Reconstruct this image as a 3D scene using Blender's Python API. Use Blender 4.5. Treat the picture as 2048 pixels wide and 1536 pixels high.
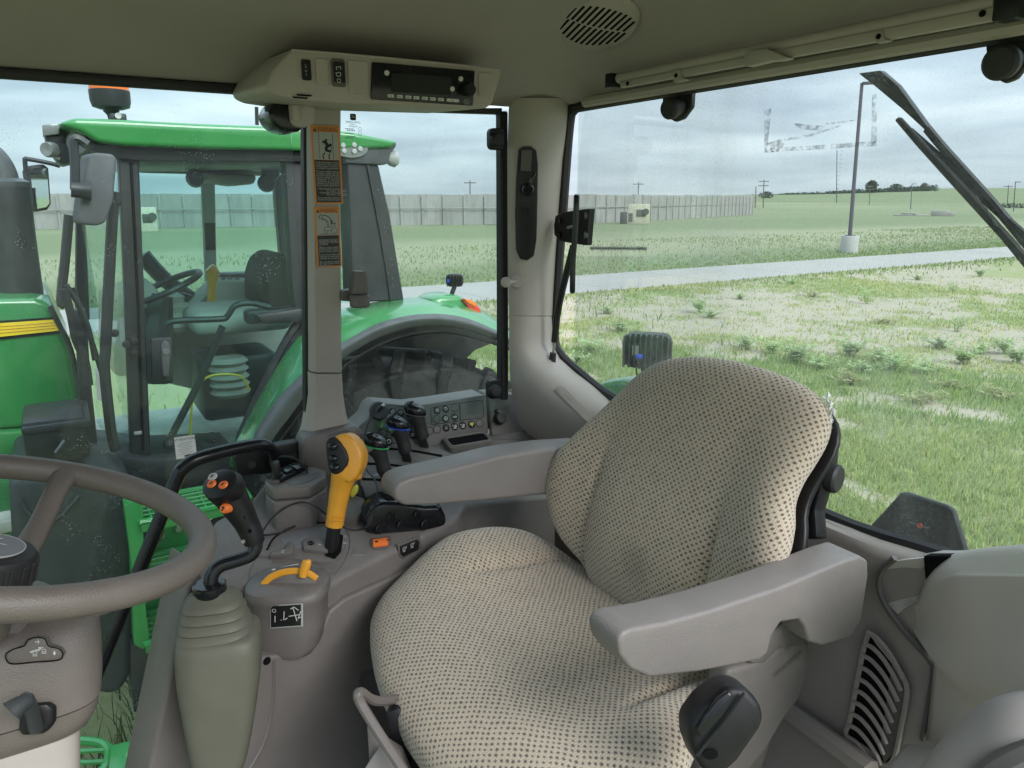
import bpy, bmesh, math, random
import numpy as np
from mathutils import Vector, Matrix, noise
random.seed(7); np.random.seed(7)
R_ = math.radians
for o in list(bpy.data.objects): bpy.data.objects.remove(o, do_unlink=True)
scene = bpy.context.scene
COL = scene.collection
# ------------------------------------------------------------------ camera
# X = right-hand side of the tractor, Y = front of the tractor, camera stands in the left door
H = 2.65                       # eye height above the ground
FPX = 1500.0                   # focal length in pixels of a 2048 px wide picture
PITCH = math.atan(373/1500); AZ = R_(-31.2)
cd = bpy.data.cameras.new('camera'); cam = bpy.data.objects.new('camera', cd); COL.objects.link(cam)
cam.location = (0, 0, H); cam.rotation_euler = (math.pi/2-PITCH, 0, AZ-math.pi/2)
cd.sensor_width = 36; cd.lens = 36*FPX/2048; cd.clip_start = 0.02; cd.clip_end = 5000
scene.camera = cam
# ------------------------------------------------------------------ sky and sun (overcast)
SUN_EL, SUN_AZ = R_(36), R_(192)          # direction the light comes from (azimuth from +X)
w = bpy.data.worlds.new('World'); scene.world = w; w.use_nodes = True
nt = w.node_tree; nt.nodes.clear()
def N(nt, t, **k):
    n = nt.nodes.new(t)
    for a, b in k.items():
        if a.startswith('i_'):
            key = a[2:]; key = int(key) if key.isdigit() else key.replace('_', ' ')
            n.inputs[key].default_value = b
        else: setattr(n, a, b)
    return n
def Lk(nt, a, b): nt.links.new(a, b)
def math_(nt, op, a, b=None, clamp=False):
    n = nt.nodes.new('ShaderNodeMath'); n.operation = op; n.use_clamp = clamp
    for i, x in enumerate((a, b)):
        if x is None: continue
        if isinstance(x, (int, float)): n.inputs[i].default_value = x
        else: nt.links.new(x, n.inputs[i])
    return n.outputs[0]
def mix_(nt, f, a, b, mode='MIX'):
    n = nt.nodes.new('ShaderNodeMix'); n.data_type = 'RGBA'; n.blend_type = mode
    for idx, x in ((0, f), (6, a), (7, b)):
        if isinstance(x, (int, float)): n.inputs[idx].default_value = x
        elif isinstance(x, (tuple, list)): n.inputs[idx].default_value = (*x[:3], 1)
        else: nt.links.new(x, n.inputs[idx])
    return n.outputs[2]
def ramp_(nt, f, stops):
    n = nt.nodes.new('ShaderNodeValToRGB'); cr = n.color_ramp
    while len(cr.elements) < len(stops): cr.elements.new(.5)
    for e, (p, c) in zip(cr.elements, stops):
        e.position = p; e.color = (*c, 1) if not isinstance(c, (int, float)) else (c, c, c, 1)
    nt.links.new(f, n.inputs[0]); return n.outputs[0]
sky = N(nt, 'ShaderNodeTexSky', sky_type='NISHITA', sun_disc=False, sun_elevation=SUN_EL,
        sun_rotation=math.pi/2-SUN_AZ, air_density=1.0, dust_density=2.0, ozone_density=1.0)
tc = N(nt, 'ShaderNodeTexCoord'); sep = N(nt, 'ShaderNodeSeparateXYZ'); Lk(nt, tc.outputs['Generated'], sep.inputs[0])
zc = math_(nt, 'MAXIMUM', sep.outputs[2], 0.0)
den = math_(nt, 'ADD', zc, 0.10)
cx = math_(nt, 'DIVIDE', sep.outputs[0], den); cy = math_(nt, 'DIVIDE', sep.outputs[1], den)
cmb = N(nt, 'ShaderNodeCombineXYZ'); Lk(nt, cx, cmb.inputs[0]); Lk(nt, cy, cmb.inputs[1])
n1 = N(nt, 'ShaderNodeTexNoise', i_Scale=0.55, i_Detail=7.0, i_Roughness=0.5, i_Distortion=0.3); Lk(nt, cmb.outputs[0], n1.inputs['Vector'])
cl = ramp_(nt, n1.outputs[0], [(.32, (.40, .475, .60)), (.46, (.53, .62, .75)), (.58, (.70, .80, .93)), (.72, (.93, 1.0, 1.10))])
# overcast skies are brighter overhead than at the horizon
grad = math_(nt, 'ADD', math_(nt, 'MULTIPLY', zc, 1.8), 0.62)
hz = ramp_(nt, zc, [(0.0, 1.0), (0.10, 0.0)])
cl2 = mix_(nt, math_(nt, 'MULTIPLY', hz, .55), cl, (.86, .96, 1.05))
clg = N(nt, 'ShaderNodeVectorMath', operation='SCALE'); Lk(nt, cl2, clg.inputs[0]); Lk(nt, grad, clg.inputs['Scale'])
sk = N(nt, 'ShaderNodeVectorMath', operation='SCALE'); Lk(nt, sky.outputs[0], sk.inputs[0]); sk.inputs['Scale'].default_value = 0.05
skm = mix_(nt, 0.9, sk.outputs[0], clg.outputs[0])
bg = N(nt, 'ShaderNodeBackground'); bg.inputs['Strength'].default_value = 0.63
out = N(nt, 'ShaderNodeOutputWorld'); Lk(nt, skm, bg.inputs[0]); Lk(nt, bg.outputs[0], out.inputs[0])
sl = bpy.data.lights.new('sun', 'SUN'); sl.energy = 1.5; sl.angle = R_(32); sl.color = (1, .975, .95)
so = bpy.data.objects.new('sun', sl); COL.objects.link(so); so.location = (-8, -4, 14)
so.rotation_euler = Vector((-math.cos(SUN_EL)*math.cos(SUN_AZ), -math.cos(SUN_EL)*math.sin(SUN_AZ), -math.sin(SUN_EL))).to_track_quat('-Z', 'Y').to_euler()
scene.view_settings.view_transform = 'Standard'; scene.view_settings.look = 'None'
scene.view_settings.exposure = 1.42; scene.view_settings.gamma = 1
scene.render.engine = 'CYCLES'
scene.cycles.max_bounces = 10; scene.cycles.transparent_max_bounces = 24; scene.cycles.diffuse_bounces = 5

# ------------------------------------------------------------------ geometry helpers
_fh = Vector((math.cos(AZ), math.sin(AZ), 0)); _r = Vector((math.sin(AZ), -math.cos(AZ), 0))
_f = _fh*math.cos(PITCH)+Vector((0, 0, -math.sin(PITCH))); _u = _r.cross(_f); EYE = Vector((0, 0, H))
def ray(u, v): return _f+_r*((u-1024)/FPX)-_u*((v-768)/FPX)
def onX(u, v, X): d = ray(u, v); return EYE+d*(X/d.x)
def onY(u, v, Y): d = ray(u, v); return EYE+d*(Y/d.y)
def onZ(u, v, z): d = ray(u, v); return EYE+d*((z)/d.z)            # z relative to the eye
def onP(u, v, p, n): d = ray(u, v); return EYE+d*((p-EYE).dot(n)/d.dot(n))
def atD(u, v, D): return EYE+ray(u, v)*D                           # point at a given depth
def V(x, y, z): return Vector((x, y, H+z))                         # z relative to the eye
def perm(d):  return d.normalized()

class MB:
    def __init__(s): s.v = []; s.f = []; s.uv = None
    def add(s, v, f):
        b = len(s.v); s.v += [Vector(p) for p in v]; s.f += [tuple(i+b for i in q) for q in f]; return s
    def bm(s, bm):
        bm.verts.index_update(); return s.add([v.co.copy() for v in bm.verts], [[v.index for v in f.verts] for f in bm.faces])
    def join(s, o): return s.add(o.v, o.f)
def catmull(pts, res=6, closed=False):
    pts = [Vector(p) for p in pts]; n = len(pts); outp = []
    rng = range(n) if closed else range(n-1)
    for i in rng:
        p1, p2 = pts[i], pts[(i+1) % n]
        p0 = pts[i-1] if (closed or i > 0) else p1*2-p2
        p3 = pts[(i+2) % n] if (closed or i+2 < n) else p2*2-p1
        for k in range(res):
            t = k/res
            outp.append(.5*((2*p1)+(p2-p0)*t+(2*p0-5*p1+4*p2-p3)*t*t+(3*p1-p0-3*p2+p3)*t**3))
    if not closed: outp.append(pts[-1])
    return outp
def loft(rings, closed=True, cap=True, loop=False):
    m = MB(); n = len(rings[0]); v = [p for r in rings for p in r]; f = []
    L = len(rings)
    for i in range(L if loop else L-1):
        a, b = i*n, ((i+1) % L)*n
        for j in range(n if closed else n-1):
            k = (j+1) % n; f.append((a+j, a+k, b+k, b+j))
    if cap and not loop and closed:
        f.append(tuple(reversed(range(n)))); f.append(tuple(range((L-1)*n, L*n)))
    return m.add(v, f)
def tube(pts, r, n=12, res=6, cap=True, closed=False, flat=1.0, up=None):
    P = catmull(pts, res, closed) if res > 1 else [Vector(p) for p in pts]
    rr = r if isinstance(r, (list, tuple)) else None
    rings = []; T0 = None; nrm = None
    for i, p in enumerate(P):
        if closed: t = (P[(i+1) % len(P)]-P[i-1]).normalized()
        else: t = (P[min(i+1, len(P)-1)]-P[max(i-1, 0)]).normalized()
        if nrm is None:
            nrm = Vector(up) if up else (Vector((0, 0, 1)) if abs(t.z) < .9 else Vector((1, 0, 0)))
        nrm = (nrm-t*nrm.dot(t)).normalized(); b = t.cross(nrm)
        if rr:
            x = i/(len(P)-1)*(len(rr)-1); k = min(int(x), len(rr)-2); ra = rr[k]+(rr[k+1]-rr[k])*(x-k)
        else: ra = r
        rings.append([p+nrm*(ra*flat*math.cos(a))+b*(ra*math.sin(a)) for a in [2*math.pi*j/n for j in range(n)]])
    return loft(rings, cap=cap, loop=closed)
def frame_of(axis, up=None):
    z = Vector(axis).normalized(); u = Vector(up) if up else (Vector((0, 0, 1)) if abs(z.z) < .9 else Vector((1, 0, 0)))
    x = (u-z*u.dot(z)).normalized(); return x, z.cross(x), z
def lathe(prof, o, axis=(0, 0, 1), n=24, sx=1, sy=1, up=None, cap=True):
    x, y, z = frame_of(axis, up); o = Vector(o)
    rings = [[o+x*(r*sx*math.cos(a))+y*(r*sy*math.sin(a))+z*h for a in [2*math.pi*j/n for j in range(n)]] for r, h in prof]
    return loft(rings, cap=cap)
def bevel_bm(bm, r, seg):
    if r > 0:
        es = [e for e in bm.edges if len(e.link_faces) == 2 and e.calc_face_angle(0) > .3]
        bmesh.ops.bevel(bm, geom=es, offset=r, segments=seg, profile=.5, affect='EDGES', clamp_overlap=True)
def box(c, size, r=0.0, x=None, y=None, seg=2):
    """box centred at c, axes x,y (z from the cross product)"""
    x = Vector(x or (1, 0, 0)).normalized(); y = Vector(y or (0, 1, 0)); y = (y-x*y.dot(x)).normalized(); z = x.cross(y)
    bm = bmesh.new(); bmesh.ops.create_cube(bm, size=1)
    for v in bm.verts: v.co = Vector((v.co.x*size[0], v.co.y*size[1], v.co.z*size[2]))
    bevel_bm(bm, r, seg)
    c = Vector(c)
    for v in bm.verts: v.co = c+x*v.co.x+y*v.co.y+z*v.co.z
    m = MB().bm(bm); bm.free(); return m
def prism(pts, off, r=0.0, seg=2, top=None):
    """polygon pts swept by the vector off (or to the polygon top)"""
    pts = [Vector(p) for p in pts]; n = len(pts)
    q = [Vector(p) for p in top] if top else [p+Vector(off) for p in pts]
    bm = bmesh.new(); a = [bm.verts.new(p) for p in pts]; b = [bm.verts.new(p) for p in q]
    bm.faces.new(list(reversed(a))); bm.faces.new(b)
    for i in range(n): bm.faces.new((a[i], a[(i+1) % n], b[(i+1) % n], b[i]))
    bmesh.ops.recalc_face_normals(bm, faces=bm.faces); bevel_bm(bm, r, seg)
    m = MB().bm(bm); bm.free(); return m
def rrect(w_, h_, r, n=4):
    P = []
    for cx_, cy_, a0 in ((w_/2-r, h_/2-r, 0), (-w_/2+r, h_/2-r, 90), (-w_/2+r, -h_/2+r, 180), (w_/2-r, -h_/2+r, 270)):
        for k in range(n+1):
            a = R_(a0+90*k/n); P.append((cx_+r*math.cos(a), cy_+r*math.sin(a)))
    return P
def plate(c, x, y, w_, h_, t, r, n=4, bev=0.0):
    """rounded rectangle plate centred at c in the plane x,y, thickness t along x cross y (towards the normal)"""
    x = Vector(x).normalized(); y = Vector(y); y = (y-x*y.dot(x)).normalized(); z = x.cross(y); c = Vector(c)
    P = [c+x*a+y*b for a, b in rrect(w_, h_, min(r, w_/2*.98, h_/2*.98), n)]
    return prism(P, z*t, bev, 1)
def sheet(rows, thick=None):
    """grid of points rows[i][j]; optional thickness vector"""
    n = len(rows[0]); L = len(rows); m = MB(); v = [Vector(p) for r in rows for p in r]; f = []
    for i in range(L-1):
        for j in range(n-1): f.append((i*n+j, i*n+j+1, (i+1)*n+j+1, (i+1)*n+j))
    if thick is not None:
        t = Vector(thick); b = len(v); v += [p+t for p in v]; f += [tuple(reversed([k+b for k in q])) for q in f]
        bd = [j for j in range(n)]+[i*n+n-1 for i in range(1, L)]+[(L-1)*n+j for j in range(n-2, -1, -1)]+[i*n for i in range(L-2, 0, -1)]
        for a, c in zip(bd, bd[1:]+bd[:1]): f.append((c, a, a+b, c+b))
    return m.add(v, f)
WLOC = {}
def thing(name, loc, label, cat, group=None):
    o = bpy.data.objects.new(name, None); COL.objects.link(o); o.location = loc; o.empty_display_size = .05
    WLOC[o] = Vector(loc); o['label'] = label; o['category'] = cat
    if group: o['group'] = group
    return o
def mesh_from(name, m, smooth=35):
    me = bpy.data.meshes.new(name); me.from_pydata([tuple(p) for p in m.v], [], m.f); me.validate(); 
    bm = bmesh.new(); bm.from_mesh(me); bmesh.ops.recalc_face_normals(bm, faces=bm.faces); bm.to_mesh(me); bm.free()
    if smooth:
        me.shade_smooth()
        if smooth < 180: me.set_sharp_from_angle(angle=R_(smooth))
    return me
def part(name, m, mat, parent=None, label=None, smooth=35, keep=False, uv=None, sub=0):
    """m: an MB in world space; becomes ONE mesh object, child of parent"""
    c = Vector((0, 0, 0))
    for p in m.v: c += p
    c /= len(m.v); m2 = MB(); m2.v = [p-c for p in m.v]; m2.f = m.f
    me = mesh_from(name, m2, smooth)
    o = bpy.data.objects.new(name, me); COL.objects.link(o)
    if mat: me.materials.append(MAT[mat] if isinstance(mat, str) else mat)
    if parent: o.parent = parent; o.location = c-WLOC[parent]
    else: o.location = c
    WLOC[o] = c
    if label: o['label'] = label
    if sub:
        s = o.modifiers.new('subdivision', 'SUBSURF'); s.levels = sub; s.render_levels = sub
    return o
def tag(o, label, cat, group=None):
    o['label'] = label; o['category'] = cat
    if group: o['group'] = group
    return o
def struct(o): o['kind'] = 'structure'; return o
def copy_tree(o, parent=None, loc=None):
    c = o.copy(); COL.objects.link(c); c.parent = parent
    if loc is not None: c.location = loc
    WLOC[c] = Vector(loc) if loc is not None else WLOC.get(o, Vector())
    for ch in o.children: copy_tree(ch, c)
    return c
def text_mb(s, o, x, y, size, align='CENTER', spacing=1.0, vert='CENTER', line=1.0):
    cu = bpy.data.curves.new('t', 'FONT'); cu.body = s; cu.size = size; cu.align_x = align; cu.align_y = vert
    cu.resolution_u = 2; cu.space_character = spacing; cu.space_line = line
    ob = bpy.data.objects.new('t', cu); COL.objects.link(ob)
    me = bpy.data.meshes.new_from_object(ob)
    x = Vector(x).normalized(); y = Vector(y); y = (y-x*y.dot(x)).normalized(); o = Vector(o)
    m = MB(); m.add([o+x*v.co.x+y*v.co.y for v in me.vertices], [tuple(p.vertices) for p in me.polygons])
    bpy.data.objects.remove(ob); bpy.data.curves.remove(cu); bpy.data.meshes.remove(me); return m
def flat(o, x, y, polys):
    """flat print: list of 2-D polygons in the plane x,y at o"""
    x = Vector(x).normalized(); y = Vector(y); y = (y-x*y.dot(x)).normalized(); o = Vector(o); m = MB()
    for P in polys: m.add([o+x*a+y*b for a, b in P], [tuple(range(len(P)))])
    return m
def bar2(a, b, t):
    a = Vector(a); b = Vector(b); d = (b-a); n = Vector((-d.y, d.x)).normalized()*t/2
    return [tuple(a-n), tuple(b-n), tuple(b+n), tuple(a+n)]
def circ2(cx_, cy_, r, n=14): return [(cx_+r*math.cos(2*math.pi*k/n), cy_+r*math.sin(2*math.pi*k/n)) for k in range(n)]
def ring2(cx_, cy_, r, t, n=14, a0=0, a1=360):
    P = []
    for k in range(n):
        a, b = R_(a0+(a1-a0)*k/n), R_(a0+(a1-a0)*(k+1)/n)
        P.append([(cx_+r*math.cos(a), cy_+r*math.sin(a)), (cx_+r*math.cos(b), cy_+r*math.sin(b)), (cx_+(r+t)*math.cos(b), cy_+(r+t)*math.sin(b)), (cx_+(r+t)*math.cos(a), cy_+(r+t)*math.sin(a))])
    return P

# ------------------------------------------------------------------ materials
MAT = {}
def mat(name, col, rough=.5, spec=.5, var=.10, vscale=6, bump=0.0, bscale=400, metal=0.0, dust=0.0, dustcol=(.35, .33, .3), coat=0.0, emit=None):
    m = bpy.data.materials.new(name); m.use_nodes = True; nt = m.node_tree; b = nt.nodes['Principled BSDF']
    tc = N(nt, 'ShaderNodeTexCoord'); geo = N(nt, 'ShaderNodeNewGeometry'); co = geo.outputs['Position']
    n1 = N(nt, 'ShaderNodeTexNoise', i_Scale=vscale, i_Detail=5.0, i_Roughness=.6); Lk(nt, co, n1.inputs['Vector'])
    lo = tuple(c*(1-var) for c in col); hi = tuple(min(1, c*(1+var)) for c in col)
    c = ramp_(nt, n1.outputs[0], [(.3, lo), (.7, hi)])
    if dust > 0:
        n2 = N(nt, 'ShaderNodeTexNoise', i_Scale=vscale*1.7, i_Detail=8.0, i_Roughness=.7); Lk(nt, co, n2.inputs['Vector'])
        sx = N(nt, 'ShaderNodeSeparateXYZ'); Lk(nt, geo.outputs['Normal'], sx.inputs[0])
        up = math_(nt, 'ADD', math_(nt, 'MULTIPLY', math_(nt, 'MAXIMUM', sx.outputs[2], 0), .7), .3)
        fac = math_(nt, 'MULTIPLY', math_(nt, 'MULTIPLY', ramp_(nt, n2.outputs[0], [(.35, 0), (.75, 1)]), up), dust)
        c = mix_(nt, fac, c, dustcol)
    Lk(nt, c, b.inputs['Base Color'])
    b.inputs['Roughness'].default_value = rough; b.inputs['Specular IOR Level'].default_value = spec; b.inputs['Metallic'].default_value = metal
    r2 = ramp_(nt, n1.outputs[0], [(.3, max(.02, rough-.08)), (.7, min(1, rough+.08))]); Lk(nt, r2, b.inputs['Roughness'])
    if coat: b.inputs['Coat Weight'].default_value = coat; b.inputs['Coat Roughness'].default_value = .08
    if bump:
        n3 = N(nt, 'ShaderNodeTexNoise', i_Scale=bscale, i_Detail=2.0); Lk(nt, co, n3.inputs['Vector'])
        bp = N(nt, 'ShaderNodeBump'); bp.inputs['Strength'].default_value = bump; bp.inputs['Distance'].default_value = .001
        Lk(nt, n3.outputs[0], bp.inputs['Height']); Lk(nt, bp.outputs[0], b.inputs['Normal'])
    if emit: b.inputs['Emission Color'].default_value = (*emit, 1); b.inputs['Emission Strength'].default_value = 1
    MAT[name] = m; return m
def glass(name, tint, dust=.05, specks=.5, scale=1.0, rough=0.0, dustcol=(.62, .64, .60), streak=0.0, seed=0.0, refl=.35):
    m = bpy.data.materials.new(name); m.use_nodes = True; nt = m.node_tree; nt.nodes.clear()
    geo = N(nt, 'ShaderNodeNewGeometry'); co0 = geo.outputs['Position']
    off = N(nt, 'ShaderNodeVectorMath', operation='ADD'); Lk(nt, co0, off.inputs[0]); off.inputs[1].default_value = (seed, seed*2, seed)
    co = off.outputs[0]
    tr = N(nt, 'ShaderNodeBsdfTransparent'); tr.inputs[0].default_value = (*tint, 1)
    gl = N(nt, 'ShaderNodeBsdfGlossy'); gl.inputs['Roughness'].default_value = rough
    fr = N(nt, 'ShaderNodeFresnel'); fr.inputs[0].default_value = 1.45
    mx = N(nt, 'ShaderNodeMixShader'); Lk(nt, math_(nt, 'MULTIPLY', fr.outputs[0], refl), mx.inputs[0]); Lk(nt, tr.outputs[0], mx.inputs[1]); Lk(nt, gl.outputs[0], mx.inputs[2])
    df = N(nt, 'ShaderNodeBsdfDiffuse'); df.inputs[0].default_value = (*dustcol, 1)
    tl = N(nt, 'ShaderNodeBsdfTranslucent'); tl.inputs[0].default_value = (*dustcol, 1)
    dd = N(nt, 'ShaderNodeMixShader'); dd.inputs[0].default_value = .5; Lk(nt, df.outputs[0], dd.inputs[1]); Lk(nt, tl.outputs[0], dd.inputs[2])
    a = N(nt, 'ShaderNodeTexNoise', i_Scale=2.2*scale, i_Detail=5.0, i_Roughness=.6, i_Distortion=.4); Lk(nt, co, a.inputs['Vector'])
    film = ramp_(nt, a.outputs[0], [(.38, .30), (.52, .75), (.70, 1.7)])
    v1 = N(nt, 'ShaderNodeTexVoronoi', i_Scale=150*scale); v1.feature = 'F1'; Lk(nt, co, v1.inputs['Vector'])
    v2 = N(nt, 'ShaderNodeTexNoise', i_Scale=9*scale, i_Detail=3.0); Lk(nt, co, v2.inputs['Vector'])
    sp = math_(nt, 'MULTIPLY', math_(nt, 'LESS_THAN', v1.outputs['Distance'], .17), ramp_(nt, v2.outputs[0], [(.54, 0), (.68, 1)]))
    n4 = N(nt, 'ShaderNodeTexNoise', i_Scale=260*scale, i_Detail=4.0, i_Roughness=.8); Lk(nt, co, n4.inputs['Vector'])
    fine = ramp_(nt, n4.outputs[0], [(.52, .5), (.66, 2.2)])
    fac = math_(nt, 'MULTIPLY', math_(nt, 'MULTIPLY', film, fine), dust)
    if streak:
        mp = N(nt, 'ShaderNodeMapping'); mp.inputs['Scale'].default_value = (30, 30, 1.2); mp.inputs['Rotation'].default_value = (.12, .1, 0); Lk(nt, co, mp.inputs[0])
        n5 = N(nt, 'ShaderNodeTexNoise', i_Scale=1.0, i_Detail=3.0); Lk(nt, mp.outputs[0], n5.inputs['Vector'])
        fac = math_(nt, 'ADD', fac, math_(nt, 'MULTIPLY', math_(nt, 'MULTIPLY', ramp_(nt, n5.outputs[0], [(.5, 0), (.75, 1)]), film), streak))
    fac = math_(nt, 'ADD', fac, math_(nt, 'MULTIPLY', sp, specks*.5), True)
    mz = N(nt, 'ShaderNodeMixShader'); Lk(nt, fac, mz.inputs[0]); Lk(nt, mx.outputs[0], mz.inputs[1]); Lk(nt, dd.outputs[0], mz.inputs[2])
    ou = N(nt, 'ShaderNodeOutputMaterial'); Lk(nt, mz.outputs[0], ou.inputs[0]); MAT[name] = m; return m
# interior plastics and fabrics
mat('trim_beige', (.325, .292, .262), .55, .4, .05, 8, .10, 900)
mat('headliner', (.295, .265, .245), .9, .15, .04, 5, .35, 420)
mat('console_plastic', (0.110, 0.100, 0.0935), .48, .45, .06, 9, .45, 600, dust=.30, dustcol=(.26, .24, .22))
mat('trim_pale_lit', (.46, .425, .385), .5, .45, .05, 8, .1, 900)  # pale plastic, lightened further to carry the light from the door
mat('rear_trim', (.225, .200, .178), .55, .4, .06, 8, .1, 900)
mat('console_dark', (0.08286, 0.0749, 0.06944), .5, .45, .06, 9, .15, 1100, dust=.25, dustcol=(.22, .205, .19))
mat('arm_plastic', (0.1622, 0.1481, 0.1404), .45, .45, .05, 10, .7, 480, dust=.22, dustcol=(.27, .255, .24))
mat('gaiter_rubber', (.088, .088, .066), .55, .4, .08, 12, .12, 500)
mat('black_plastic', (.009, .009, .010), .42, .3, .2, 20, .10, 900)
mat('black_satin', (.008, .009, .011), .22, .4, .15, 20, 0)
mat('black_rubber', (.018, .018, .019), .6, .4, .2, 20, .15, 500)
mat('black_gap', (.004, .004, .004), .9, .1, .1, 20)
mat('wheel_rim_skin', (0.118, 0.1009, 0.088), .5, .5, .08, 14, .6, 550)
mat('yellow_plastic', (0.612, 0.2805, 0.0255), .35, .5, .05, 15)
mat('bright_yellow', (.75, .70, .06), .4, .5, .05, 15)
mat('orange_plastic', (0.68, 0.1445, 0.0255), .4, .5, .05, 15)
mat('sticker_orange', (0.54, 0.1875, 0.015), .4, .5, .04, 15)
mat('sticker_black', (.008, .008, .008), .4, .4, .1, 15)
mat('sticker_grey', (0.308, 0.315, 0.294), .45, .4, .04, 15)
mat('print_white', (0.496, 0.496, 0.48), .5, .3, .03, 15)
mat('print_grey', (.36, .36, .35), .5, .3, .03, 15)
mat('paper_white', (.75, .76, .74), .7, .3, .03, 15)
mat('green_button', (.05, .17, .035), .4, .5, .05, 15)
mat('green_ring', (.03, .30, .09), .4, .5, .05, 15)
mat('blue_ring', (.01, .06, .45), .4, .5, .05, 15)
mat('grey_ring', (.06, .055, .05), .4, .5, .05, 15)
mat('steel', (.45, .45, .44), .35, .5, .08, 30, metal=.9)
mat('grey_metal_paint', (0.104, 0.092, 0.084), .35, .5, .06, 20)
mat('grey_disc', (.14, .14, .15), .5, .4, .06, 20)
mat('red_plastic', (.45, .03, .02), .4, .5, .05, 20)
mat('white_foam', (.62, .64, .62), .85, .2, .08, 60, .3, 300)
mat('pale_rubber', (0.2376, 0.2164, 0.2), .6, .3, .05, 10)
# outdoor
mat('deere_green', (.028, .20, .05), .28, .5, .12, 3, 0, 100, coat=.6, dust=.16, dustcol=(.26, .38, .28))
mat('green_steel', (.03, .27, .06), .35, .5, .10, 6, .05, 200, coat=.4, dust=.10, dustcol=(.32, .42, .32))
mat('deere_yellow', (.78, .56, .02), .4, .5, .05, 6)
mat('tractor_black', (.018, .019, .021), .45, .45, .25, 10, .1, 300, dust=.08, dustcol=(.20, .20, .19))
mat('fender_lip', (0.06, 0.064, 0.068), .5, .4, .12, 10, .1, 300, dust=.3, dustcol=(.25, .25, .25))
mat('tyre_rubber', (.012, .012, .012), .8, .2, .25, 8, .3, 120, dust=.35, dustcol=(.17, .16, .14))
mat('tank_plastic', (.03, .034, .036), .5, .4, .2, 7, .2, 200, dust=.3, dustcol=(.13, .14, .14))
mat('mirror_shell', (0.0765, 0.0765, 0.0855), .6, .3, .08, 10, .1, 400, dust=.2)
mat('exhaust_black', (.02, .021, .023), .5, .4, .2, 8, dust=.2)
mat('beacon_orange', (.85, .17, .02), .2, .5, .05, 10)
mat('lamp_lens', (.16, .165, .16), .15, .6, .08, 50)
mat('lamp_white', (.34, .34, .33), .3, .5, .05, 20)
mat('tail_red', (.65, .04, .02), .15, .5, .05, 20, coat=.5)
mat('tail_orange', (.80, .20, .02), .15, .5, .05, 20, coat=.5)
mat('inner_beige', (.34, .32, .28), .7, .3, .08, 8)
mat('inner_floor', (.48, .47, .41), .8, .3, .25, 9, dust=.3, dustcol=(.20, .16, .11))
mat('concrete', (.36, .355, .34), .85, .2, .10, .7, .3, 30, dust=.2, dustcol=(.26, .25, .22))
mat('concrete_path', (.315, .30, .278), .85, .2, .07, .35, .3, 40, dust=.2, dustcol=(.33, .31, .28))
mat('wall_concrete', (.30, .30, .285), .85, .2, .14, .25, .2, 12, dust=.25, dustcol=(.20, .19, .17))
mat('pole_paint', (.075, .065, .085), .5, .4, .06, 2)
mat('pole_wood', (.12, .10, .085), .85, .2, .15, 4)
mat('machine_cream', (.46, .43, .33), .5, .4, .1, 4)
mat('machine_dark', (.06, .06, .055), .6, .3, .2, 6)
mat('bark', (.06, .045, .035), .9, .2, .3, 6)
mat('tree_leaf', (.055, .075, .055), .7, .2, .35, .15)
mat('plant_leaf', (.42, .53, .27), .6, .2, .35, 1.5)
mat('plant_leaf_dry', (.42, .42, .22), .6, .2, .3, 1.5)
glass('glass_side', (.87, .94, .92), dust=.024, specks=.9, streak=.02, seed=1.3)
glass('glass_quarter', (.86, .92, .90), dust=.05, specks=.8, seed=4.1)
glass('glass_rear', (.90, .94, .92), dust=.125, specks=.35, streak=.06, seed=7.7, refl=.16)
glass('glass_plain', (.92, .96, .95), dust=.01, specks=.1)
glass('glass_tractor', (.80, .94, .93), dust=.03, specks=.3, seed=2.0, scale=.7)
def mirror_mat():
    m = bpy.data.materials.new('mirror_glass'); m.use_nodes = True; b = m.node_tree.nodes['Principled BSDF']
    b.inputs['Metallic'].default_value = 1; b.inputs['Roughness'].default_value = .03; b.inputs['Base Color'].default_value = (.8, .82, .82, 1); MAT['mirror_glass'] = m
mirror_mat()
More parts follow.
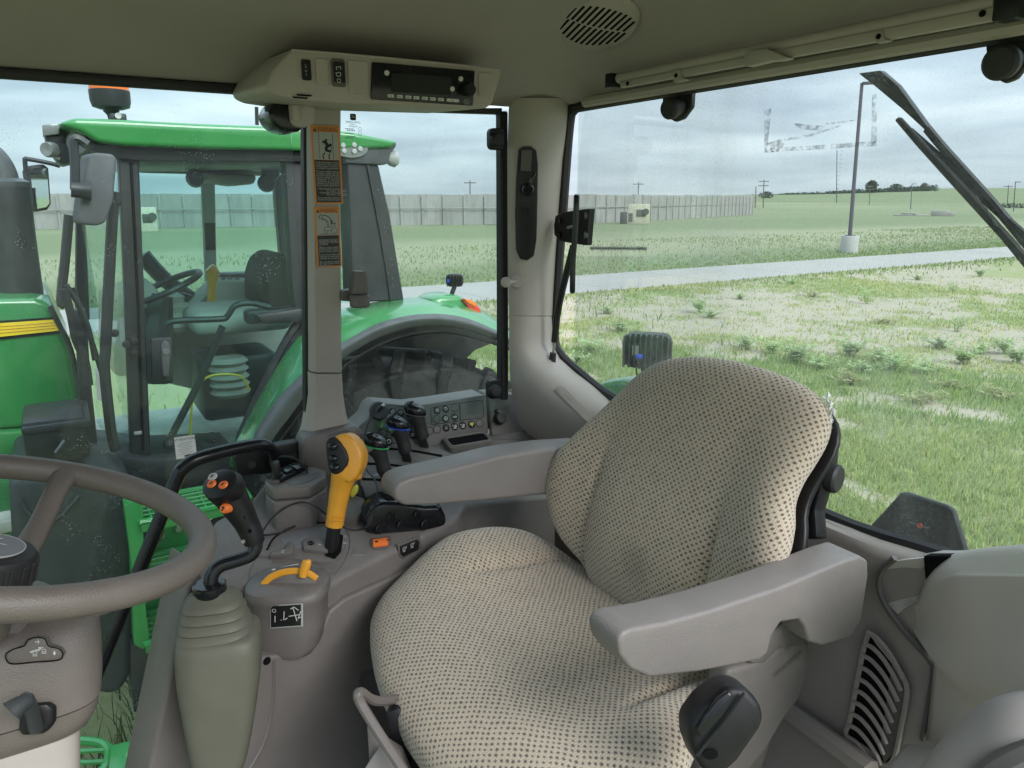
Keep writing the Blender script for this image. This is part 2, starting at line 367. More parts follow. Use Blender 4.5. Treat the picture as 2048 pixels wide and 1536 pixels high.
def fabric():
    """beige seat cloth woven with staggered dark brown tufts; UV in metres along the cloth"""
    m = bpy.data.materials.new('seat_fabric'); m.use_nodes = True; nt = m.node_tree; b = nt.nodes['Principled BSDF']
    uv = N(nt, 'ShaderNodeUVMap'); uv.uv_map = 'UVMap'
    geo = N(nt, 'ShaderNodeNewGeometry')
    wob = N(nt, 'ShaderNodeTexNoise', i_Scale=18.0, i_Detail=3.0); Lk(nt, uv.outputs[0], wob.inputs['Vector'])
    sp0 = N(nt, 'ShaderNodeSeparateXYZ'); Lk(nt, uv.outputs[0], sp0.inputs[0]); swob = N(nt, 'ShaderNodeSeparateXYZ'); Lk(nt, wob.outputs['Color'], swob.inputs[0])
    PX, PY = .0128, .0060
    u = math_(nt, 'DIVIDE', math_(nt, 'ADD', sp0.outputs[0], math_(nt, 'MULTIPLY', swob.outputs[0], .010)), PX)
    v = math_(nt, 'DIVIDE', math_(nt, 'ADD', sp0.outputs[1], math_(nt, 'MULTIPLY', swob.outputs[1], .010)), PY)
    row = math_(nt, 'FLOOR', v); half = math_(nt, 'MULTIPLY', math_(nt, 'MODULO', math_(nt, 'ABSOLUTE', row), 2.0), .5)
    fu = math_(nt, 'SUBTRACT', math_(nt, 'FRACT', math_(nt, 'ADD', u, half)), .5); fv = math_(nt, 'SUBTRACT', math_(nt, 'FRACT', v), .5)
    d = math_(nt, 'SQRT', math_(nt, 'ADD', math_(nt, 'POWER', math_(nt, 'DIVIDE', fu, .285), 2.0), math_(nt, 'POWER', math_(nt, 'DIVIDE', fv, .49), 2.0)))
    fz = N(nt, 'ShaderNodeTexNoise', i_Scale=900.0, i_Detail=2.0); Lk(nt, uv.outputs[0], fz.inputs['Vector'])
    d2 = math_(nt, 'ADD', d, math_(nt, 'MULTIPLY', math_(nt, 'SUBTRACT', fz.outputs[0], .5), 1.5))
    cell = N(nt, 'ShaderNodeCombineXYZ'); Lk(nt, math_(nt, 'FLOOR', math_(nt, 'ADD', u, half)), cell.inputs[0]); Lk(nt, row, cell.inputs[1])
    wn = N(nt, 'ShaderNodeTexWhiteNoise'); wn.noise_dimensions = '2D'; Lk(nt, cell.outputs[0], wn.inputs['Vector'])
    d2 = math_(nt, 'ADD', d2, math_(nt, 'MULTIPLY', wn.outputs['Value'], .28))
    dot = ramp_(nt, d2, [(.45, 1.0), (1.05, 0.0)])
    rib = math_(nt, 'FRACT', math_(nt, 'MULTIPLY', u, 3.0))
    big = N(nt, 'ShaderNodeTexNoise', i_Scale=5.0, i_Detail=4.0); Lk(nt, geo.outputs['Position'], big.inputs['Vector'])
    base = ramp_(nt, fz.outputs[0], [(.3, (.33, .275, .20)), (.7, (.55, .475, .365))])
    base = mix_(nt, math_(nt, 'MULTIPLY', ramp_(nt, rib, [(.0, 1), (.35, 0), (.75, 0), (1, 1)]), .45), base, (.22, .18, .135))
    base = mix_(nt, ramp_(nt, big.outputs[0], [(.45, 0), (.75, .35)]), base, (.31, .26, .185))
    base = mix_(nt, math_(nt, 'MULTIPLY', dot, .92), base, (.065, .045, .035))
    # one stain at the foot of the backrest
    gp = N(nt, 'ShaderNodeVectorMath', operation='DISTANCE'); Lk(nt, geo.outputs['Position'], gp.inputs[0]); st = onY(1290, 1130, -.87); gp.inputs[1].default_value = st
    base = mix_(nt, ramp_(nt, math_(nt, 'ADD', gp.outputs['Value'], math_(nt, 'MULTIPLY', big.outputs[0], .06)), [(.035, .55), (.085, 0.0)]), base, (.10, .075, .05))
    Lk(nt, base, b.inputs['Base Color']); b.inputs['Roughness'].default_value = .95; b.inputs['Specular IOR Level'].default_value = .1
    b.inputs['Sheen Weight'].default_value = .35; b.inputs['Sheen Roughness'].default_value = .5
    hgt = math_(nt, 'ADD', math_(nt, 'MULTIPLY', math_(nt, 'SUBTRACT', 1.0, dot), .9), math_(nt, 'MULTIPLY', fz.outputs[0], .5))
    bp = N(nt, 'ShaderNodeBump'); bp.inputs['Strength'].default_value = .8; bp.inputs['Distance'].default_value = .0025; Lk(nt, hgt, bp.inputs['Height']); Lk(nt, bp.outputs[0], b.inputs['Normal'])
    MAT['seat_fabric'] = m
fabric()

def wall_mat():
    m = MAT['wall_concrete']; nt = m.node_tree; b = nt.nodes['Principled BSDF']; old = b.inputs['Base Color'].links[0].from_socket
    oi = N(nt, 'ShaderNodeObjectInfo'); tc = N(nt, 'ShaderNodeTexCoord'); mp = N(nt, 'ShaderNodeMapping'); mp.inputs['Scale'].default_value = (2.2, 2.2, .35); Lk(nt, N(nt, 'ShaderNodeNewGeometry').outputs['Position'], mp.inputs[0])
    n1 = N(nt, 'ShaderNodeTexNoise', i_Scale=1.0, i_Detail=5.0); Lk(nt, mp.outputs[0], n1.inputs['Vector'])
    c = mix_(nt, ramp_(nt, n1.outputs[0], [(.45, 0), (.72, .55)]), old, (.15, .145, .13))
    c = mix_(nt, math_(nt, 'MULTIPLY', oi.outputs['Random'], .30), c, (.20, .20, .19)); Lk(nt, c, b.inputs['Base Color'])
wall_mat()
def leafy(name):
    m = MAT[name]; nt = m.node_tree; b = nt.nodes['Principled BSDF']; src = b.inputs['Base Color'].links[0].from_socket
    tl = N(nt, 'ShaderNodeBsdfTranslucent'); Lk(nt, src, tl.inputs[0]); mx = N(nt, 'ShaderNodeMixShader'); mx.inputs[0].default_value = .5
    Lk(nt, b.outputs[0], mx.inputs[1]); Lk(nt, tl.outputs[0], mx.inputs[2]); Lk(nt, mx.outputs[0], nt.nodes['Material Output'].inputs[0])
leafy('plant_leaf'); leafy('plant_leaf_dry'); leafy('tree_leaf')
# ================================================================== THE LAND
def g(u, v): return onZ(u, v, -H)
pA, pB = g(1000, 602), g(2040, 513); qA, qB = g(1000, 562), g(2040, 494)
pdir = ((pB-pA).normalized()+(qB-qA).normalized()).normalized(); pn = Vector((-pdir.y, pdir.x, 0))
if pn.dot(qA-pA) < 0: pn = -pn
PW = ((qA-pA).dot(pn)+(qB-pB).dot(pn))/2
pO = pA+(pB-pA)*.5; pO -= pdir*(pO.dot(pdir))
def qdist(x, y): return (Vector((x, y, 0))-pO).dot(pn)          # 0 at the near kerb, PW at the far one
def fbm(x, y, s, seed=0.0, oct=4):
    return noise.fractal(Vector((x*s+seed, y*s-seed, seed)), 1.0, 2.0, oct)
def bare_at(x, y):
    q = qdist(x, y)
    if q > -.35: return 0.0
    d = math.hypot(x, y); b = fbm(x, y, 1.1, 3.1)*.55+fbm(x, y, .22, 9.4)*.75+fbm(x*.45, y*1.2, 2.6, 1.4)*.35
    base = -.25
    if d > 10.5: base = .10
    if 9.0 < d <= 10.5: base = -.25
    if d < 9.0: base = -.08
    if d < 3.6: base = -.8
    if y > -.42*x : base -= 1.2
    return max(0.0, min(1.0, .5+(b+base)*1.5))
def make_ground():
    angs = list(np.arange(-78, 14, .6))+list(np.arange(14, 282, 4.0)); n = len(angs)
    rad = [.4*1.0415**k for k in range(222)]
    v = [(0, 0, 0)]; bare = [0.0]; zone = [0.0]; fld = [0.0]; f = []
    for r in rad:
        for a in angs:
            x, y = r*math.cos(R_(a)), r*math.sin(R_(a)); q = qdist(x, y)
            z = 0.0
            if q > PW+2: z = .0
            v.append((x, y, z)); bare.append(bare_at(x, y) if r < 60 else 0.0)
            t = q-PW
            zz = 0.0
            if t > 0:
                wob = fbm(x, y, .05, 2.0)*5+fbm(x, y, .25, 2.0)*1.5
                zz = max(0, min(1, (t+wob*.6-5.0)/3.0))*max(0, min(1, (26+wob-t)/9))
                if t > 45: zz = max(zz, .35+.5*fbm(x, y, .012, 6.0))
                if t > 190: zz = max(zz, .75)
            zone.append(max(0, min(1, zz))); fld.append(1.0 if t > 0 else 0.0)
    for j in range(n): f.append((0, 1+j, 1+(j+1) % n))
    for i in range(len(rad)-1):
        for j in range(n):
            k = (j+1) % n; a, b = 1+i*n, 1+(i+1)*n; f.append((a+j, b+j, b+k, a+k))
    me = bpy.data.meshes.new('ground'); me.from_pydata(v, [], f)
    me.shade_smooth()
    for nm, arr in (('bare', bare), ('tan', zone), ('field', fld)):
        at = me.attributes.new(nm, 'FLOAT', 'POINT'); at.data.foreach_set('value', arr)
    m = bpy.data.materials.new('ground_cover'); m.use_nodes = True; nt = m.node_tree; b = nt.nodes['Principled BSDF']
    co = N(nt, 'ShaderNodeNewGeometry').outputs['Position']
    ab = N(nt, 'ShaderNodeAttribute', attribute_name='bare'); at = N(nt, 'ShaderNodeAttribute', attribute_name='tan')
    n1 = N(nt, 'ShaderNodeTexNoise', i_Scale=1.3, i_Detail=8.0, i_Roughness=.7); Lk(nt, co, n1.inputs['Vector'])
    n2 = N(nt, 'ShaderNodeTexNoise', i_Scale=14.0, i_Detail=6.0, i_Roughness=.7); Lk(nt, co, n2.inputs['Vector'])
    n3 = N(nt, 'ShaderNodeTexNoise', i_Scale=.06, i_Detail=5.0, i_Roughness=.6); Lk(nt, co, n3.inputs['Vector'])
    grass = mix_(nt, n1.outputs[0], (.25, .275, .125), (.345, .335, .175))
    grass = mix_(nt, ramp_(nt, n2.outputs[0], [(.35, .55), (.65, 0)]), grass, (.15, .19, .085))
    grass = mix_(nt, ramp_(nt, n3.outputs[0], [(.42, 0), (.62, .6)]), grass, (.255, .265, .165))
    af = N(nt, 'ShaderNodeAttribute', attribute_name='field')
    fieldc = mix_(nt, n3.outputs[0], (.13, .165, .085), (.195, .205, .125)); fieldc = mix_(nt, ramp_(nt, n1.outputs[0], [(.4, 0), (.7, .5)]), fieldc, (.16, .205, .10))
    grass = mix_(nt, af.outputs['Fac'], grass, fieldc)
    tan = mix_(nt, n2.outputs[0], (.22, .235, .14), (.30, .295, .20))
    grass = mix_(nt, math_(nt, 'MULTIPLY', at.outputs['Fac'], .85), grass, tan)
    vor = N(nt, 'ShaderNodeTexVoronoi', i_Scale=26.0); Lk(nt, co, vor.inputs['Vector'])
    soil = mix_(nt, n2.outputs[0], (.29, .25, .185), (.42, .375, .295))
    soil = mix_(nt, ramp_(nt, vor.outputs['Distance'], [(.12, .6), (.35, 0)]), soil, (.46, .42, .36))
    fac = ramp_(nt, math_(nt, 'ADD', math_(nt, 'MULTIPLY', ab.outputs['Fac'], .9), math_(nt, 'MULTIPLY', math_(nt, 'SUBTRACT', math_(nt, 'ADD', math_(nt, 'MULTIPLY', n1.outputs[0], .4), math_(nt, 'MULTIPLY', n2.outputs[0], .6)), .5), 3.2)), [(.44, 0), (.62, .95)])
    c = mix_(nt, fac, grass, soil)
    Lk(nt, c, b.inputs['Base Color']); b.inputs['Roughness'].default_value = .95; b.inputs['Specular IOR Level'].default_value = .1
    bp = N(nt, 'ShaderNodeBump'); bp.inputs['Strength'].default_value = .45; bp.inputs['Distance'].default_value = .05; Lk(nt, n2.outputs[0], bp.inputs['Height']); Lk(nt, bp.outputs[0], b.inputs['Normal'])
    me.materials.append(m); MAT['ground_cover'] = m
    o = bpy.data.objects.new('ground', me); COL.objects.link(o); struct(o); return o
ground = make_ground()
# low hill on the skyline
def hill():
    rows = []; 
    for D, yoff in ((420, 13), (520, 7.5), (700, 4), (900, 0)):
        row = []
        for u in range(1300, 2500, 40):
            t = max(0, min(1, (u-1420)/620)); top = 391-16*t-3*math.sin(u*.011)*t; d = ray(u, top+yoff*(t))
            hd = d/Vector((d.x, d.y)).length; p = EYE+hd*D; row.append(Vector((p.x, p.y, max(p.z, -.3) if yoff < 13 else -.4)))
        rows.append(row)
    last = [p+Vector((p.x, p.y, 0)).normalized()*300+Vector((0, 0, -30)) for p in rows[-1]]; rows.append(last)
    return part('hill', sheet(rows), 'ground_cover', smooth=180)
hl = hill(); struct(hl); fa_ = hl.data.attributes.new('field', 'FLOAT', 'POINT'); fa_.data.foreach_set('value', [1.0]*len(hl.data.vertices))
# the concrete path: slabs with open joints
path = bpy.data.objects.new('path', None); COL.objects.link(path); struct(path); path.location = pO; WLOC[path] = pO.copy()
a0 = -30.0; slab = None
for k in range(34):
    Lg = 4.2; c = pO+pdir*(a0+k*(Lg+.02))+pn*(PW/2)
    if slab is None:
        m = box((0, 0, 0), (Lg, PW-.02, .10), .012, pdir, pn, 1); slab = part('path_slab', m, 'concrete_path', path); 
    else:
        s = slab.copy(); COL.objects.link(s)
    s = slab if k == 0 else s
    s.location = c-WLOC[path]+Vector((0, 0, -.012+random.uniform(-.004, .004)))
# ------------------------------------------------------------------ grass
def blades(name, pts, label, matname):
    """pts: list of x,y,height,width,lean,(r,g,b)"""
    n = len(pts); P = np.array([p[:5] for p in pts]); C = np.array([p[5] for p in pts])
    a = np.random.uniform(0, 2*np.pi, n); b = np.random.uniform(0, 2*np.pi, n)
    dx, dy = np.cos(a)*P[:, 3]/2, np.sin(a)*P[:, 3]/2; lx, ly = np.cos(b)*P[:, 4]*P[:, 2], np.sin(b)*P[:, 4]*P[:, 2]
    x, y, h = P[:, 0], P[:, 1], P[:, 2]; z0 = np.zeros(n)-.01
    vs = np.stack([np.stack([x-dx, y-dy, z0], 1), np.stack([x+dx, y+dy, z0], 1),
                   np.stack([x+dx*.8+lx*.35, y+dy*.8+ly*.35, h*.6], 1), np.stack([x-dx*.8+lx*.35, y-dy*.8+ly*.35, h*.6], 1),
                   np.stack([x+lx, y+ly, h*(1-.25*P[:, 4])], 1)], 1).reshape(-1, 3)
    base = (np.arange(n)*5)[:, None]
    tri = np.concatenate([base+np.array([[0, 1, 2]]), base+np.array([[0, 2, 3]]), base+np.array([[3, 2, 4]])], 1).reshape(-1, 3)
    me = bpy.data.meshes.new(name); me.vertices.add(len(vs)); me.vertices.foreach_set('co', vs.ravel())
    me.loops.add(tri.size); me.loops.foreach_set('vertex_index', tri.ravel().astype(np.int32))
    me.polygons.add(len(tri)); me.polygons.foreach_set('loop_start', np.arange(0, tri.size, 3, dtype=np.int32))
    me.update()
    ca = me.color_attributes.new('leafcol', 'FLOAT_COLOR', 'POINT')
    cc = np.concatenate([np.repeat(C, 5, axis=0), np.ones((n*5, 1))], 1); ca.data.foreach_set('color', cc.ravel())
    me.materials.append(MAT[matname]); o = bpy.data.objects.new(name, me); COL.objects.link(o)
    o['kind'] = 'stuff'; o['label'] = label; o['category'] = 'grass'; return o
def leaf_attr_mat():
    m = bpy.data.materials.new('grass_blades'); m.use_nodes = True; nt = m.node_tree; b = nt.nodes['Principled BSDF']
    at = N(nt, 'ShaderNodeAttribute', attribute_name='leafcol'); Lk(nt, at.outputs['Color'], b.inputs['Base Color'])
    b.inputs['Roughness'].default_value = .7; b.inputs['Specular IOR Level'].default_value = .15
    tl = N(nt, 'ShaderNodeBsdfTranslucent'); Lk(nt, at.outputs['Color'], tl.inputs[0])
    mx = N(nt, 'ShaderNodeMixShader'); mx.inputs[0].default_value = .55; Lk(nt, b.outputs[0], mx.inputs[1]); Lk(nt, tl.outputs[0], mx.inputs[2])
    Lk(nt, mx.outputs[0], nt.nodes['Material Output'].inputs[0]); MAT['grass_blades'] = m
leaf_attr_mat()
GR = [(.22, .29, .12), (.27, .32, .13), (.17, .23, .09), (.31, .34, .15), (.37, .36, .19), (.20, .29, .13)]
TANC = [(.36, .36, .24), (.30, .33, .19), (.26, .32, .16), (.40, .38, .27), (.22, .29, .13)]
def jit(c, k=.22): f_ = random.uniform(1-k, 1+k); return tuple(x*f_ for x in c)
yard, tall, mown, under = [], [], [], []
U = random.uniform
for i in range(42000):                                  # clumps of yard grass
    d = 3.8*(30/3.8)**(random.random()**.75); a = R_(U(-70, -24)); x, y = d*math.cos(a), d*math.sin(a)
    if qdist(x, y) > -.25: continue
    b = bare_at(x, y)+U(-.25, .25)
    if b > .62 and random.random() > .10: continue
    if b > .4: nbx = 2
    dry = fbm(x, y, .3, 5.5)
    wk = 10 < d < 13.5
    nb = 5 if d < 9 else 4
    hh = U(.05, .115) if d < 10 else U(.035, .09)
    if wk: hh *= 1.5
    sc = .6+.06*d
    for k in range(nb):
        col = random.choice(GR[:3]+[GR[5]]) if (wk or dry < -.05) else random.choice(GR)
        yard.append((x+U(-.09, .09)*sc, y+U(-.09, .09)*sc, hh*U(.6, 1.35), (.005+.0008*d)*U(.7, 1.3), U(.1, .8), tuple(min(.62, c_*k_) for c_, k_ in zip(jit(col), (1.68, 1.5, 1.45) if not wk else (1.3, 1.3, 1.15)))))
for i in range(16000):                                  # ungrazed tan strip beyond the path
    t = U(PW+4, PW+17)
    s = U(-25, 75); p = pO+pdir*s+pn*t
    if fbm(p.x, p.y, .12, 8)+.28 < U(-.35, .5): continue
    f_ = (t-PW)/30
    col = random.choice(TANC if random.random() < .75-f_*.5 else GR)
    d = p.length
    tall.append((p.x, p.y, U(.05, .16), .010+.0010*d, U(.1, .5), jit(col)))
for i in range(16000):                                  # mown verge on both kerbs
    t = PW+abs(random.gauss(0, 2.2))+.02 if random.random() < .65 else -abs(random.gauss(0, .8))-.02
    p = pO+pdir*U(-25, 70)+pn*t; d = p.length
    mown.append((p.x, p.y, U(.05, .13), .012+.001*d, U(.1, .6), jit(random.choice(GR[:3]))))
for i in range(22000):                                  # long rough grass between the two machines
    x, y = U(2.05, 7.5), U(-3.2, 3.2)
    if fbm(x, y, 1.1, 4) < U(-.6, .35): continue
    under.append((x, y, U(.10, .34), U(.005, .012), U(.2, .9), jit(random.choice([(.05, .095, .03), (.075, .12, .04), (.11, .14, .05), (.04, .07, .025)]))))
for i in range(7000):                                   # field grass left of the neighbouring tractor
    x, y = U(8, 60), U(-12, 10)
    if qdist(x, y) > -.3: continue
    under.append((x, y, U(.08, .25), .012+.0012*x, U(.2, .7), jit(random.choice(GR))))
blades('yard_grass', yard, 'patchy short grass of the gravel yard', 'grass_blades')
blades('tall_dry_grass', tall, 'strip of tall tan grass beyond the path', 'grass_blades')
blades('verge_grass', mown, 'green verge grass along the path', 'grass_blades')
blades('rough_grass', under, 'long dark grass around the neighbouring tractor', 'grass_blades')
# gravel stones lying on the bare patches
def stones():
    m = MB()
    for i in range(5200):
        d = 4.2*(24/4.2)**(random.random()**.8); a = R_(U(-70, -24)); x, y = d*math.cos(a), d*math.sin(a)
        if bare_at(x, y) < .55 or qdist(x, y) > -.3: continue
        r = U(.010, .032)*(1+d*.02); ph = U(0, 6.28)
        P = [(x+r*math.cos(ph+k*2.094)*U(.7, 1.2), y+r*math.sin(ph+k*2.094)*U(.7, 1.2), -.004) for k in range(3)]
        m.add(P+[(x, y, r*U(.4, .8))], [(0, 1, 3), (1, 2, 3), (2, 0, 3)])
    o = part('gravel', m, 'concrete_path', smooth=0); o['kind'] = 'stuff'; o['label'] = 'pale gravel stones scattered on bare soil'; o['category'] = 'gravel'
stones()
# ------------------------------------------------------------------ weeds: separate bushy plants
def weed_mesh(seed, h, spread, nst, leaf):
    rnd = random.Random(seed); m = MB()
    for s in range(nst):
        a = rnd.uniform(0, 6.28); lean = rnd.uniform(.1, 1)*spread; hh = h*rnd.uniform(.55, 1)
        p0 = Vector((rnd.uniform(-.05, .05), rnd.uniform(-.05, .05), 0)); p1 = p0+Vector((math.cos(a)*lean, math.sin(a)*lean, hh)); mid = (p0+p1)/2+Vector((0, 0, hh*.12))
        m.join(tube([p0, mid, p1], [.006, .004, .002], 3, 2))
        for k in range(rnd.randint(9, 14)):
            t = rnd.uniform(.15, 1.0); c = p0.lerp(mid, t*2) if t < .5 else mid.lerp(p1, t*2-1)
            b = rnd.uniform(0, 6.28); ll = leaf*rnd.uniform(.6, 1.3); d = Vector((math.cos(b), math.sin(b), rnd.uniform(-.2, .7)))*ll; s_ = Vector((-math.sin(b), math.cos(b), 0))*ll*.26
            m.add([c, c+d*.5+s_, c+d, c+d*.5-s_], [(0, 1, 2, 3)])
    return m
weeds = []
def place_weeds():
    kinds = []
    for i, (seed, h, sp, ns, lf, mt) in enumerate([(1, .42, .28, 16, .085, 'plant_leaf'), (2, .30, .34, 18, .07, 'plant_leaf'), (3, .55, .18, 9, .07, 'plant_leaf'), (4, .22, .30, 14, .06, 'plant_leaf_dry')]):
        kinds.append((mesh_from('weed_plant', weed_mesh(seed, h, sp, ns, lf), 0), mt))
    for me, mt in kinds: me.materials.append(MAT[mt])
    spots = [(1545, 700, 0), (1490, 690, 1), (1700, 705, 0), (1760, 715, 1), (1790, 735, 0), (1850, 740, 1), (1925, 720, 0), (1730, 740, 1), (1640, 730, 1), (1590, 720, 0), (1960, 700, 1), (2010, 700, 0), (2035, 720, 0), (1880, 690, 1),
             (1400, 618, 0), (1420, 628, 1), (1215, 620, 1), (1735, 600, 2), (1908, 578, 2), (1585, 560, 1), (1480, 590, 1), (1240, 655, 1), (1910, 655, 2), (1765, 640, 3), (1835, 552, 1), (1960, 545, 0), (1625, 585, 3),
             (1700, 760, 3), (1900, 770, 3), (2000, 790, 3), (1845, 800, 3), (1180, 700, 0), (1155, 720, 1)]
    for k, (u, v, kd) in enumerate(spots):
        p = g(u, v+8); me, mt = kinds[kd]; o = bpy.data.objects.new('weed_plant', me); COL.objects.link(o); o.location = p
        s = U(.75, 1.25); o.scale = (s*1.15, s*1.15, s*.8); o.rotation_euler = (0, 0, U(0, 6.28))
        lab = ['bushy green weed growing in the patchy yard behind the cab', 'low spreading green weed in the patchy yard', 'tall thin weed standing on bare gravel', 'small dry yellowish weed among the yellowish grass'][kd]
        tag(o, lab, 'weed', ['bushy weeds', 'low weeds', 'thin weeds', 'dry weeds'][kd]+' in the yard')
place_weeds()
# ------------------------------------------------------------------ the long concrete wall
def far_wall():
    base = [(-60, 461), (70, 459), (420, 455), (760, 451), (1010, 449), (1190, 446), (1330, 440), (1430, 434), (1502, 429)]
    P = [g(u, v) for u, v in base]
    t = thing('concrete_wall', P[4], 'long grey concrete panel wall across the green field', 'wall')
    Wd = 1.95; pm = None; cur = 0; pos = P[0].copy(); i = 0; cnt = 0
    pan = box((0, 0, 1.5), (Wd-.06, .28, 3.0), .03, seg=1); rib = box((Wd/2, -.10, 1.42), (.22, .34, 2.84), .03, seg=1)
    meP = mesh_from('wall_panel', pan, 35); meP.materials.append(MAT['wall_concrete']); meR = mesh_from('wall_rib', rib, 35); meR.materials.append(MAT['wall_concrete'])
    for a, b in zip(P, P[1:]):
        L = (b-a).length; n = max(1, round(L/Wd)); d = (b-a)/n; ang = math.atan2(d.y, d.x)
        for k in range(n):
            c = a+d*(k+.5); c.z = 0
            for nm, me in (('wall_panel', meP), ('wall_rib', meR)):
                o = bpy.data.objects.new(nm, me); COL.objects.link(o); o.parent = t; o.location = c-P[4]+Vector((0, 0, random.uniform(-.05, .05)-.05)); o.rotation_euler = (0, 0, ang); o.scale = (d.length/Wd, 1, 1)
    m = tube([p+Vector((0, 0, 1.62))+(Vector((0, 0, 0))-p).normalized()*.45 for p in P], .05, 5, 1); part('wall_pipe', m, 'steel', t)
far_wall()
def cream_unit(u, v, w_, h_, label):
    p = g(u, v); d = Vector((p.x, p.y, 0)).normalized(); p -= d*1.2; r = Vector((-d.y, d.x, 0))*-1
    t = thing('generator', p, label, 'generator')
    part('cabinet', box(p+Vector((0, 0, h_/2)), (w_, 1.0, h_), .05, r, d), 'machine_cream', t)
    part('engine_bay', box(p+r*(w_*.1)-d*.52+Vector((0, 0, h_*.55)), (w_*.42, .12, h_*.35), .02, r, d), 'machine_dark', t)
    part('fan', lathe([(.0, 0), (.32, 0), (.32, .1), (0, .1)], p+r*(w_*.32)-d*.6+Vector((0, 0, h_*.62)), -d, 12), 'machine_dark', t)
    for k in range(5): part('louvre', box(p-r*(w_*.38)-d*.53+Vector((0, 0, h_*(.15+.09*k))), (w_*.2, .08, h_*.05), 0, r, d), 'machine_dark', t)
    part('control_box', box(p-r*(w_*.5+.45)-d*.1+Vector((0, 0, h_*.3)), (.7, .7, h_*.6), .04, r, d), 'machine_dark', t)
cream_unit(1277, 447, 2.2, 2.0, 'cream generator cabinet with dark engine bay beside the concrete wall')
cream_unit(293, 462, 1.7, 1.9, 'cream cabinet by the wall seen through the neighbouring tractor cab')
# ------------------------------------------------------------------ poles
def pole(name, u, vb, vt, label, cat, r=.11, arms=0, dist=None, mt='pole_wood', lean=0):
    d = ray(u, 395.5); hd = Vector((d.x, d.y, 0)).normalized()
    b = g(u, vb) if dist is None else hd*dist
    L = Vector((b.x, b.y)).length; q = ray(u+lean, vt); top = EYE+q*(L/Vector((q.x, q.y)).length)
    t = thing(name, (b.x, b.y, 0), label, cat, None)
    part('pole', tube([Vector((b.x, b.y, 0)), top], [r, r*.75], 7, 1), mt, t)
    s = Vector((hd.y, -hd.x, 0))
    for k in range(arms):
        c = top-Vector((0, 0, .5+k*1.1)); part('crossarm', box(c, (2.6, .16, .18), 0, s, hd), mt, t)
        for e in (-1.1, -.4, .4, 1.1): part('insulator', lathe([(.07, 0), (.09, .12), (.05, .25)], c+s*e+Vector((0, 0, .09)), n=6), 'lamp_white', t)
    return t, top, s, hd
LP = []
t, top, s, hd = pole('light_pole', 1697, 505, 166, 'tall slim grey light pole on a round concrete base beside the path', 'light pole', .10, 0, None, 'pole_paint', 27)
b = WLOC[t]; part('concrete_base', lathe([(.42, -.05), (.42, .78), (.40, .82), (0, .82)], b, n=20), 'concrete', t)
part('base_plate', box(b+Vector((0, 0, .84)), (.36, .36, .04), .01), 'pole_paint', t)
part('lamp_head', box(top+s*.45-Vector((0, 0, .02)), (.9, .35, .12), .03, s, hd), 'pole_paint', t)
for u, D, vt, arms, lab in [(1277, 190, 364, 1, 'far utility pole rising behind the concrete wall'), (1512, 210, 373, 0, 'short bare pole at the end of the wall'),
        (1528, 215, 359, 2, 'far utility pole with two crossarms past the wall end'), (940, 170, 361, 1, 'far utility pole above the wall beside the neighbouring cab'), (1740, 330, 371, 2, 'distant utility pole before the skyline trees'), (2017, 300, 370, 1, 'distant utility pole beside the wiper blade')]:
    pole('utility_pole', u, 0, vt, lab, 'utility pole', .15, arms, D)
for u, D, vt, lab in [(1824, 200, 368, 'distant street lamp on the rising field'), (2031, 180, 364, 'distant street lamp near the hedge')]:
    t, top, s, hd = pole('street_lamp', u, 0, vt, lab, 'street lamp', .10, 0, D, 'pole_paint'); part('lamp_head', box(top+s*.4, (1.0, .3, .14), .03, s, hd), 'pole_paint', t)
t, top, s, hd = pole('radio_mast', 1674, 0, 300, 'very thin distant lattice radio mast', 'mast', .22, 0, 420, 'pole_paint')
for k in range(12): part('mast_ring', lathe([(.5, 0), (.5, .15)], Vector((WLOC[t].x, WLOC[t].y, 3+k*2.0)), n=6), 'pole_paint', t)
d = ray(1846, 395); hd = Vector((d.x, d.y, 0)).normalized()*700; wt = thing('water_tower', hd+Vector((0, 0, 5)), 'tiny distant tower on the skyline hill', 'tower')
part('tank', lathe([(1.5, 0), (2.2, 1), (2.2, 4), (1.2, 5), (0, 5.2)], hd+Vector((0, 0, 9)), n=12), 'machine_dark', wt); part('stem', lathe([(1.4, 0), (1.2, 6.2)], hd+Vector((0, 0, 3)), n=8), 'machine_dark', wt)
# distant trees on the hill
def crown_mesh(seed, w_, h_, n):
    rnd = random.Random(seed); m = MB()
    for i in range(n):
        a, z = rnd.uniform(0, 6.28), rnd.random(); r = w_/2*math.sqrt(rnd.random())*math.sin(math.pi*(.12+.85*z))**.6
        c = Vector((r*math.cos(a), r*math.sin(a), h_*(.22+.78*z))); s = rnd.uniform(.35, .9)*h_*.11
        q = [Vector((rnd.uniform(-1, 1), rnd.uniform(-1, 1), rnd.uniform(-1, 1)))*s for _ in range(4)]
        m.add([c+x for x in q], [(0, 1, 2), (0, 2, 3), (1, 3, 2)])
    return m
def tree(u, D, w_, h_, zb, label, seed):
    d = ray(u, 395); p = Vector((d.x, d.y, 0)).normalized()*D; p.z = zb
    t = thing('tree', p, label, 'tree'); 
    mm = crown_mesh(seed, w_, h_, 700); mm.v = [v+p for v in mm.v]; part('crown', mm, 'tree_leaf', t, smooth=0)
    part('trunk', tube([p-Vector((0, 0, 1)), p+Vector((.1, 0, h_*.3)), p+Vector((0, .2, h_*.6))], [h_*.035, h_*.025, h_*.012], 6, 2), 'bark', t)
tree(1741, 520, 7, 7.5, 5.0, 'lone distant tree breaking the skyline behind a utility pole', 1)
tree(1532, 480, 9, 4.5, 1.5, 'low distant tree at the left end of the skyline wood', 2)
tree(1790, 560, 10, 6, 5.0, 'distant rounded tree at the middle of the skyline wood', 3)
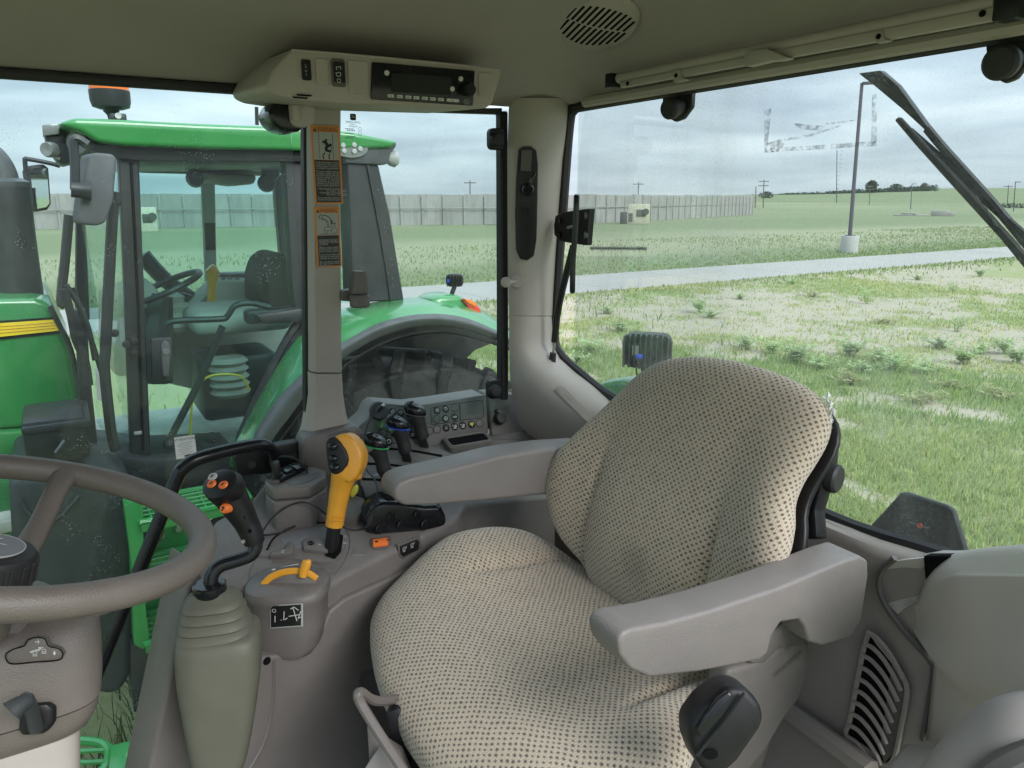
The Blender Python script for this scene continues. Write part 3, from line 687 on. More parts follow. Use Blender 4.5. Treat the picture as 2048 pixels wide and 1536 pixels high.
def wood():
    m = MB(); rnd = random.Random(5)
    for u in range(1500, 1868, 5):
        t = (u-1500)/368; D = 560+rnd.uniform(-20, 40); d = ray(u, 395); p = Vector((d.x, d.y, 0)).normalized()*D
        hh = 1.4+3.6*t**1.2+rnd.uniform(-.5, .7); z0 = EYE.z+D/1546*(395-(391-8*t))-2
        for i in range(90):
            c = p+Vector((rnd.uniform(-2.5, 2.5), rnd.uniform(-2.5, 2.5), z0+hh*rnd.random())); s = rnd.uniform(.6, 1.3)
            q = [Vector((rnd.uniform(-1, 1), rnd.uniform(-1, 1), rnd.uniform(-1, 1)))*s for _ in range(3)]; m.add([c+x for x in q], [(0, 1, 2)])
    for u in range(1975, 2060, 4):
        D = 240+rnd.uniform(-6, 6); d = ray(u, 395); p = Vector((d.x, d.y, 0)).normalized()*D
        for i in range(26):
            c = p+Vector((rnd.uniform(-1.2, 1.2), rnd.uniform(-1.2, 1.2), rnd.random()*1.1)); s = rnd.uniform(.2, .4)
            q = [Vector((rnd.uniform(-1, 1), rnd.uniform(-1, 1), rnd.uniform(-1, 1)))*s for _ in range(3)]; m.add([c+x for x in q], [(0, 1, 2)])
    o = part('wood', m, 'tree_leaf', smooth=0); o['kind'] = 'stuff'; o['label'] = 'far-off band of trees along the skyline'; o['category'] = 'trees'
wood()
# stacked concrete slabs in the field
base = g(1845, 432); hd = Vector((base.x, base.y, 0)).normalized(); s = Vector((hd.y, -hd.x, 0))
for k, (du, w_, h_, z, lab) in enumerate([(-2.0, 2.4, .22, 0, 'lowest flat slab at the left of the pale slab pile'), (-.6, 3.0, .25, .0, 'long flat slab lying in the middle of the pale slab pile'), (-1.4, 2.0, .22, .26, 'upper flat slab resting on the left of the pale slab pile'),
        (1.7, 2.2, .8, 0, 'thick pale block at the right of the slab pile'), (2.7, 1.2, .6, 0, 'small pale block at the right end of the slab pile')]):
    c = base+s*du*1.3+Vector((0, 0, z+h_/2-.02)); tag(part('concrete_slab', box(c, (w_, 1.2, h_), .04, s+hd*U(-.2, .2), hd), 'concrete_path'), lab, 'slab', 'pale slabs piled in the field')
# ribbed pipe lying in the long grass
a, b = g(1180, 515), g(1292, 516)
def pipe():
    m = MB(); n = 34
    for k in range(n): m.join(lathe([(.05, -.02), (.12, 0), (.05, .02)], a.lerp(b, k/(n-1))+Vector((0, 0, .42)), (b-a), 6))
    m.join(tube([a+Vector((0, 0, .42)), b+Vector((0, 0, .42))], .05, 6, 1)); return m
tag(part('ribbed_pipe', pipe(), 'machine_dark'), 'dark ribbed rod lying in the tall dry grass beyond the path', 'pipe')
# ================================================================== OUR CAB: shell, windows, trim
GX, RY = 1.76, -1.22
XR, YR = Vector((0, -1, 0)), Vector((0, 0, 1))          # across and up on panels that face the driver's left
def dsheet(rows, thick=None): return sheet([[atD(u, v, D) for u, v, D in r] for r in rows], thick)
def depth(p): return (p-EYE).dot(_f)
cab = thing('tractor_cab', V(1.0, -.1, -1.32), 'beige tractor cab interior shell with pillars, headliner and large windows', 'tractor cab')
def ceil_z(x, y):
    e1 = max(0, 1.75-x); e2 = max(0, y+1.20); e3 = max(0, x-.18); e2 *= 2.8; e = 1/(1/(e1+1e-3)**3+1/(e2+1e-3)**3+1/(e3+1e-3)**3)**(1/3)
    return .226+.165*(1-math.exp(-(e/.34)**1.5))
rows = [[V(x, y, ceil_z(x, y)) for x in np.linspace(.18, 1.75, 40)] for y in np.linspace(-1.20, 1.15, 50)]
part('headliner', sheet(rows), 'headliner', cab, smooth=180)
part('unseen_roof_shell', box(V(1.0, -.03, .49), (1.76, 2.5, .16), .06), 'deere_green', cab)  # outer roof out of view, added so sky light doesn't leak in
part('header_rim', tube([V(.16, -1.2, .225), V(.16, 1.15, .225)], .03, 8, 1), 'trim_beige', cab)
part('floor_mat', box(V(.98, -.12, -1.335), (1.50, 2.2, .03), .005), 'black_rubber', cab)
# right-hand door with its full-height pane
def pane(name, pts, off, m, par):
    return part(name, prism(pts, off), m, par, smooth=0)
part('door_seal', box(V(1.735, .25, .220), (.035, 1.50, .018), .005), 'black_rubber', cab)
door = part('door_frame', prism([onX(607, 185, 1.735), onX(621, 185, 1.735), onX(624, 560, 1.735), onX(626, 900, 1.735), onX(612, 900, 1.735), onX(610, 560, 1.735)], (.03, 0, 0), .003, 1), 'black_rubber', cab)
pane('door_pane', [V(GX, -.49, -1.52), V(GX, .98, -1.52), V(GX, .98, .235), V(GX, -.49, .235)], (.005, 0, 0), 'glass_side', cab)
part('door_bottom_bar', box(V(GX, .25, -1.54), (.04, 1.5, .05), .01), 'black_rubber', cab)
part('front_pillar', tube([V(1.74, 1.02, -1.5), V(1.74, 1.06, -.6), V(1.72, 1.02, .25)], .05, 8), 'trim_beige', cab)
part('left_front_pillar', tube([V(.22, 1.02, -1.5), V(.22, 1.06, -.6), V(.24, 1.02, .25)], .05, 8), 'trim_beige', cab)
pane('windscreen', [V(.27, 1.07, -1.1), V(1.69, 1.07, -1.1), V(1.69, 1.06, .22), V(.27, 1.06, .22)], (0, .005, 0), 'glass_plain', cab)
# middle pillar
bp = [(215, 622, 686), (300, 622, 685), (420, 623, 685), (560, 624, 686), (700, 625, 687), (745, 625, 688)]
def pillar_rings(rws, X, dx):
    R = []
    for v, a, b in rws:
        l, r = onX(a, v, X), onX(b, v, X); e = Vector((dx, 0, 0)); w = (r-l); R.append([l+e, l+e*.25, l+w*.1, r-w*.1, r+e*.25, r+e])
    return R
part('middle_pillar', loft(pillar_rings(bp, 1.70, .06)), 'trim_beige', cab)
part('middle_pillar_foot', loft(pillar_rings([(748, 625, 688), (790, 626, 690), (830, 622, 696), (862, 617, 706), (876, 612, 712), (885, 611, 713)], 1.695, .06)), 'trim_beige', cab)
# rear quarter window
pane('quarter_pane', [V(GX, -.56, -.66), V(GX, -1.06, -.66), V(GX, -1.06, .22), V(GX, -.56, .22)], (.005, 0, 0), 'glass_quarter', cab)
part('quarter_seal', prism([onX(1002, 222, 1.735), onX(1017, 222, 1.735), onX(1018, 560, 1.735), onX(1018, 800, 1.735), onX(1003, 800, 1.735), onX(1003, 560, 1.735)], (.03, 0, 0), .004, 1), 'black_rubber', cab)
part('quarter_top_seal', prism([onX(690, 216, 1.74), onX(1004, 216, 1.74), onX(1004, 228, 1.74), onX(690, 218, 1.74)], (.025, 0, 0)), 'black_rubber', cab)
part('lower_side_wall', box(V(1.775, -.86, -1.0), (.05, .66, .74), .01), 'trim_beige', cab)
# rear pillar trim: two mouldings with a seam, blending into the rear sill
CP = [(196, 1019, 1138), (203, 1018, 1140), (260, 1016, 1134), (320, 1015, 1127), (420, 1015, 1119), (520, 1016, 1112), (600, 1017, 1107), (629, 1018, 1106),
      (633, 1018, 1105), (690, 1018, 1106), (716, 1019, 1120), (745, 1020, 1153), (770, 1021, 1186), (800, 1026, 1222), (840, 1040, 1290), (900, 1070, 1390), (980, 1100, 1530), (1040, 1120, 1660)]
def cp_lr(v):
    for a, b in zip(CP, CP[1:]):
        if a[0] <= v <= b[0]:
            t = (v-a[0])/(b[0]-a[0]); return a[1]+(b[1]-a[1])*t, a[2]+(b[2]-a[2])*t
    return CP[-1][1:] if v > CP[0][0] else CP[0][1:]
def cpt(u, v, lift=0.0):
    l, r = cp_lr(v); s = (u-l)/(r-l); DL = depth(onX(l, v, 1.73)); DR = depth(onY(r, v, -1.175))
    bul = .05*(1-abs(2*max(0, min(1, s))-.8)**1.8 if 0 <= s <= 1 else 0)
    return atD(u, v, DL+(DR-DL)*s-bul-lift)
def cp_sheet(v0, v1, n):
    return sheet([[cpt(cp_lr(v)[0]+(cp_lr(v)[1]-cp_lr(v)[0])*s, v) for s in np.linspace(0, 1, 13)] for v in np.linspace(v0, v1, n)], _f*.02)
part('rear_pillar_trim', cp_sheet(196, 631.5, 22), 'trim_beige', cab, smooth=50)
part('rear_pillar_trim', cp_sheet(633, 1040, 30), 'trim_beige', cab, smooth=50)
# recessed black equipment panel on the rear pillar
rim = [(1036, 300), (1046, 294), (1062, 294), (1073, 302), (1076, 330), (1075, 400), (1073, 480), (1068, 512), (1055, 521), (1040, 518), (1032, 500), (1030, 430), (1032, 360)]
eq = part('equipment_panel', prism([cpt(u, v, .004) for u, v in rim], _f*-.006, .002, 1), 'black_plastic', cab)
part('blank_cover', prism([cpt(u, v, .012) for u, v in ((1043, 301), (1064, 301), (1062, 343), (1041, 342))], _f*-.003), 'console_dark', eq)
part('socket', lathe([(.0, .008), (.012, .008), (.016, .004), (.016, 0)], cpt(1056, 380, .012), -_f, 18), 'black_satin', eq)
part('aerial_stub', tube([cpt(1056, 380, .02), cpt(1062, 362, .035), cpt(1070, 345, .03)], .003, 6), 'black_satin', eq)
for i in range(9): part('grille_hole', lathe([(.0015, .001), (.0015, 0)], cpt(1046+(i % 3)*5, 418+(i//3)*5, .012), -_f, 6), 'black_gap', eq)
part('access_cover', prism([cpt(u, v, .002) for u, v in ((1108, 780), (1118, 771), (1128, 774), (1180, 826), (1200, 852), (1178, 848))], _f*-.0015, .0008, 1), 'trim_beige', cab)
# rear window
pane('rear_pane', [V(.20, RY, -.72), V(1.68, RY, -.72), V(1.68, RY, .25), V(.20, RY, .25)], (0, -.005, 0), 'glass_rear', cab)
sealpx = [(2300, 17), (2060, 58), (1600, 137), (1170, 211), (1148, 220), (1138, 250), (1125, 420), (1112, 600), (1109, 680), (1123, 712), (1160, 747), (1215, 790), (1350, 866), (1640, 1026), (1880, 1108), (2010, 1160)]
part('rear_window_seal', tube([onY(u, v, -1.195) for u, v in sealpx], .014, 8, 4), 'black_rubber', cab)
# rear wall and sill
def onRW(u, v): return onY(u, v, -1.14)
rs = [[onY(u, v, -1.178) for u, v in ((1500, 960), (1640, 1035), (1760, 1080), (1880, 1116), (1990, 1150))],
      [onY(u, v, -1.15) for u, v in ((1500, 975), (1640, 1048), (1755, 1096), (1870, 1132), (1985, 1168))],
      [onY(u, v, -1.14) for u, v in ((1500, 1000), (1640, 1068), (1750, 1116), (1862, 1150), (1980, 1186))],
      [onY(u, v, -1.13) for u, v in ((1500, 1200), (1640, 1200), (1750, 1220), (1860, 1240), (1980, 1250))],
      [onY(u, v, -1.11) for u, v in ((1480, 1560), (1620, 1560), (1750, 1570), (1880, 1580), (1990, 1590))]]
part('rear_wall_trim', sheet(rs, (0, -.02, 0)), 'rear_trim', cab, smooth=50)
part('rear_lower_wall', box(V(1.0, -1.21, -.98), (1.5, .04, .62), .01), 'trim_beige', cab)
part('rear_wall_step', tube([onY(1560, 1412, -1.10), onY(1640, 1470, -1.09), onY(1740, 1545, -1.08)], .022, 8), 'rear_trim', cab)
vent = thing('vent_grille', onY(1745, 1500, -1.12), 'curved slotted air vent set in the rear wall beside the seat', 'vent')
vp = [(1736, 1270), (1760, 1290), (1790, 1328), (1813, 1368), (1811, 1410), (1803, 1450), (1790, 1512), (1770, 1530), (1735, 1500), (1693, 1470), (1700, 1440), (1715, 1360)]
part('vent_opening', prism([onY(u, v, -1.112) for u, v in vp], (0, .003, 0)), 'black_gap', vent)
part('vent_backing', prism([onY(u, v, -1.1085) for u, v in ((1786, 1318), (1812, 1366), (1808, 1420), (1794, 1500), (1770, 1525), (1760, 1500))], (0, .001, 0)), 'console_dark', vent)
for k in range(10):
    x0, y0 = 1738-4.6*k, 1262+23.2*k
    P = [onY(x0+du, y0+dv, -1.104) for du, dv in ((-4, 2), (14, 12), (34, 34), (52, 62), (70-1.2*k, 98-2*k))]
    part('vent_slat', tube(P, .0042, 6, 4), 'rear_trim', vent)
part('vent_rim', tube([onY(u, v, -1.107) for u, v in vp], .0045, 6, 3, closed=True), 'rear_trim', vent)
# left fender box trim
def yv(u): return -1.115+.17*(u-1860)/190
lr = [[onY(u, v, yv(u)-.05) for u, v in ((1846, 1108), (1900, 1110), (1960, 1104), (2060, 1096))],
      [onY(u, v, yv(u)) for u, v in ((1850, 1158), (1905, 1145), (1960, 1145), (2060, 1146))],
      [onY(u, v, yv(u)+.012) for u, v in ((1830, 1205), (1890, 1170), (1960, 1165), (2060, 1165))],
      [onY(u, v, yv(u)+.01) for u, v in ((1815, 1240), (1890, 1260), (1960, 1270), (2060, 1270))],
      [onY(u, v, yv(u)+.03) for u, v in ((1862, 1318), (1900, 1350), (1960, 1390), (2060, 1400))],
      [onY(u, v, yv(u)+.015) for u, v in ((1866, 1345), (1900, 1380), (1960, 1420), (2060, 1440))],
      [onY(u, v, yv(u)+.02) for u, v in ((1852, 1480), (1900, 1500), (1960, 1540), (2060, 1560))]]
def fine(rws, k=4):
    a = [catmull(r, k) for r in rws]; cols = list(zip(*a)); b = [catmull(c, k) for c in cols]; return list(map(list, zip(*b)))
fb = thing('fender_box_trim', onY(1950, 1540, -1.0), 'pale moulded fender box trim with a hollow at the left rear corner', 'trim panel')
part('panel', sheet(fine(lr), (0, -.03, 0)), 'trim_pale_lit', fb, smooth=60)
hol = [[onY(u, v, -1.13) for u, v in ((1768, 1128), (1800, 1121), (1848, 1116))], [onY(u, v, -1.15) for u, v in ((1758, 1165), (1795, 1158), (1843, 1155))],
       [onY(u, v, -1.135) for u, v in ((1770, 1200), (1800, 1196), (1838, 1190))], [onY(u, v, -1.12) for u, v in ((1795, 1228), (1812, 1215), (1830, 1205))]]
part('hollow', sheet(fine(hol), (0, -.01, 0)), 'trim_pale_lit', fb, smooth=60)
part('seam_bead', tube([onY(u, v, -1.115) for u, v in ((1790, 1116), (1764, 1140), (1757, 1175), (1775, 1218), (1815, 1270), (1858, 1318), (1867, 1345), (1858, 1410), (1846, 1480))], .0055, 6, 5), 'console_dark', fb)
part('black_gap_fill', prism([onY(u, v, -1.12) for u, v in ((1846, 1112), (1902, 1112), (1862, 1150), (1850, 1164))], (0, -.02, 0), .002, 1), 'black_gap', fb)  # black fill standing in for the dark of the gap beside the panel
dh = thing('door_pull', atD(1980, 1545, .80), 'thick curved grey door pull at the bottom of the door opening', 'door handle')
part('grip', tube([atD(1870, 1600, .84), atD(1925, 1545, .82), atD(1985, 1490, .80), atD(2040, 1462, .78), atD(2110, 1450, .77)], [.030, .034, .036, .036, .036], 12), 'pale_rubber', dh)
part('inner_pad', tube([atD(1960, 1600, .76), atD(2010, 1555, .75), atD(2090, 1515, .74)], .022, 10), 'console_dark', dh)
fbx = thing('floor_box', atD(1830, 1530, 1.1), 'small beige plastic box standing on the floor by the rear wall', 'box')
part('body', prism([atD(1760, 1545, 1.10), atD(1812, 1478, 1.16), atD(1880, 1490, 1.10), atD(1905, 1520, 1.05), atD(1880, 1590, 1.0)], (0, 0, -.12), .012), 'trim_beige', fbx)
part('lid_edge', tube([atD(1760, 1543, 1.098), atD(1830, 1560, 1.05), atD(1882, 1588, .998)], .003, 6), 'console_dark', fbx)
# ------------------------------------------------------------------ sun blind and speaker on the headliner
sb = thing('sun_blind', onY(1600, 100, -1.10), 'rolled beige sun blind fixed along the rear edge of the headliner', 'sun blind')
part('roller', tube([onY(1238, 157, -1.10), onY(1995, 3, -1.10)], .0105, 12, 1), 'trim_beige', sb)
part('pull_bar', prism([onY(1238, 163, -1.09), onY(2000, 10, -1.09), onY(2002, 38, -1.09), onY(1240, 176, -1.09)], (0, -.012, 0), .003), 'trim_beige', sb)
part('end_cap', box(onY(1226, 162, -1.10), (.022, .03, .030), .003), 'black_plastic', sb)
part('end_cap', box(onY(2022, 12, -1.10), (.03, .03, .036), .003), 'black_plastic', sb)
part('pull_handle', prism([onY(u, v, -1.075) for u, v in ((1486, 112), (1490, 102), (1530, 96), (1552, 104), (1578, 116), (1560, 121), (1540, 122), (1490, 134))], (0, -.02, 0), .004), 'trim_beige', sb)
for u, v in ((1352, 151), (1757, 73)):
    tb = part('tab', prism([onY(u+a, v+b, -1.085) for a, b in ((-6, -10), (6, -12), (10, 4), (24, 8), (10, 12), (-6, 14))], (0, -.01, 0), .002), 'trim_beige', sb); part('hole', lathe([(.004, .001), (.004, 0)], onY(u, v, -1.084), (0, 1, 0), 10), 'black_gap', tb)
for u, v in ((1255, 167), (1965, 27)): part('screw', lathe([(.0045, .001), (.0045, 0)], onY(u, v, -1.088), (0, 1, 0), 10), 'black_gap', sb)
part('painted_recess_shadow', prism([onY(1215, 152, -1.118), onY(2010, -8, -1.118), onY(2010, 2, -1.118), onY(1225, 160, -1.118)], (0, -.004, 0)), 'black_gap', sb)  # black strip painting the shadow line above the blind
part('rear_header', tube([onY(1170, 205, -1.16), onY(1600, 130, -1.16), onY(2100, 42, -1.16)], .012, 8, 1), 'trim_beige', cab)
# speaker
def onCeil(u, v, lo=.6, hi=2.6):
    for k in range(60):
        D = (lo+hi)/2; p = atD(u, v, D)
        if p.z-H < ceil_z(p.x, p.y): lo = D
        else: hi = D
    return atD(u, v, lo)
sc = onCeil(1193, 42); sa, sb_ = onCeil(1268, 60), onCeil(1180, 100); sx = (sa-sc).normalized(); n_ = sx.cross(sb_-sc).normalized()
if n_.z > 0: n_ = -n_
sy = sx.cross(n_); sw, sh = (onCeil(1268, 55)-onCeil(1118, 28)).length/2, (onCeil(1180, 100)-onCeil(1205, -8)).length/2
spk = thing('ceiling_speaker', sc, 'oval beige speaker grille with dark slots in the headliner', 'speaker')
part('bezel', lathe([(1.0, -.002), (1.0, .006), (.94, .010), (0, .010)], sc, n_, 36, sw, sh, up=sx), 'trim_beige', spk)
slot_me = None
for i in range(11):
    a = (-.80+.16*i); hh = .82*math.sqrt(max(.05, 1-a*a))
    for sgn in (-1, 1):
        L = hh*.92; yy = sgn*L*.5+.06*math.cos(a*2.5)
        c = sc+sx*(a*sw*.93)+sy*(yy*sh*.92)+n_*.0095
        part('slot', box(c, (.0058, L*sh*.86, .003), .001, sx+sy*.12, sy-sx*.12, 1), 'black_gap', spk)
# ------------------------------------------------------------------ overhead radio console
FX = 1.44
oc = thing('overhead_console', onX(770, 215, 1.5), 'beige overhead console with a black radio and switches under the headliner', 'overhead console')
def pxp(u0, v0, u1, v1, X, t, r, bev=0.0, skew=True):
    """plate whose corners lie on the plane X at these picture points"""
    c = onX((u0+u1)/2, (v0+v1)/2, X); w_ = (onX(u1, (v0+v1)/2, X)-onX(u0, (v0+v1)/2, X)); h_ = onX((u0+u1)/2, v0, X)-onX((u0+u1)/2, v1, X)
    return plate(c, XR, YR, abs(w_.y), abs(h_.z), t, r, 4, bev)
front = [(583, 98), (700, 108), (900, 127), (1003, 139), (1002, 150), (985, 208), (972, 217), (880, 214), (690, 207), (600, 199), (556, 192), (536, 182), (531, 170), (545, 140)]
part('housing', prism([onX(u, v, FX) for u, v in front], (.28, 0, .015), .012, 3), 'trim_beige', oc)
part('face_ridge', tube([onX(u, v, FX-.001) for u, v in ((583, 101), (700, 110), (900, 129), (1000, 141))], .003, 6, 4), 'trim_beige', oc)
sw1 = part('rocker_switch', pxp(603, 120, 621, 161, FX, .005, .003, .001), 'black_plastic', oc)
part('switch_print', text_mb('2\no\n1', onX(612, 141, FX-.0062), XR, YR, .0075, line=.95), 'print_grey', sw1)
for q in ((631, 117, 657, 172), (696, 122, 736, 190), (956, 146, 981, 195)): part('blank_cover', pxp(*q, FX, .0025, .006, .0008), 'trim_beige', oc)
part('switch_bezel', pxp(662, 118, 690, 174, FX, .004, .005, .001), 'console_dark', oc)
sw2 = part('wiper_switch', pxp(666, 125, 687, 166, FX, .008, .003, .001), 'black_plastic', oc)
o_ = onX(677, 146, FX-.0093)
part('switch_print', flat(o_, XR, YR, ring2(0, -.013, .0028, .001)+[bar2((-.005, 0), (.004, .001), .001), bar2((-.005, 0), (-.003, -.006), .001), bar2((-.003, -.006), (.004, -.005), .001), bar2((.004, .001), (.004, -.005), .001), bar2((-.004, .010), (.005, .011), .001), bar2((-.004, .010), (-.003, .005), .001), bar2((.005, .011), (.004, .006), .001)]), 'print_white', sw2)
rad = part('radio', prism([onX(u, v, FX) for u, v in ((742, 124), (948, 142), (944, 212), (740, 199))], (-.006, 0, 0), .003), 'black_satin', oc)
part('display', prism([onX(u, v, FX-.0063) for u, v in ((783, 146), (903, 154), (901, 190), (782, 184))], (-.0008, 0, 0)), 'sticker_black', rad)
for u, v in ((773, 146), (921, 158), (904, 178)): part('round_button', lathe([(0, .003), (.0046, .003), (.005, .001), (.005, 0)], onX(u, v, FX-.006), (-1, 0, 0), 14), 'print_white', rad)
part('volume_knob', lathe([(0, .018), (.011, .018), (.0125, .015), (.0125, 0)], onX(934, 180, FX-.006), (-1, 0, 0), 24), 'black_plastic', rad)
for i, (u, w_) in enumerate(((781, 12), (799, 11), (816, 11), (832, 11), (849, 11), (865, 11), (881, 11), (905, 24))):
    v = 192+(u-781)*.072; bt = part('preset_button', pxp(u-w_/2, v-3, u+w_/2, v+3, FX-.006, .0025, .0008), 'print_white', rad)
    part('button_print', flat(onX(u, v, FX-.0088), XR, YR, [bar2((-.003, 0), (.003, 0), .0012)]), 'sticker_black', bt)
part('radio_print', text_mb('AM/FM\nWEATHER\nBAND', onX(933, 204, FX-.0066), XR, YR, .0038, line=.9), 'print_grey', rad)
for k, (u, v) in enumerate(((608, 189), (600, 194))): part('air_slot', prism([onX(u-16, v-1, FX-.001), onX(u+16, v+1.5, FX-.001), onX(u+14, v+4, FX-.001), onX(u-12, v+2.5, FX-.001)], (-.002, 0, 0)), 'black_gap', oc)
# grab-strap housing at the top of the middle pillar
gh = thing('belt_housing', onX(585, 262, 1.62), 'black rounded housing with beige bracket at the top of the middle pillar', 'housing')
part('shell', prism([onX(u, v, 1.60) for u, v in ((547, 205), (570, 200), (600, 208), (606, 262), (585, 264), (560, 258), (544, 244), (537, 226))], (.10, 0, 0), .014, 3), 'black_satin', gh)
part('bracket', prism([onX(u, v, 1.585) for u, v in ((580, 205), (632, 210), (630, 245), (618, 254), (595, 254), (584, 246))], (.10, 0, 0), .010, 3), 'trim_beige', gh)
part('rib', prism([onX(u, v, 1.578) for u, v in ((584, 208), (600, 209), (603, 238), (594, 246), (586, 240))], (.02, 0, 0), .004), 'trim_beige', gh)
# ------------------------------------------------------------------ window latches, knobs and struts
def latch(u, v, label, X=1.715):
    t = thing('window_latch', onX(u, v, X), label, 'latch')
    part('base', plate(onX(u-2, v, X), XR, YR, .042, .052, .02, .012, 4, .003), 'black_plastic', t)
    part('knob', lathe([(0, .032), (.013, .031), (.0165, .026), (.0165, .012), (.012, .008), (.012, 0)], onX(u-4, v+2, X-.005), (-1, 0, 0), 24), 'black_rubber', t)
latch(989, 279, 'upper black window latch knob on the quarter window edge', 1.72); latch(986, 776, 'lower black window latch knob on the quarter window edge', 1.72)
wh = thing('window_catch', onX(712, 612, 1.70), 'beige quarter window handle sticking out from the middle pillar', 'handle')
part('arm', prism([onX(u, v, 1.69) for u, v in ((682, 582), (712, 578), (712, 604), (682, 602))], (.03, 0, 0), .004), 'console_plastic', wh)
part('hub', lathe([(0, .030), (.020, .029), (.023, .025), (.023, .004), (.020, 0), (0, 0)], onX(720, 614, 1.66), (0, 0, 1), 24), 'console_plastic', wh)
part('lever', loft([[onX(u, v, 1.655)+Vector((dx, 0, 0)) for u, dx in ((a, 0), (b, 0), (b, .028), (a, .028))] for v, a, b in ((588, 705, 736), (570, 707, 735), (548, 709, 733), (543, 712, 730))]), 'console_plastic', wh)
ch = thing('coat_hook', cpt(1025, 563), 'small beige coat hook with round head on the rear pillar', 'hook')
part('flange', lathe([(0, .005), (.016, .004), (.018, 0)], cpt(1034, 563, .002), -_f, 20), 'trim_beige', ch)
hk = cpt(1034, 563, .0); part('stem', tube([hk, hk+(atD(1014, 565, depth(hk)-.045)-hk)], .0055, 8, 1), 'trim_beige', ch)
part('head', lathe([(0, .010), (.012, .008), (.014, .004), (.012, 0), (0, -.001)], atD(1012, 565, depth(hk)-.05), -_f, 20), 'trim_beige', ch)
# rear window opening latch with vertical handle bar
rl = thing('rear_window_latch', onY(1145, 490, -1.15), 'black rear window latch bracket with long vertical handle bar', 'window latch')
br = part('bracket', prism([onY(u, v, -1.15) for u, v in ((1107, 450), (1110, 432), (1125, 424), (1178, 417), (1172, 491), (1120, 483), (1108, 470))], (0, -.02, 0), .002, 1), 'black_plastic', rl)
for u, v in ((1121, 441), (1120, 470)): part('bolt', lathe([(0, .005), (.007, .005), (.008, 0)], onY(u, v, -1.15), (0, 1, 0), 8), 'black_satin', br)
for u, v in ((1178, 431), (1177, 470)): part('pivot', lathe([(0, .012), (.010, .010), (.012, .004), (.012, 0)], onY(u, v, -1.16), (.7, .7, 0), 16), 'grey_disc', rl)
part('handle_bar', tube([onY(1153, 394, -1.12), onY(1153, 400, -1.115), onY(1150, 470, -1.115), onY(1146, 520, -1.115), onY(1145, 575, -1.115), onY(1145, 582, -1.12)], .0075, 10, 3), 'black_satin', rl)
part('spring', tube([onY(1136, 455, -1.147), onY(1150, 452, -1.125)], .004, 6, 1), 'steel', rl)
gs = thing('gas_strut', onY(1100, 728, -1.15), 'black gas strut running down beside the rear pillar', 'gas strut')
part('cylinder', tube([onY(1147, 492, -1.155), onY(1118, 610, -1.150), onY(1109, 684, -1.145)], [.0095, .0095, .0095], 12, 3), 'black_satin', gs)
part('piston_rod', tube([onY(1109, 684, -1.145), onY(1106, 712, -1.143)], .004, 8, 1), 'steel', gs)
part('ball_socket', tube([onY(1106, 706, -1.14), onY(1104, 738, -1.14)], .0095, 10, 1), 'black_rubber', gs)
part('mount', lathe([(0, .008), (.014, .007), (.024, .002), (.026, 0)], onY(1092, 721, -1.148), (-.55, .8, .1), 24), 'trim_beige', gs)
part('ball_stud', tube([onY(1091, 720, -1.14), onY(1104, 722, -1.135)], .006, 8, 1), 'steel', gs)
for u, v, s_, lab in ((1353, 214, 1.0, 'black rubber hinge knob at the top of the rear window beside the blind tab'), (2014, 122, 1.5, 'large black rubber hinge knob at the top of the rear window by the wiper pivot')):
    t = thing('hinge_knob', onY(u, v, -1.18), lab, 'knob')
    k = s_*(.72 if s_ > 1 else 1)
    part('plate', prism([onY(u+a*s_, v+b*s_, -1.205) for a, b in ((-30, -28), (32, -36), (30, 0), (12, 24), (-4, 30), (-22, 20), (-28, 0))], (0, -.012, 0), .004), 'tractor_black', t)
    part('knob', lathe([(0, .03*k), (.018*k, .028*k), (.022*k, .022*k), (.021*k, .004*k), (.017*k, 0), (.017*k, -.02)], onY(u-3, v+2, -1.185), (-.2, .95, -.15), 24), 'black_rubber', t)
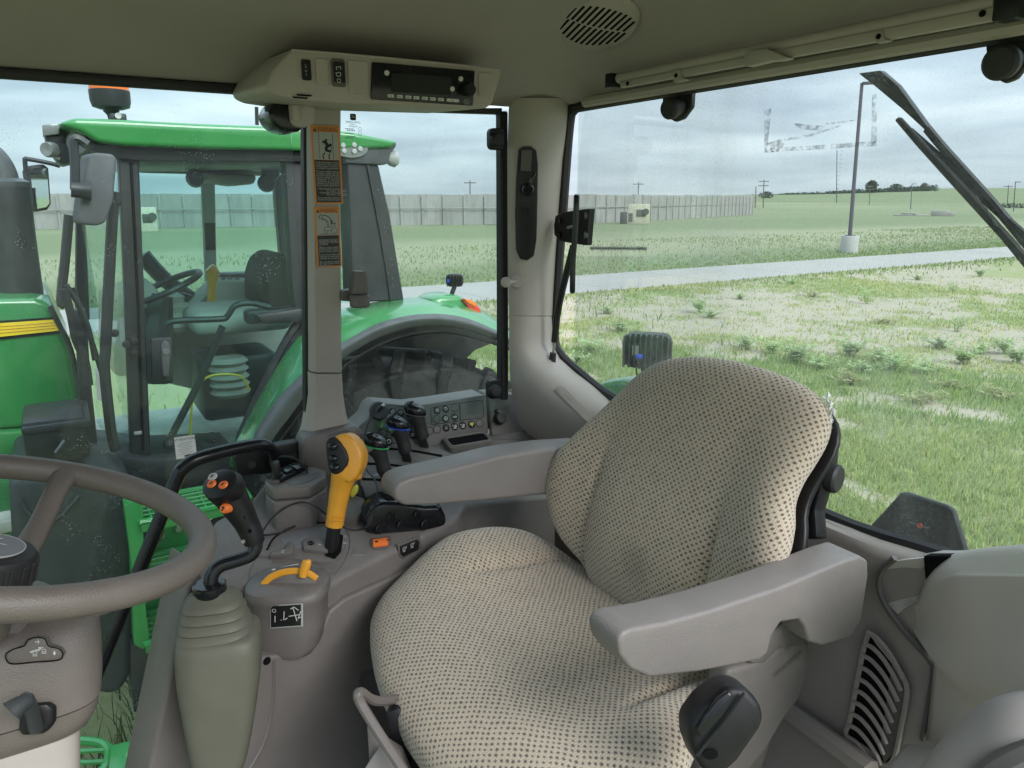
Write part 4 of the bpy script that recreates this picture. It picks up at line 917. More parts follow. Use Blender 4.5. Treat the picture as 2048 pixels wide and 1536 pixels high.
# ------------------------------------------------------------------ warning stickers on the middle pillar
def fit(m, o, x, wmax):
    w_ = max((p-o).dot(x) for p in m.v)-min((p-o).dot(x) for p in m.v)
    if w_ > wmax: m.v = [p-x*((p-o).dot(x)*(1-wmax/w_)) for p in m.v]
    return m
def sticker(u0, v0, u1, v1, X, label, pict, head, lines, ts, name='warning_sticker'):
    c = onX((u0+u1)/2, (v0+v1)/2, X); w_ = abs((onX(u1, v0, X)-onX(u0, v0, X)).y); h_ = abs((onX(u0, v1, X)-onX(u0, v0, X)).z)
    t = thing(name, c-Vector((0, 0, h_/2)), label, 'sticker')
    part('backing', plate(c, XR, YR, w_, h_, .0006, .003, 3), 'sticker_orange', t)
    def P(a, b, k=1): return c+XR*(a*w_/2)+YR*(b*h_/2)+Vector((-.0006-.0003*k, 0, 0))
    hy, py0, py1, by = head
    part('heading', fit(text_mb('WARNING', P(.16, hy), XR, YR, w_*.235), P(.16, hy), XR, w_*.70), 'sticker_black', t)
    tr_ = P(-.70, hy-.005); s_ = w_*.075
    part('alert_triangle', flat(tr_, XR, YR, [[(-s_, -s_*.9), (s_, -s_*.9), (0, s_)]]), 'sticker_black', t)
    part('alert_mark', flat(tr_+Vector((-.0004, 0, 0)), XR, YR, [bar2((0, -.45*s_), (0, .45*s_), .22*s_), circ2(0, -.68*s_, .13*s_, 6)]), 'sticker_orange', t)
    part('picture_ground', prism([P(-.86, py0), P(.86, py0), P(.86, py1), P(-.86, py1)], (-.0003, 0, 0)), 'sticker_grey', t)
    pc = P(0, (py0+py1)/2, 3); part('pictogram', flat(pc, XR, YR, pict(w_*.86/2, abs(py0-py1)*h_/4)), 'sticker_black', t)
    part('text_ground', prism([P(-.86, py1-.008), P(.86, py1-.008), P(.86, by), P(-.86, by)], (-.0003, 0, 0)), 'sticker_black', t)
    for b, s in lines: part('text_line', fit(text_mb(s, P(-.80, b, 3), XR, YR, ts*w_*1.12, 'LEFT'), P(-.80, b, 3), XR, w_*.80), 'print_grey', t)
    return t
def pict_jack(a, b):
    P = [bar2((-.55*a, -b+.1*b+k*.22*b), (-.55*a, -b+.1*b+k*.22*b+.14*b), .05*a) for k in range(9)]+[bar2((.55*a, -b*.98), (.55*a, b*.95), .04*a)]
    def seg(p, q, t): P.append(bar2((p[0]*a, p[1]*b), (q[0]*a, q[1]*b), t*a))
    seg((-.10, .35), (.16, -.02), .26); seg((-.22, .30), (.06, .44), .10); seg((-.02, -.14), (.42, .12), .14); seg((-.26, .22), (-.18, .36), .14); seg((.0, .38), (.08, .5), .14); seg((-.08, -.22), (.06, -.05), .2); seg((.28, .02), (.42, .16), .2)
    seg((.10, -.05), (.05, -.34), .07); seg((-.10, -.28), (.38, -.40), .2); seg((.42, .0), (.40, -.35), .05)
    seg((-.12, -.48), (-.30, -.68), .09); seg((-.30, -.68), (-.25, -.96), .09); seg((.30, -.55), (.16, -.74), .09); seg((.16, -.74), (.24, -.97), .09); return P
def pict_loader(a, b):
    P = [bar2((-.9*a, -.9*b), (.92*a, -.9*b), .03*a)]
    def seg(p, q, t=.04): P.append(bar2((p[0]*a, p[1]*b), (q[0]*a, q[1]*b), t*a))
    P += ring2(-.18*a, -.70*b, .14*a, .035*a); P += ring2(.62*a, -.58*b, .24*a, .035*a)
    for p, q in (((-.36, -.45), (-.30, -.28)), ((-.30, -.28), (.10, -.26)), ((.10, -.26), (.30, -.30)), ((-.36, -.45), (-.32, -.65)), ((-.05, -.60), (.36, -.60)), ((.38, -.28), (.38, .02)), ((.70, -.22), (.68, .02)), ((.30, .08), (.78, .10)), ((.30, .03), (.78, .04)), ((.05, -.28), (-.10, .36)), ((.16, -.28), (.02, .3)), ((-.10, .36), (-.50, .56)), ((.0, .28), (-.46, .46)), ((-.46, .46), (-.72, .56)), ((-.72, .56), (-.62, .92)), ((-.62, .92), (-.44, .70)), ((-.44, .70), (-.46, .46)), ((-.80, .55), (-.86, .80))): seg(p, q)
    for k in range(9):
        t0, t1 = k/9, (k+1)/9; f = lambda t: (-.40+.78*math.sin(t*1.5), .82-.62*(1-math.cos(t*1.5)))
        seg(f(t0), f(t1), .07)
    P.append([(.22*a, .32*b), (.54*a, .28*b), (.40*a, .06*b)]); return P
L1 = ['Avoid serious injury or death', 'resulting from loss of control', 'during transport or braking of', 'a towed implement.', '', 'This tractor is capable of operating', 'at transport speeds that may', 'exceed the maximum allowable', 'transport speed for towed', 'implements.  If  implement', 'manufacturer does not specify', 'maximum transport speed, observe', 'these transport speed limits:', '', '- implements without brakes:', '           32 km/h (20mph)', '  - implements with brakes:', '           40 km/h (25mph)', '', 'Do not exceed the implement\'s', 'maximum transport speed.']
L2 = ['AVOID INJURY OR DEATH', 'CAUSED BY FALLING', 'LOADS.', '', 'When using loader', 'ALWAYS put SCV selector', 'knobs in loader position.', '', 'If you do not, loader will', 'continue to move after', 'controls are released.', '', 'See operators manual', 'for use of other knob', 'positions.']
y = .075; ln1 = []
for s in L1: ln1.append((y, s)) if s else None; y -= .052 if s else .028
y = -.10; ln2 = []
for s in L2: ln2.append((y, s)) if s else None; y -= .066 if s else .040
sticker(625, 252, 683, 409, 1.696, 'tall orange and black warning sticker with a skidding tractor pictogram on the pillar', pict_jack, (.905, .84, .14, -.96), ln1, .092)
sticker(631, 414, 681, 535, 1.696, 'shorter orange and black warning sticker with a loader tractor pictogram on the pillar', pict_loader, (.88, .80, .07, -.955), ln2, .105)
# paper notice on the door glass, etched marks on the panes
at_ = thing('paper_notice', onX(372, 918, GX-.002), 'white paper notice reading ATTENTION stuck on the door glass', 'notice')
nc = onX(371, 894, GX-.0012); nw = abs((onX(392, 890, GX)-onX(350, 890, GX)).y); nh = abs((onX(370, 872, GX)-onX(370, 916, GX)).z)
part('sheet', plate(nc, XR, YR, nw, nh, .0008, .001, 2), 'paper_white', at_)
part('heading', text_mb('ATTENTION:', nc+YR*(nh*.36)+Vector((-.0012, 0, 0)), XR, YR, nw*.19), 'sticker_black', at_)
for k in range(8): part('text_line', flat(nc+YR*(nh*(.22-.075*k))+Vector((-.0012, 0, 0)), XR, YR, [bar2((-nw*.36+nw*.1*(k % 3 == 0), 0), (nw*(.38-.08*((k*7) % 3)), 0), nh*.022)]), 'print_grey', at_)
part('signature', flat(nc-YR*(nh*.40)+Vector((-.0012, 0, 0)), XR, YR, [bar2((-nw*.1, 0), (nw*.25, .001), nh*.07)]), 'sticker_black', at_)
def deer(s):
    """leaping deer outline, unit box scaled by s"""
    P = [[(-.42, -.10), (-.30, .05), (.05, .12), (.12, -.04), (-.10, -.10), (-.30, -.08)], [(.0, .10), (.14, .30), (.24, .28), (.12, .0)], [(.14, .28), (.30, .33), (.27, .24)],
         [(.10, .0), (.36, -.12), (.40, -.20), (.08, -.06)], [(-.40, -.06), (-.46, -.34), (-.40, -.34), (-.32, -.06)], [(.12, .30), (-.05, .42), (-.03, .36), (.10, .26)], [(.2, .30), (.12, .46), (.17, .46), (.23, .32)]]
    return [[(a*s, b*s) for a, b in q] for q in P]
em = thing('glass_marking', onX(707, 275, GX-.002), 'black maker emblem and tiny print etched on the quarter pane', 'marking')
def pm(u, v): return onX(u, v, GX-.0012)
part('emblem_ground', plate(pm(706, 234), XR, YR, .0145, .0145, .0004, .003, 3), 'sticker_black', em)
part('emblem_deer', flat(pm(706, 234)+Vector((-.0007, 0, 0)), -XR, YR, deer(.0135)), 'print_white', em)
for v, s, sz in ((244.5, 'JOHN DEERE', .0062), (249, 'L170808', .004), (252.5, 'laungwerk', .0055)): part('marking_print', text_mb(s, pm(706, v), -XR, YR, sz), 'sticker_black', em)
for k, v in enumerate((258, 261, 267, 272.5, 276)): part('marking_print', flat(pm(704, v), XR, YR, [bar2((-.016+.004*(k % 2)+j*.0042, 0), (-.0135+.004*(k % 2)+j*.0042, 0), .0022) for j in range(5)]), 'sticker_black', em)
for v in (258, 267): part('marking_ring', flat(pm(720, v), XR, YR, ring2(0, 0, .0036, .0007)), 'sticker_black', em)
em2 = thing('glass_marking', onX(428, 887, GX-.002), 'tiny dark maker emblem on the lower door glass', 'marking')
part('emblem_ground', plate(onX(428, 882, GX-.0012), XR, YR, .008, .008, .0004, .002, 3), 'sticker_black', em2); part('emblem_deer', flat(onX(428, 882, GX-.0019), -XR, YR, deer(.007)), 'print_grey', em2)
# ================================================================== SIDE CONSOLE
TN = Vector((-.24, 0, 1)).normalized(); TP = V(1.35, 0, -.74)
def onT(u, v, h=0.0): return onP(u, v, TP+TN*h, TN)
e0, e1 = onT(655, 1168), onT(920, 1034); ed = Vector((e1.x-e0.x, e1.y-e0.y, 0)).normalized(); WN = Vector((-ed.y, ed.x, 0))
if WN.x > 0: WN = -WN                                    # points towards the seat
def onW(u, v, off=0.0): return onP(u, v, e0+WN*off, WN)
con = thing('side_console', V(1.5, -.4, -1.32), 'grey-brown side console with levers, buttons and gear gate right of the seat', 'console')
outl = [(380, 1112), (430, 1040), (500, 1000), (540, 950), (606, 905), (720, 848), (1000, 850), (1085, 870), (1112, 990), (932, 1008), (918, 1036), (690, 1150), (655, 1172), (500, 1178), (430, 1160)]
top = [onT(u, v) for u, v in outl]; bot = [Vector((p.x, p.y, H-1.31)) for p in top]
for i in (0, 14): bot[i] = onP(300 if i == 0 else 330, 1536, Vector((bot[i].x, 0, 0)), Vector((1, 0, 0))); bot[i].z = H-1.31
part('body', prism(top, (0, 0, 0), .012, 3, top=bot), 'console_plastic', con)
lw = [(386, 1122), (398, 1136), (470, 1330), (520, 1316), (600, 1302), (640, 1268), (660, 1222), (690, 1198), (920, 1094), (1075, 1036), (1150, 1640), (278, 1640)]
part('side_panel', prism([onW(u, v, .014) for u, v in lw], WN*-.09, .010, 3), 'console_plastic', con)
part('plug', lathe([(0, .003), (.006, .003), (.008, 0)], onW(534, 1322, .0145), WN, 14), 'black_gap', con)
part('corner_bead', tube([onW(u, v, .014) for u, v in ((548, 1320), (546, 1400), (530, 1480), (500, 1536), (480, 1570))], .004, 6, 4), 'console_plastic', con)
# gear pod
def podring(v0, rows, D0):
    R = []
    for v, c, hw, dp in rows:
        cen = atD(c, v, D0); k = D0/FPX
        R.append([cen+_r*(hw*k*math.copysign(abs(math.cos(a))**.7, math.cos(a)))-_fh*(dp*math.copysign(abs(math.sin(a))**.7, math.sin(a))) for a in [2*math.pi*j/36 for j in range(36)]])
    return loft(R)
PD = depth(onT(590, 1180))
pod = part('gear_pod', podring(0, [(1158, 576, 72, .055), (1163, 576, 79, .062), (1172, 577, 81, .064), (1182, 577, 80, .063), (1188, 577, 76, .060), (1230, 578, 74, .058), (1275, 577, 66, .052), (1292, 575, 56, .044), (1297, 574, 48, .036)], PD), 'console_plastic', con)
def podface(u, v, lift=.001):
    s = max(-.95, min(.95, (u-578)/75)); return atD(u, v, PD-.058*(1-abs(s)**3)**.5*math.cos(PITCH)-lift-.0)
# symbol sticker wrapped on the pod
srow = [[podface(u, v+(u-572)*-.07, .006) for u in range(540, 608, 6)] for v in (1209, 1232, 1255)]
dec = part('symbol_sticker', sheet(srow, _f*.001), 'sticker_grey', con, smooth=60)
part('sticker_ground', sheet([[podface(u, v+(u-572)*-.07, .0075) for u in range(542, 606, 6)] for v in (1211, 1232, 1253)], _f*.0005), 'sticker_black', dec, smooth=60)
sc_ = podface(573, 1232, .0095); sxv = (podface(600, 1230, .0095)-podface(545, 1234, .0095)).normalized(); syv = Vector((0, 0, 1)); k_ = PD/FPX
def pk(a, b): return ((a-573)*k_, (1232-b)*k_)
sym = []
for a, b in (((588, 1215), (592, 1250)), ((577, 1233), (600, 1231)), ((583, 1218), (590, 1214)), ((590, 1214), (598, 1222)), ((602, 1224), (594, 1240)), ((595, 1238), (603, 1236)), ((570, 1222), (566, 1242)), ((566, 1242), (574, 1236)), ((560, 1240), (575, 1242)), ((551, 1230), (548, 1250)), ((545, 1250), (556, 1248)), ((583, 1248), (598, 1252)), ((580, 1242), (586, 1252))): sym.append(bar2(pk(*a), pk(*b), 1.6*k_))
sym += ring2(*pk(551, 1219), 3*k_, 1*k_); part('sticker_print', flat(sc_, sxv, syv, sym), 'print_white', dec)
# button wall at the back of the console
B0, B1 = onT(712, 918), onT(985, 872); bd_ = (B1-B0); bd_.z = 0; bd_.normalize(); bn = Vector((-bd_.y, bd_.x, 0)); bn = bn if bn.x < 0 else -bn
BN = (bn+Vector((0, 0, .42))).normalized(); BX = bd_; BY = BN.cross(BX) if BN.cross(BX).z > 0 else -BN.cross(BX)
def onB(u, v, h=0.0): return onP(u, v, B0+BN*h, BN)
bw = part('button_wall', prism([onB(u, v) for u, v in ((700, 925), (703, 872), (722, 850), (736, 838), (744, 818), (756, 808), (826, 813), (880, 806), (973, 791), (978, 868), (860, 896), (780, 915))], bn*-.09, .006, 3), 'console_dark', con)
part('wall_ledge', tube([onB(u, v, -.004) for u, v in ((700, 868), (722, 850), (737, 836), (745, 816), (757, 808), (826, 813), (880, 806), (972, 791))], .0045, 8, 4), 'console_plastic', con)
cm = part('corner_module', prism([onB(u, v) for u, v in ((979, 791), (1028, 787), (1045, 800), (1090, 866), (1065, 872), (983, 872))], bn*-.08, .006, 3), 'console_dark', con)
part('dial_ring', lathe([(0, .004), (.018, .004), (.023, 0)], onB(997, 836, .0), BN, 28, up=BY), 'console_plastic', cm)
part('rotary_dial', lathe([(0, .026), (.0145, .026), (.0165, .023), (.018, .004)], onB(996, 838, .002), BN, 10, up=BY), 'black_plastic', cm)
part('dial_pointer', box(onB(993, 822, .012), (.006, .010, .014), .001, BX, BY, 1), 'black_satin', cm)
bk = 10*(onB(900, 830)-onB(890, 830)).length/10
def btn(u, v, kind, ic=None):
    c = onB(u, v); r = .0108
    m = {'k': 'black_plastic', 'b': 'console_dark', 'g': 'green_button', 'd': 'console_dark'}[kind]
    if kind == 'b': o = part('blank_button', lathe([(0, .001), (r-.0012, .001), (r, .0004), (r, 0)], c, BN, 18, up=BY), m, bw); part('button_gap', flat(c+BN*.0013, BX, BY, ring2(0, 0, r-.0006, .0011, 18)), 'black_gap', o); return
    o = part('button', lathe([(0, .0022), (r-.002, .002), (r, .0006), (r, 0)], c, BN, 18, up=BY), m, bw)
    if ic: part('button_icon', flat(c+BN*.0028, BX, BY, [bar2((p[0]*r, p[1]*r), (q[0]*r, q[1]*r), .16*r) for p, q in ic]), 'bright_yellow' if kind == 'k' and u == 943 else ('grey_ring' if u == 892 else 'print_white'), o)
I1 = [((-.4, -.3), (-.1, .3)), ((-.1, .3), (.3, .4)), ((.0, -.4), (.5, .1)), ((-.5, .0), (-.2, -.45))]; I2 = [((-.5, .2), (.0, .4)), ((.0, .4), (.4, .1)), ((.4, .1), (.1, -.2)), ((.3, -.4), (.35, -.3)), ((-.3, -.3), (.0, -.1))]
I3 = [((-.5, .1), (.0, .4)), ((.0, .4), (.5, .1)), ((-.2, .1), (.1, -.4)), ((.1, -.4), (.4, -.1)), ((-.5, -.2), (-.2, -.1))]; IC = [((-.4, .0), (-.1, -.45)), ((-.1, -.45), (.3, .5))]
IR = [((-.45, .1), (-.2, .45)), ((-.2, .45), (.3, .4)), ((.3, .4), (.5, 0)), ((.5, 0), (.2, -.45)), ((.2, -.45), (-.3, -.4)), ((-.3, -.4), (-.45, .1)), ((-.2, 0), (.2, .1)), ((-.1, -.2), (.1, .25))]
IT = [((-.4, -.3), (.4, -.3)), ((.4, -.3), (0, .4)), ((0, .4), (-.4, -.3))]; IP = [((-.5, .1), (-.5, .4)), ((-.1, -.1), (.2, .3)), ((.2, .3), (.5, .1)), ((.5, .1), (.2, -.3)), ((.2, -.3), (-.1, -.1)), ((-.5, -.4), (.4, -.5))]
IS = [((-.5, -.15), (-.5, .15)), ((-.25, -.15), (-.05, -.1)), ((-.05, -.1), (-.25, .1)), ((-.25, .1), (-.05, .15)), ((.15, -.15), (.15, .15)), ((.15, .15), (.45, .1)), ((.45, .1), (.4, -.15)), ((.4, -.15), (.15, -.15))]; IY = [((-.4, .35), (.4, .35)), ((-.4, .35), (-.4, -.1)), ((.4, .35), (.4, -.1)), ((0, .1), (0, -.5)), ((-.2, .0), (.2, .0))]
for a in ((785, 823, 'k', I1), (801, 826, 'k', I2), (819, 827, 'k', I3), (874, 821, 'k', I3), (891, 818, 'k', I2), (909, 816, 'b'), (763, 851, 'g', IC), (781, 857, 'g', IR), (818, 846, 'b'), (838, 842, 'b'), (873, 839, 'b'), (891, 837, 'k', IR), (909, 834, 'k', IS),
          (766, 868, 'b'), (874, 859, 'b'), (859, 862, 'b'), (892, 856, 'k', IT), (909, 853, 'k', IP), (925, 851, 'k', IP), (943, 849, 'k', IY), (959, 847, 'b'), (777, 883, 'k', IR[:6]), (790, 879, 'b'), (825, 870, 'k', I3)): btn(*a)
part('wall_outline', tube([onB(u, v, .0004) for u, v in ((922, 806), (960, 801), (965, 804), (967, 830), (963, 836), (925, 840), (921, 836), (919, 810))], .0008, 4, 2, closed=True), 'black_gap', bw)
part('wall_outline', tube([onB(u, v, .0004) for u, v in ((866, 815), (915, 806), (920, 810), (920, 838), (915, 842), (868, 849), (863, 845), (862, 820))], .0008, 4, 2, closed=True), 'black_gap', bw)
cup = part('socket_cap', lathe([(0, .006), (.010, .006), (.022, .008), (.025, .004), (.026, 0)], onB(757, 822, .0), BN, 24, up=BY), 'black_plastic', bw)
# card tray
tc_ = onT(936, 879, .018); tx = (onT(975, 872, .018)-onT(897, 885, .018)); tw = tx.length; tx.normalize(); ty = TN.cross(tx)
tray = part('card_tray', prism([tc_+tx*a+ty*b for a, b in rrect(tw+.012, .058, .012)], TN*-.05, .004, 2), 'console_plastic', con)
part('tray_well', prism([tc_+tx*a+ty*b+TN*.0003 for a, b in rrect(tw-.008, .036, .008)], TN*.0006), 'black_gap', tray)
part('tray_rim', tube([tc_+tx*a+ty*b for a, b in rrect(tw, .046, .012)], .004, 6, 1, closed=True), 'console_plastic', tray)
# lever quadrant: fan shaped raised plate with three slots
qp = [(722, 992), (716, 950), (722, 915), (745, 897), (790, 886), (850, 888), (905, 905), (960, 935), (900, 965), (800, 1000)]
quad = part('lever_quadrant', prism([onT(u, v, .012) for u, v in qp], TN*-.03, .006, 3), 'console_plastic', con)
for P in (((724, 958), (760, 960), (802, 967)), ((727, 927), (775, 929), (832, 937)), ((768, 897), (820, 901), (884, 912))):
    part('lever_slot', tube([onT(u, v, .0125) for u, v in P], .0055, 6, 4, flat=.25, up=TN), 'black_gap', quad)
part('quadrant_mark', flat(onT(742, 952, .0127), (onT(760, 948, .0127)-onT(730, 955, .0127)), TN.cross(onT(760, 948)-onT(730, 955)), ring2(-.008, 0, .004, .0012)+[bar2((0, 0), (.020, 0), .0015), bar2((.020, 0), (.014, .004), .0015), bar2((.020, 0), (.014, -.004), .0015)]), 'print_white', quad)
part('rear_divider', tube([onT(u, v, .004) for u, v in ((612, 905), (640, 885), (685, 862), (702, 874))], .006, 6, 4), 'console_plastic', con)
# pillar base cover
part('pillar_base_cover', prism([onX(u, v, 1.66) for u, v in ((606, 888), (612, 876), (716, 852), (728, 866), (722, 925), (655, 955), (606, 960))], (.07, 0, 0), .008, 3), 'console_plastic', con)
part('cover_groove', tube([onX(u, v, 1.658) for u, v in ((655, 872), (690, 862), (698, 868), (705, 905))], .0015, 5, 4), 'console_dark', con)
for P_ in (((512, 1118), (500, 1140), (498, 1165)), ((692, 1056), (700, 1085), (690, 1120), (668, 1150)), ((545, 1030), (600, 1022), (680, 1030), (705, 1045)), ((612, 958), (690, 900), (716, 886)), ((905, 900), (985, 880), (1060, 880))):
    part('panel_groove', tube([onT(u, v, .0006) for u, v in P_], .0007, 4, 4), 'console_dark', con)
# phone and cup box
cb = thing('storage_box', onT(590, 1010), 'brown plastic storage box with sockets and tray on the console beside the pillar', 'storage box')
def hz(u, v, z): return onZ(u, v, z)
bz = onT(588, 1020).z-H; tz = bz+.082
cbx = [(528, 965), (532, 950), (575, 935), (630, 932), (652, 940), (652, 952), (620, 972), (545, 978)]
ptop = [hz(u, v, tz) for u, v in cbx]
part('lower_box', prism([p+Vector((0, 0, -.03)) for p in ptop], (0, 0, -.075), .006, 3), 'console_plastic', cb)
part('upper_box', prism([p for p in ptop], (0, 0, -.028), .007, 3), 'console_plastic', cb)
part('tray_well', prism([hz(u, v, tz+.0005) for u, v in ((568, 962), (600, 956), (630, 944), (642, 946), (636, 954), (612, 966), (580, 972))], (0, 0, .0006)), 'console_dark', cb)
part('socket_panel', prism([hz(u, v, tz+.010) for u, v in ((532, 948), (596, 922), (616, 930), (560, 958))], (0, 0, -.012), .002), 'black_plastic', cb)
for q in (((540, 946), (556, 939), (566, 946), (548, 954)), ((562, 937), (578, 930), (588, 937), (572, 944)), ((580, 930), (594, 923), (612, 930), (594, 938))): part('socket_flap', prism([hz(u, v, tz+.016) for u, v in q], (0, 0, -.006), .002), 'black_satin', cb)
part('socket_plug', box(hz(552, 938, tz+.028), (.020, .016, .036), .003), 'black_plastic', cb)
part('plug_blade', box(hz(552, 946, tz+.013), (.012, .010, .012), .001), 'steel', cb)
part('bolt_cap', lathe([(0, .006), (.011, .006), (.013, .004), (.013, 0)], hz(551, 963, tz+.001), (0, 0, 1), 20), 'console_dark', cb)
# ------------------------------------------------------------------ gear gate
gate = part('gate_frame', prism([onT(u, v, .006) for u, v in ((512, 1110), (522, 1085), (545, 1062), (590, 1044), (640, 1038), (676, 1042), (692, 1056), (690, 1092), (672, 1118), (640, 1124), (560, 1112))], TN*-.02, .004, 2), 'console_plastic', con)
part('gate_slide', prism([onT(u, v, .0075) for u, v in ((560, 1078), (600, 1058), (648, 1050), (666, 1056), (664, 1082), (640, 1094), (575, 1096))], TN*-.008, .002), 'grey_disc', gate)
part('gate_groove', tube([onT(u, v, .0065) for u, v in ((534, 1100), (548, 1076), (580, 1056), (625, 1046), (668, 1048), (680, 1058))], .002, 5, 4), 'black_gap', gate)
gp_ = part('gate_step', prism([onT(u, v, .016) for u, v in ((606, 1082), (620, 1072), (660, 1078), (664, 1090), (655, 1102), (607, 1097))], TN*-.014, .003, 2), 'console_plastic', gate)
part('lock_cylinder', lathe([(0, .002), (.004, .002), (.007, .001), (.007, 0)], onT(622, 1086, .0165), TN, 16), 'black_satin', gp_)
part('gate_step', prism([onT(u, v, .014) for u, v in ((572, 1096), (578, 1081), (588, 1088), (586, 1106), (540, 1110), (545, 1102))], TN*-.012, .002, 2), 'console_plastic', gate)
part('gate_slot', prism([onT(u, v, .0085) for u, v in ((646, 1100), (652, 1092), (672, 1096), (680, 1068), (687, 1072), (682, 1104), (670, 1118), (652, 1112))], TN*.0008), 'black_gap', gate)
tx_ = (onT(700, 1080)-onT(640, 1088)).normalized(); ty_ = TN.cross(tx_)
for s, u, v, h in (('P', 640, 1089, .0168), ('N', 566, 1103, .0145), ('D', 690, 1073, .0068), ('B', 690, 1086, .0068)): part('gate_letter', text_mb(s, onT(u, v, h), ty_, -tx_, .010), 'print_white', gate)
part('switch_blank', prism([onT(u, v, .0012) for u, v in ((700, 1110), (712, 1092), (742, 1088), (734, 1110))], TN*-.004, .001, 1), 'console_plastic', con)
pr = part('orange_rocker', prism([onT(u, v, .010) for u, v in ((745, 1078), (776, 1074), (777, 1086), (746, 1090))], TN*-.01, .002), 'orange_plastic', con)
part('rocker_icon', flat(onT(753, 1083, .0103), tx_, ty_, [circ2(0, 0, .0035, 7), [(.022, .003), (.029, 0), (.022, -.003)]]), 'sticker_black', pr)
part('rocker_seat', prism([onT(u, v, .003) for u, v in ((738, 1090), (741, 1076), (781, 1071), (783, 1086), (772, 1096), (750, 1098))], TN*-.006, .002), 'console_dark', con)
brk = part('dark_rocker', prism([onW(u, v, .0) for u, v in ((798, 1092), (832, 1078), (836, 1082), (834, 1098), (805, 1112), (800, 1108))], WN*.006, .002), 'black_plastic', con)
part('rocker_seat', prism([onW(u, v, -.001) for u, v in ((793, 1088), (838, 1070), (842, 1096), (804, 1118), (797, 1112))], WN*.003, .001), 'console_dark', con)
wx = ed; part('rocker_icon', flat(onW(817, 1094, .0065), wx, (0, 0, 1), ring2(-.012, 0, .003, .001)+ring2(.010, .001, .003, .001)+[bar2((-.016, -.006), (-.008, -.006), .001), bar2((.006, -.005), (.014, -.005), .001), bar2((-.006, 0), (-.006, .004), .001), bar2((.016, .002), (.016, .006), .001)]), 'print_white', brk)
# black hydraulic control pod
WP = WN*-.045
pp0, pp1 = onT(735, 1070), onT(893, 1058); pd_ = Vector((pp1.x-pp0.x, pp1.y-pp0.y, 0)).normalized(); PN = Vector((-pd_.y, pd_.x, 0)); PN = PN if PN.x < 0 else -PN
def onW2(u, v, o=0.0): return onP(u, v, pp0+PN*o, PN)
hp = thing('hydraulic_control_pod', onW2(810, 1072), 'glossy black control pod with round buttons and a slider on the console', 'control pod')
part('housing', prism([onW2(u, v) for u, v in ((726, 1055), (727, 1038), (738, 1022), (752, 1010), (770, 1004), (800, 1006), (850, 1014), (882, 1012), (892, 1034), (894, 1052), (850, 1064), (760, 1074), (736, 1070))], PN*-.075, .010, 3), 'black_satin', hp)
for u, v, ic in ((760, 1058, [((0, .5), (0, .1)), ((0, .1), (-.5, -.1)), ((0, .1), (.5, -.1))]), (784, 1034, [((-.4, -.4), (-.1, .5)), ((-.1, .5), (.4, .3)), ((-.5, -.5), (.5, -.5))]), (803, 1050, [((-.5, -.1), (.5, -.3)), ((-.4, -.4), (.5, -.5)), ((.1, .4), (.3, .0))]), (836, 1030, None), (850, 1050, None)):
    o = part('round_button', lathe([(0, .003), (.0105, .003), (.0125, .001), (.0125, 0)], onW2(u, v, .0005), WN, 18, up=(0, 0, 1)), 'black_plastic', hp)
    if ic: part('button_icon', flat(onW2(u, v, .0038), ed, (0, 0, 1), [bar2((p[0]*.010, p[1]*.010), (q[0]*.010, q[1]*.010), .0016) for p, q in ic]), 'print_white', o)
part('button_word', text_mb('AUTO', onW2(762, 1066, .001), ed, (0, 0, 1), .007), 'print_grey', hp)
sl_ = part('slider', box(onW2(778, 994, -.035), (.024, .030, .026), .003, ed, WN), 'black_plastic', hp)
for k in range(7): part('scale_mark', box(onW2(750+k*11, 1012-k*1.6, -.032)+Vector((0, 0, .0125)), (.003, .012, .0008), 0, ed, WN), 'print_white', hp)
part('scale_mark', box(onW2(764, 1000, -.05)+Vector((0, 0, .012)), (.008, .008, .001), 0, ed, WN), 'orange_plastic', hp)
# yellow switch with black housing
ps = thing('pto_switch', onT(715, 1015), 'small yellow switch in a black wedge behind the gear lever', 'switch')
D_ = depth(onT(712, 1010))
part('wedge', prism([atD(u, v, D_) for u, v in ((696, 1008), (700, 985), (712, 968), (720, 975), (728, 998), (727, 1015), (714, 1020))], _f*.03, .003), 'black_plastic', ps)
part('yellow_button', prism([atD(u, v, D_-.012) for u, v in ((700, 988), (705, 974), (712, 969), (716, 974), (714, 986), (706, 996), (701, 996))], _f*.012, .004), 'bright_yellow', ps)
part('base', prism([onT(u, v, .022) for u, v in ((625, 1018), (645, 1002), (700, 985), (730, 995), (733, 1015), (715, 1034), (640, 1032))], TN*-.03, .006, 2), 'console_plastic', ps)
# throttle
th = thing('throttle', onT(580, 1165), 'orange-yellow hand throttle tab on a curved drum below the gear gate', 'throttle')
TD = depth(onT(580, 1150))
def tpt(u, v, d=0.0): return atD(u, v, TD-.052+d)
part('drum', prism([tpt(u, v) for u, v in ((526, 1186), (527, 1172), (540, 1158), (562, 1148), (590, 1145), (615, 1149), (630, 1158), (633, 1172), (600, 1182), (560, 1187))], _f*.06, .004, 3), 'console_plastic', th)
part('strip', tube([tpt(u, v, -.001) for u, v in ((526, 1170), (540, 1156), (562, 1146), (590, 1142), (615, 1146), (634, 1158))], .0065, 8, 5, flat=.5, up=_f), 'yellow_plastic', th)
part('tab', tube([tpt(u, v, -.008) for u, v in ((605, 1154), (607, 1143), (611, 1132), (614, 1122), (614, 1119))], [.0075, .0085, .0095, .009, .004], 12, 4, flat=.75, up=_f), 'yellow_plastic', th)
part('hood', prism([onT(u, v, .006) for u, v in ((520, 1152), (545, 1132), (600, 1122), (650, 1128), (665, 1140), (640, 1158), (560, 1140))], TN*-.012, .004, 2), 'console_plastic', con)
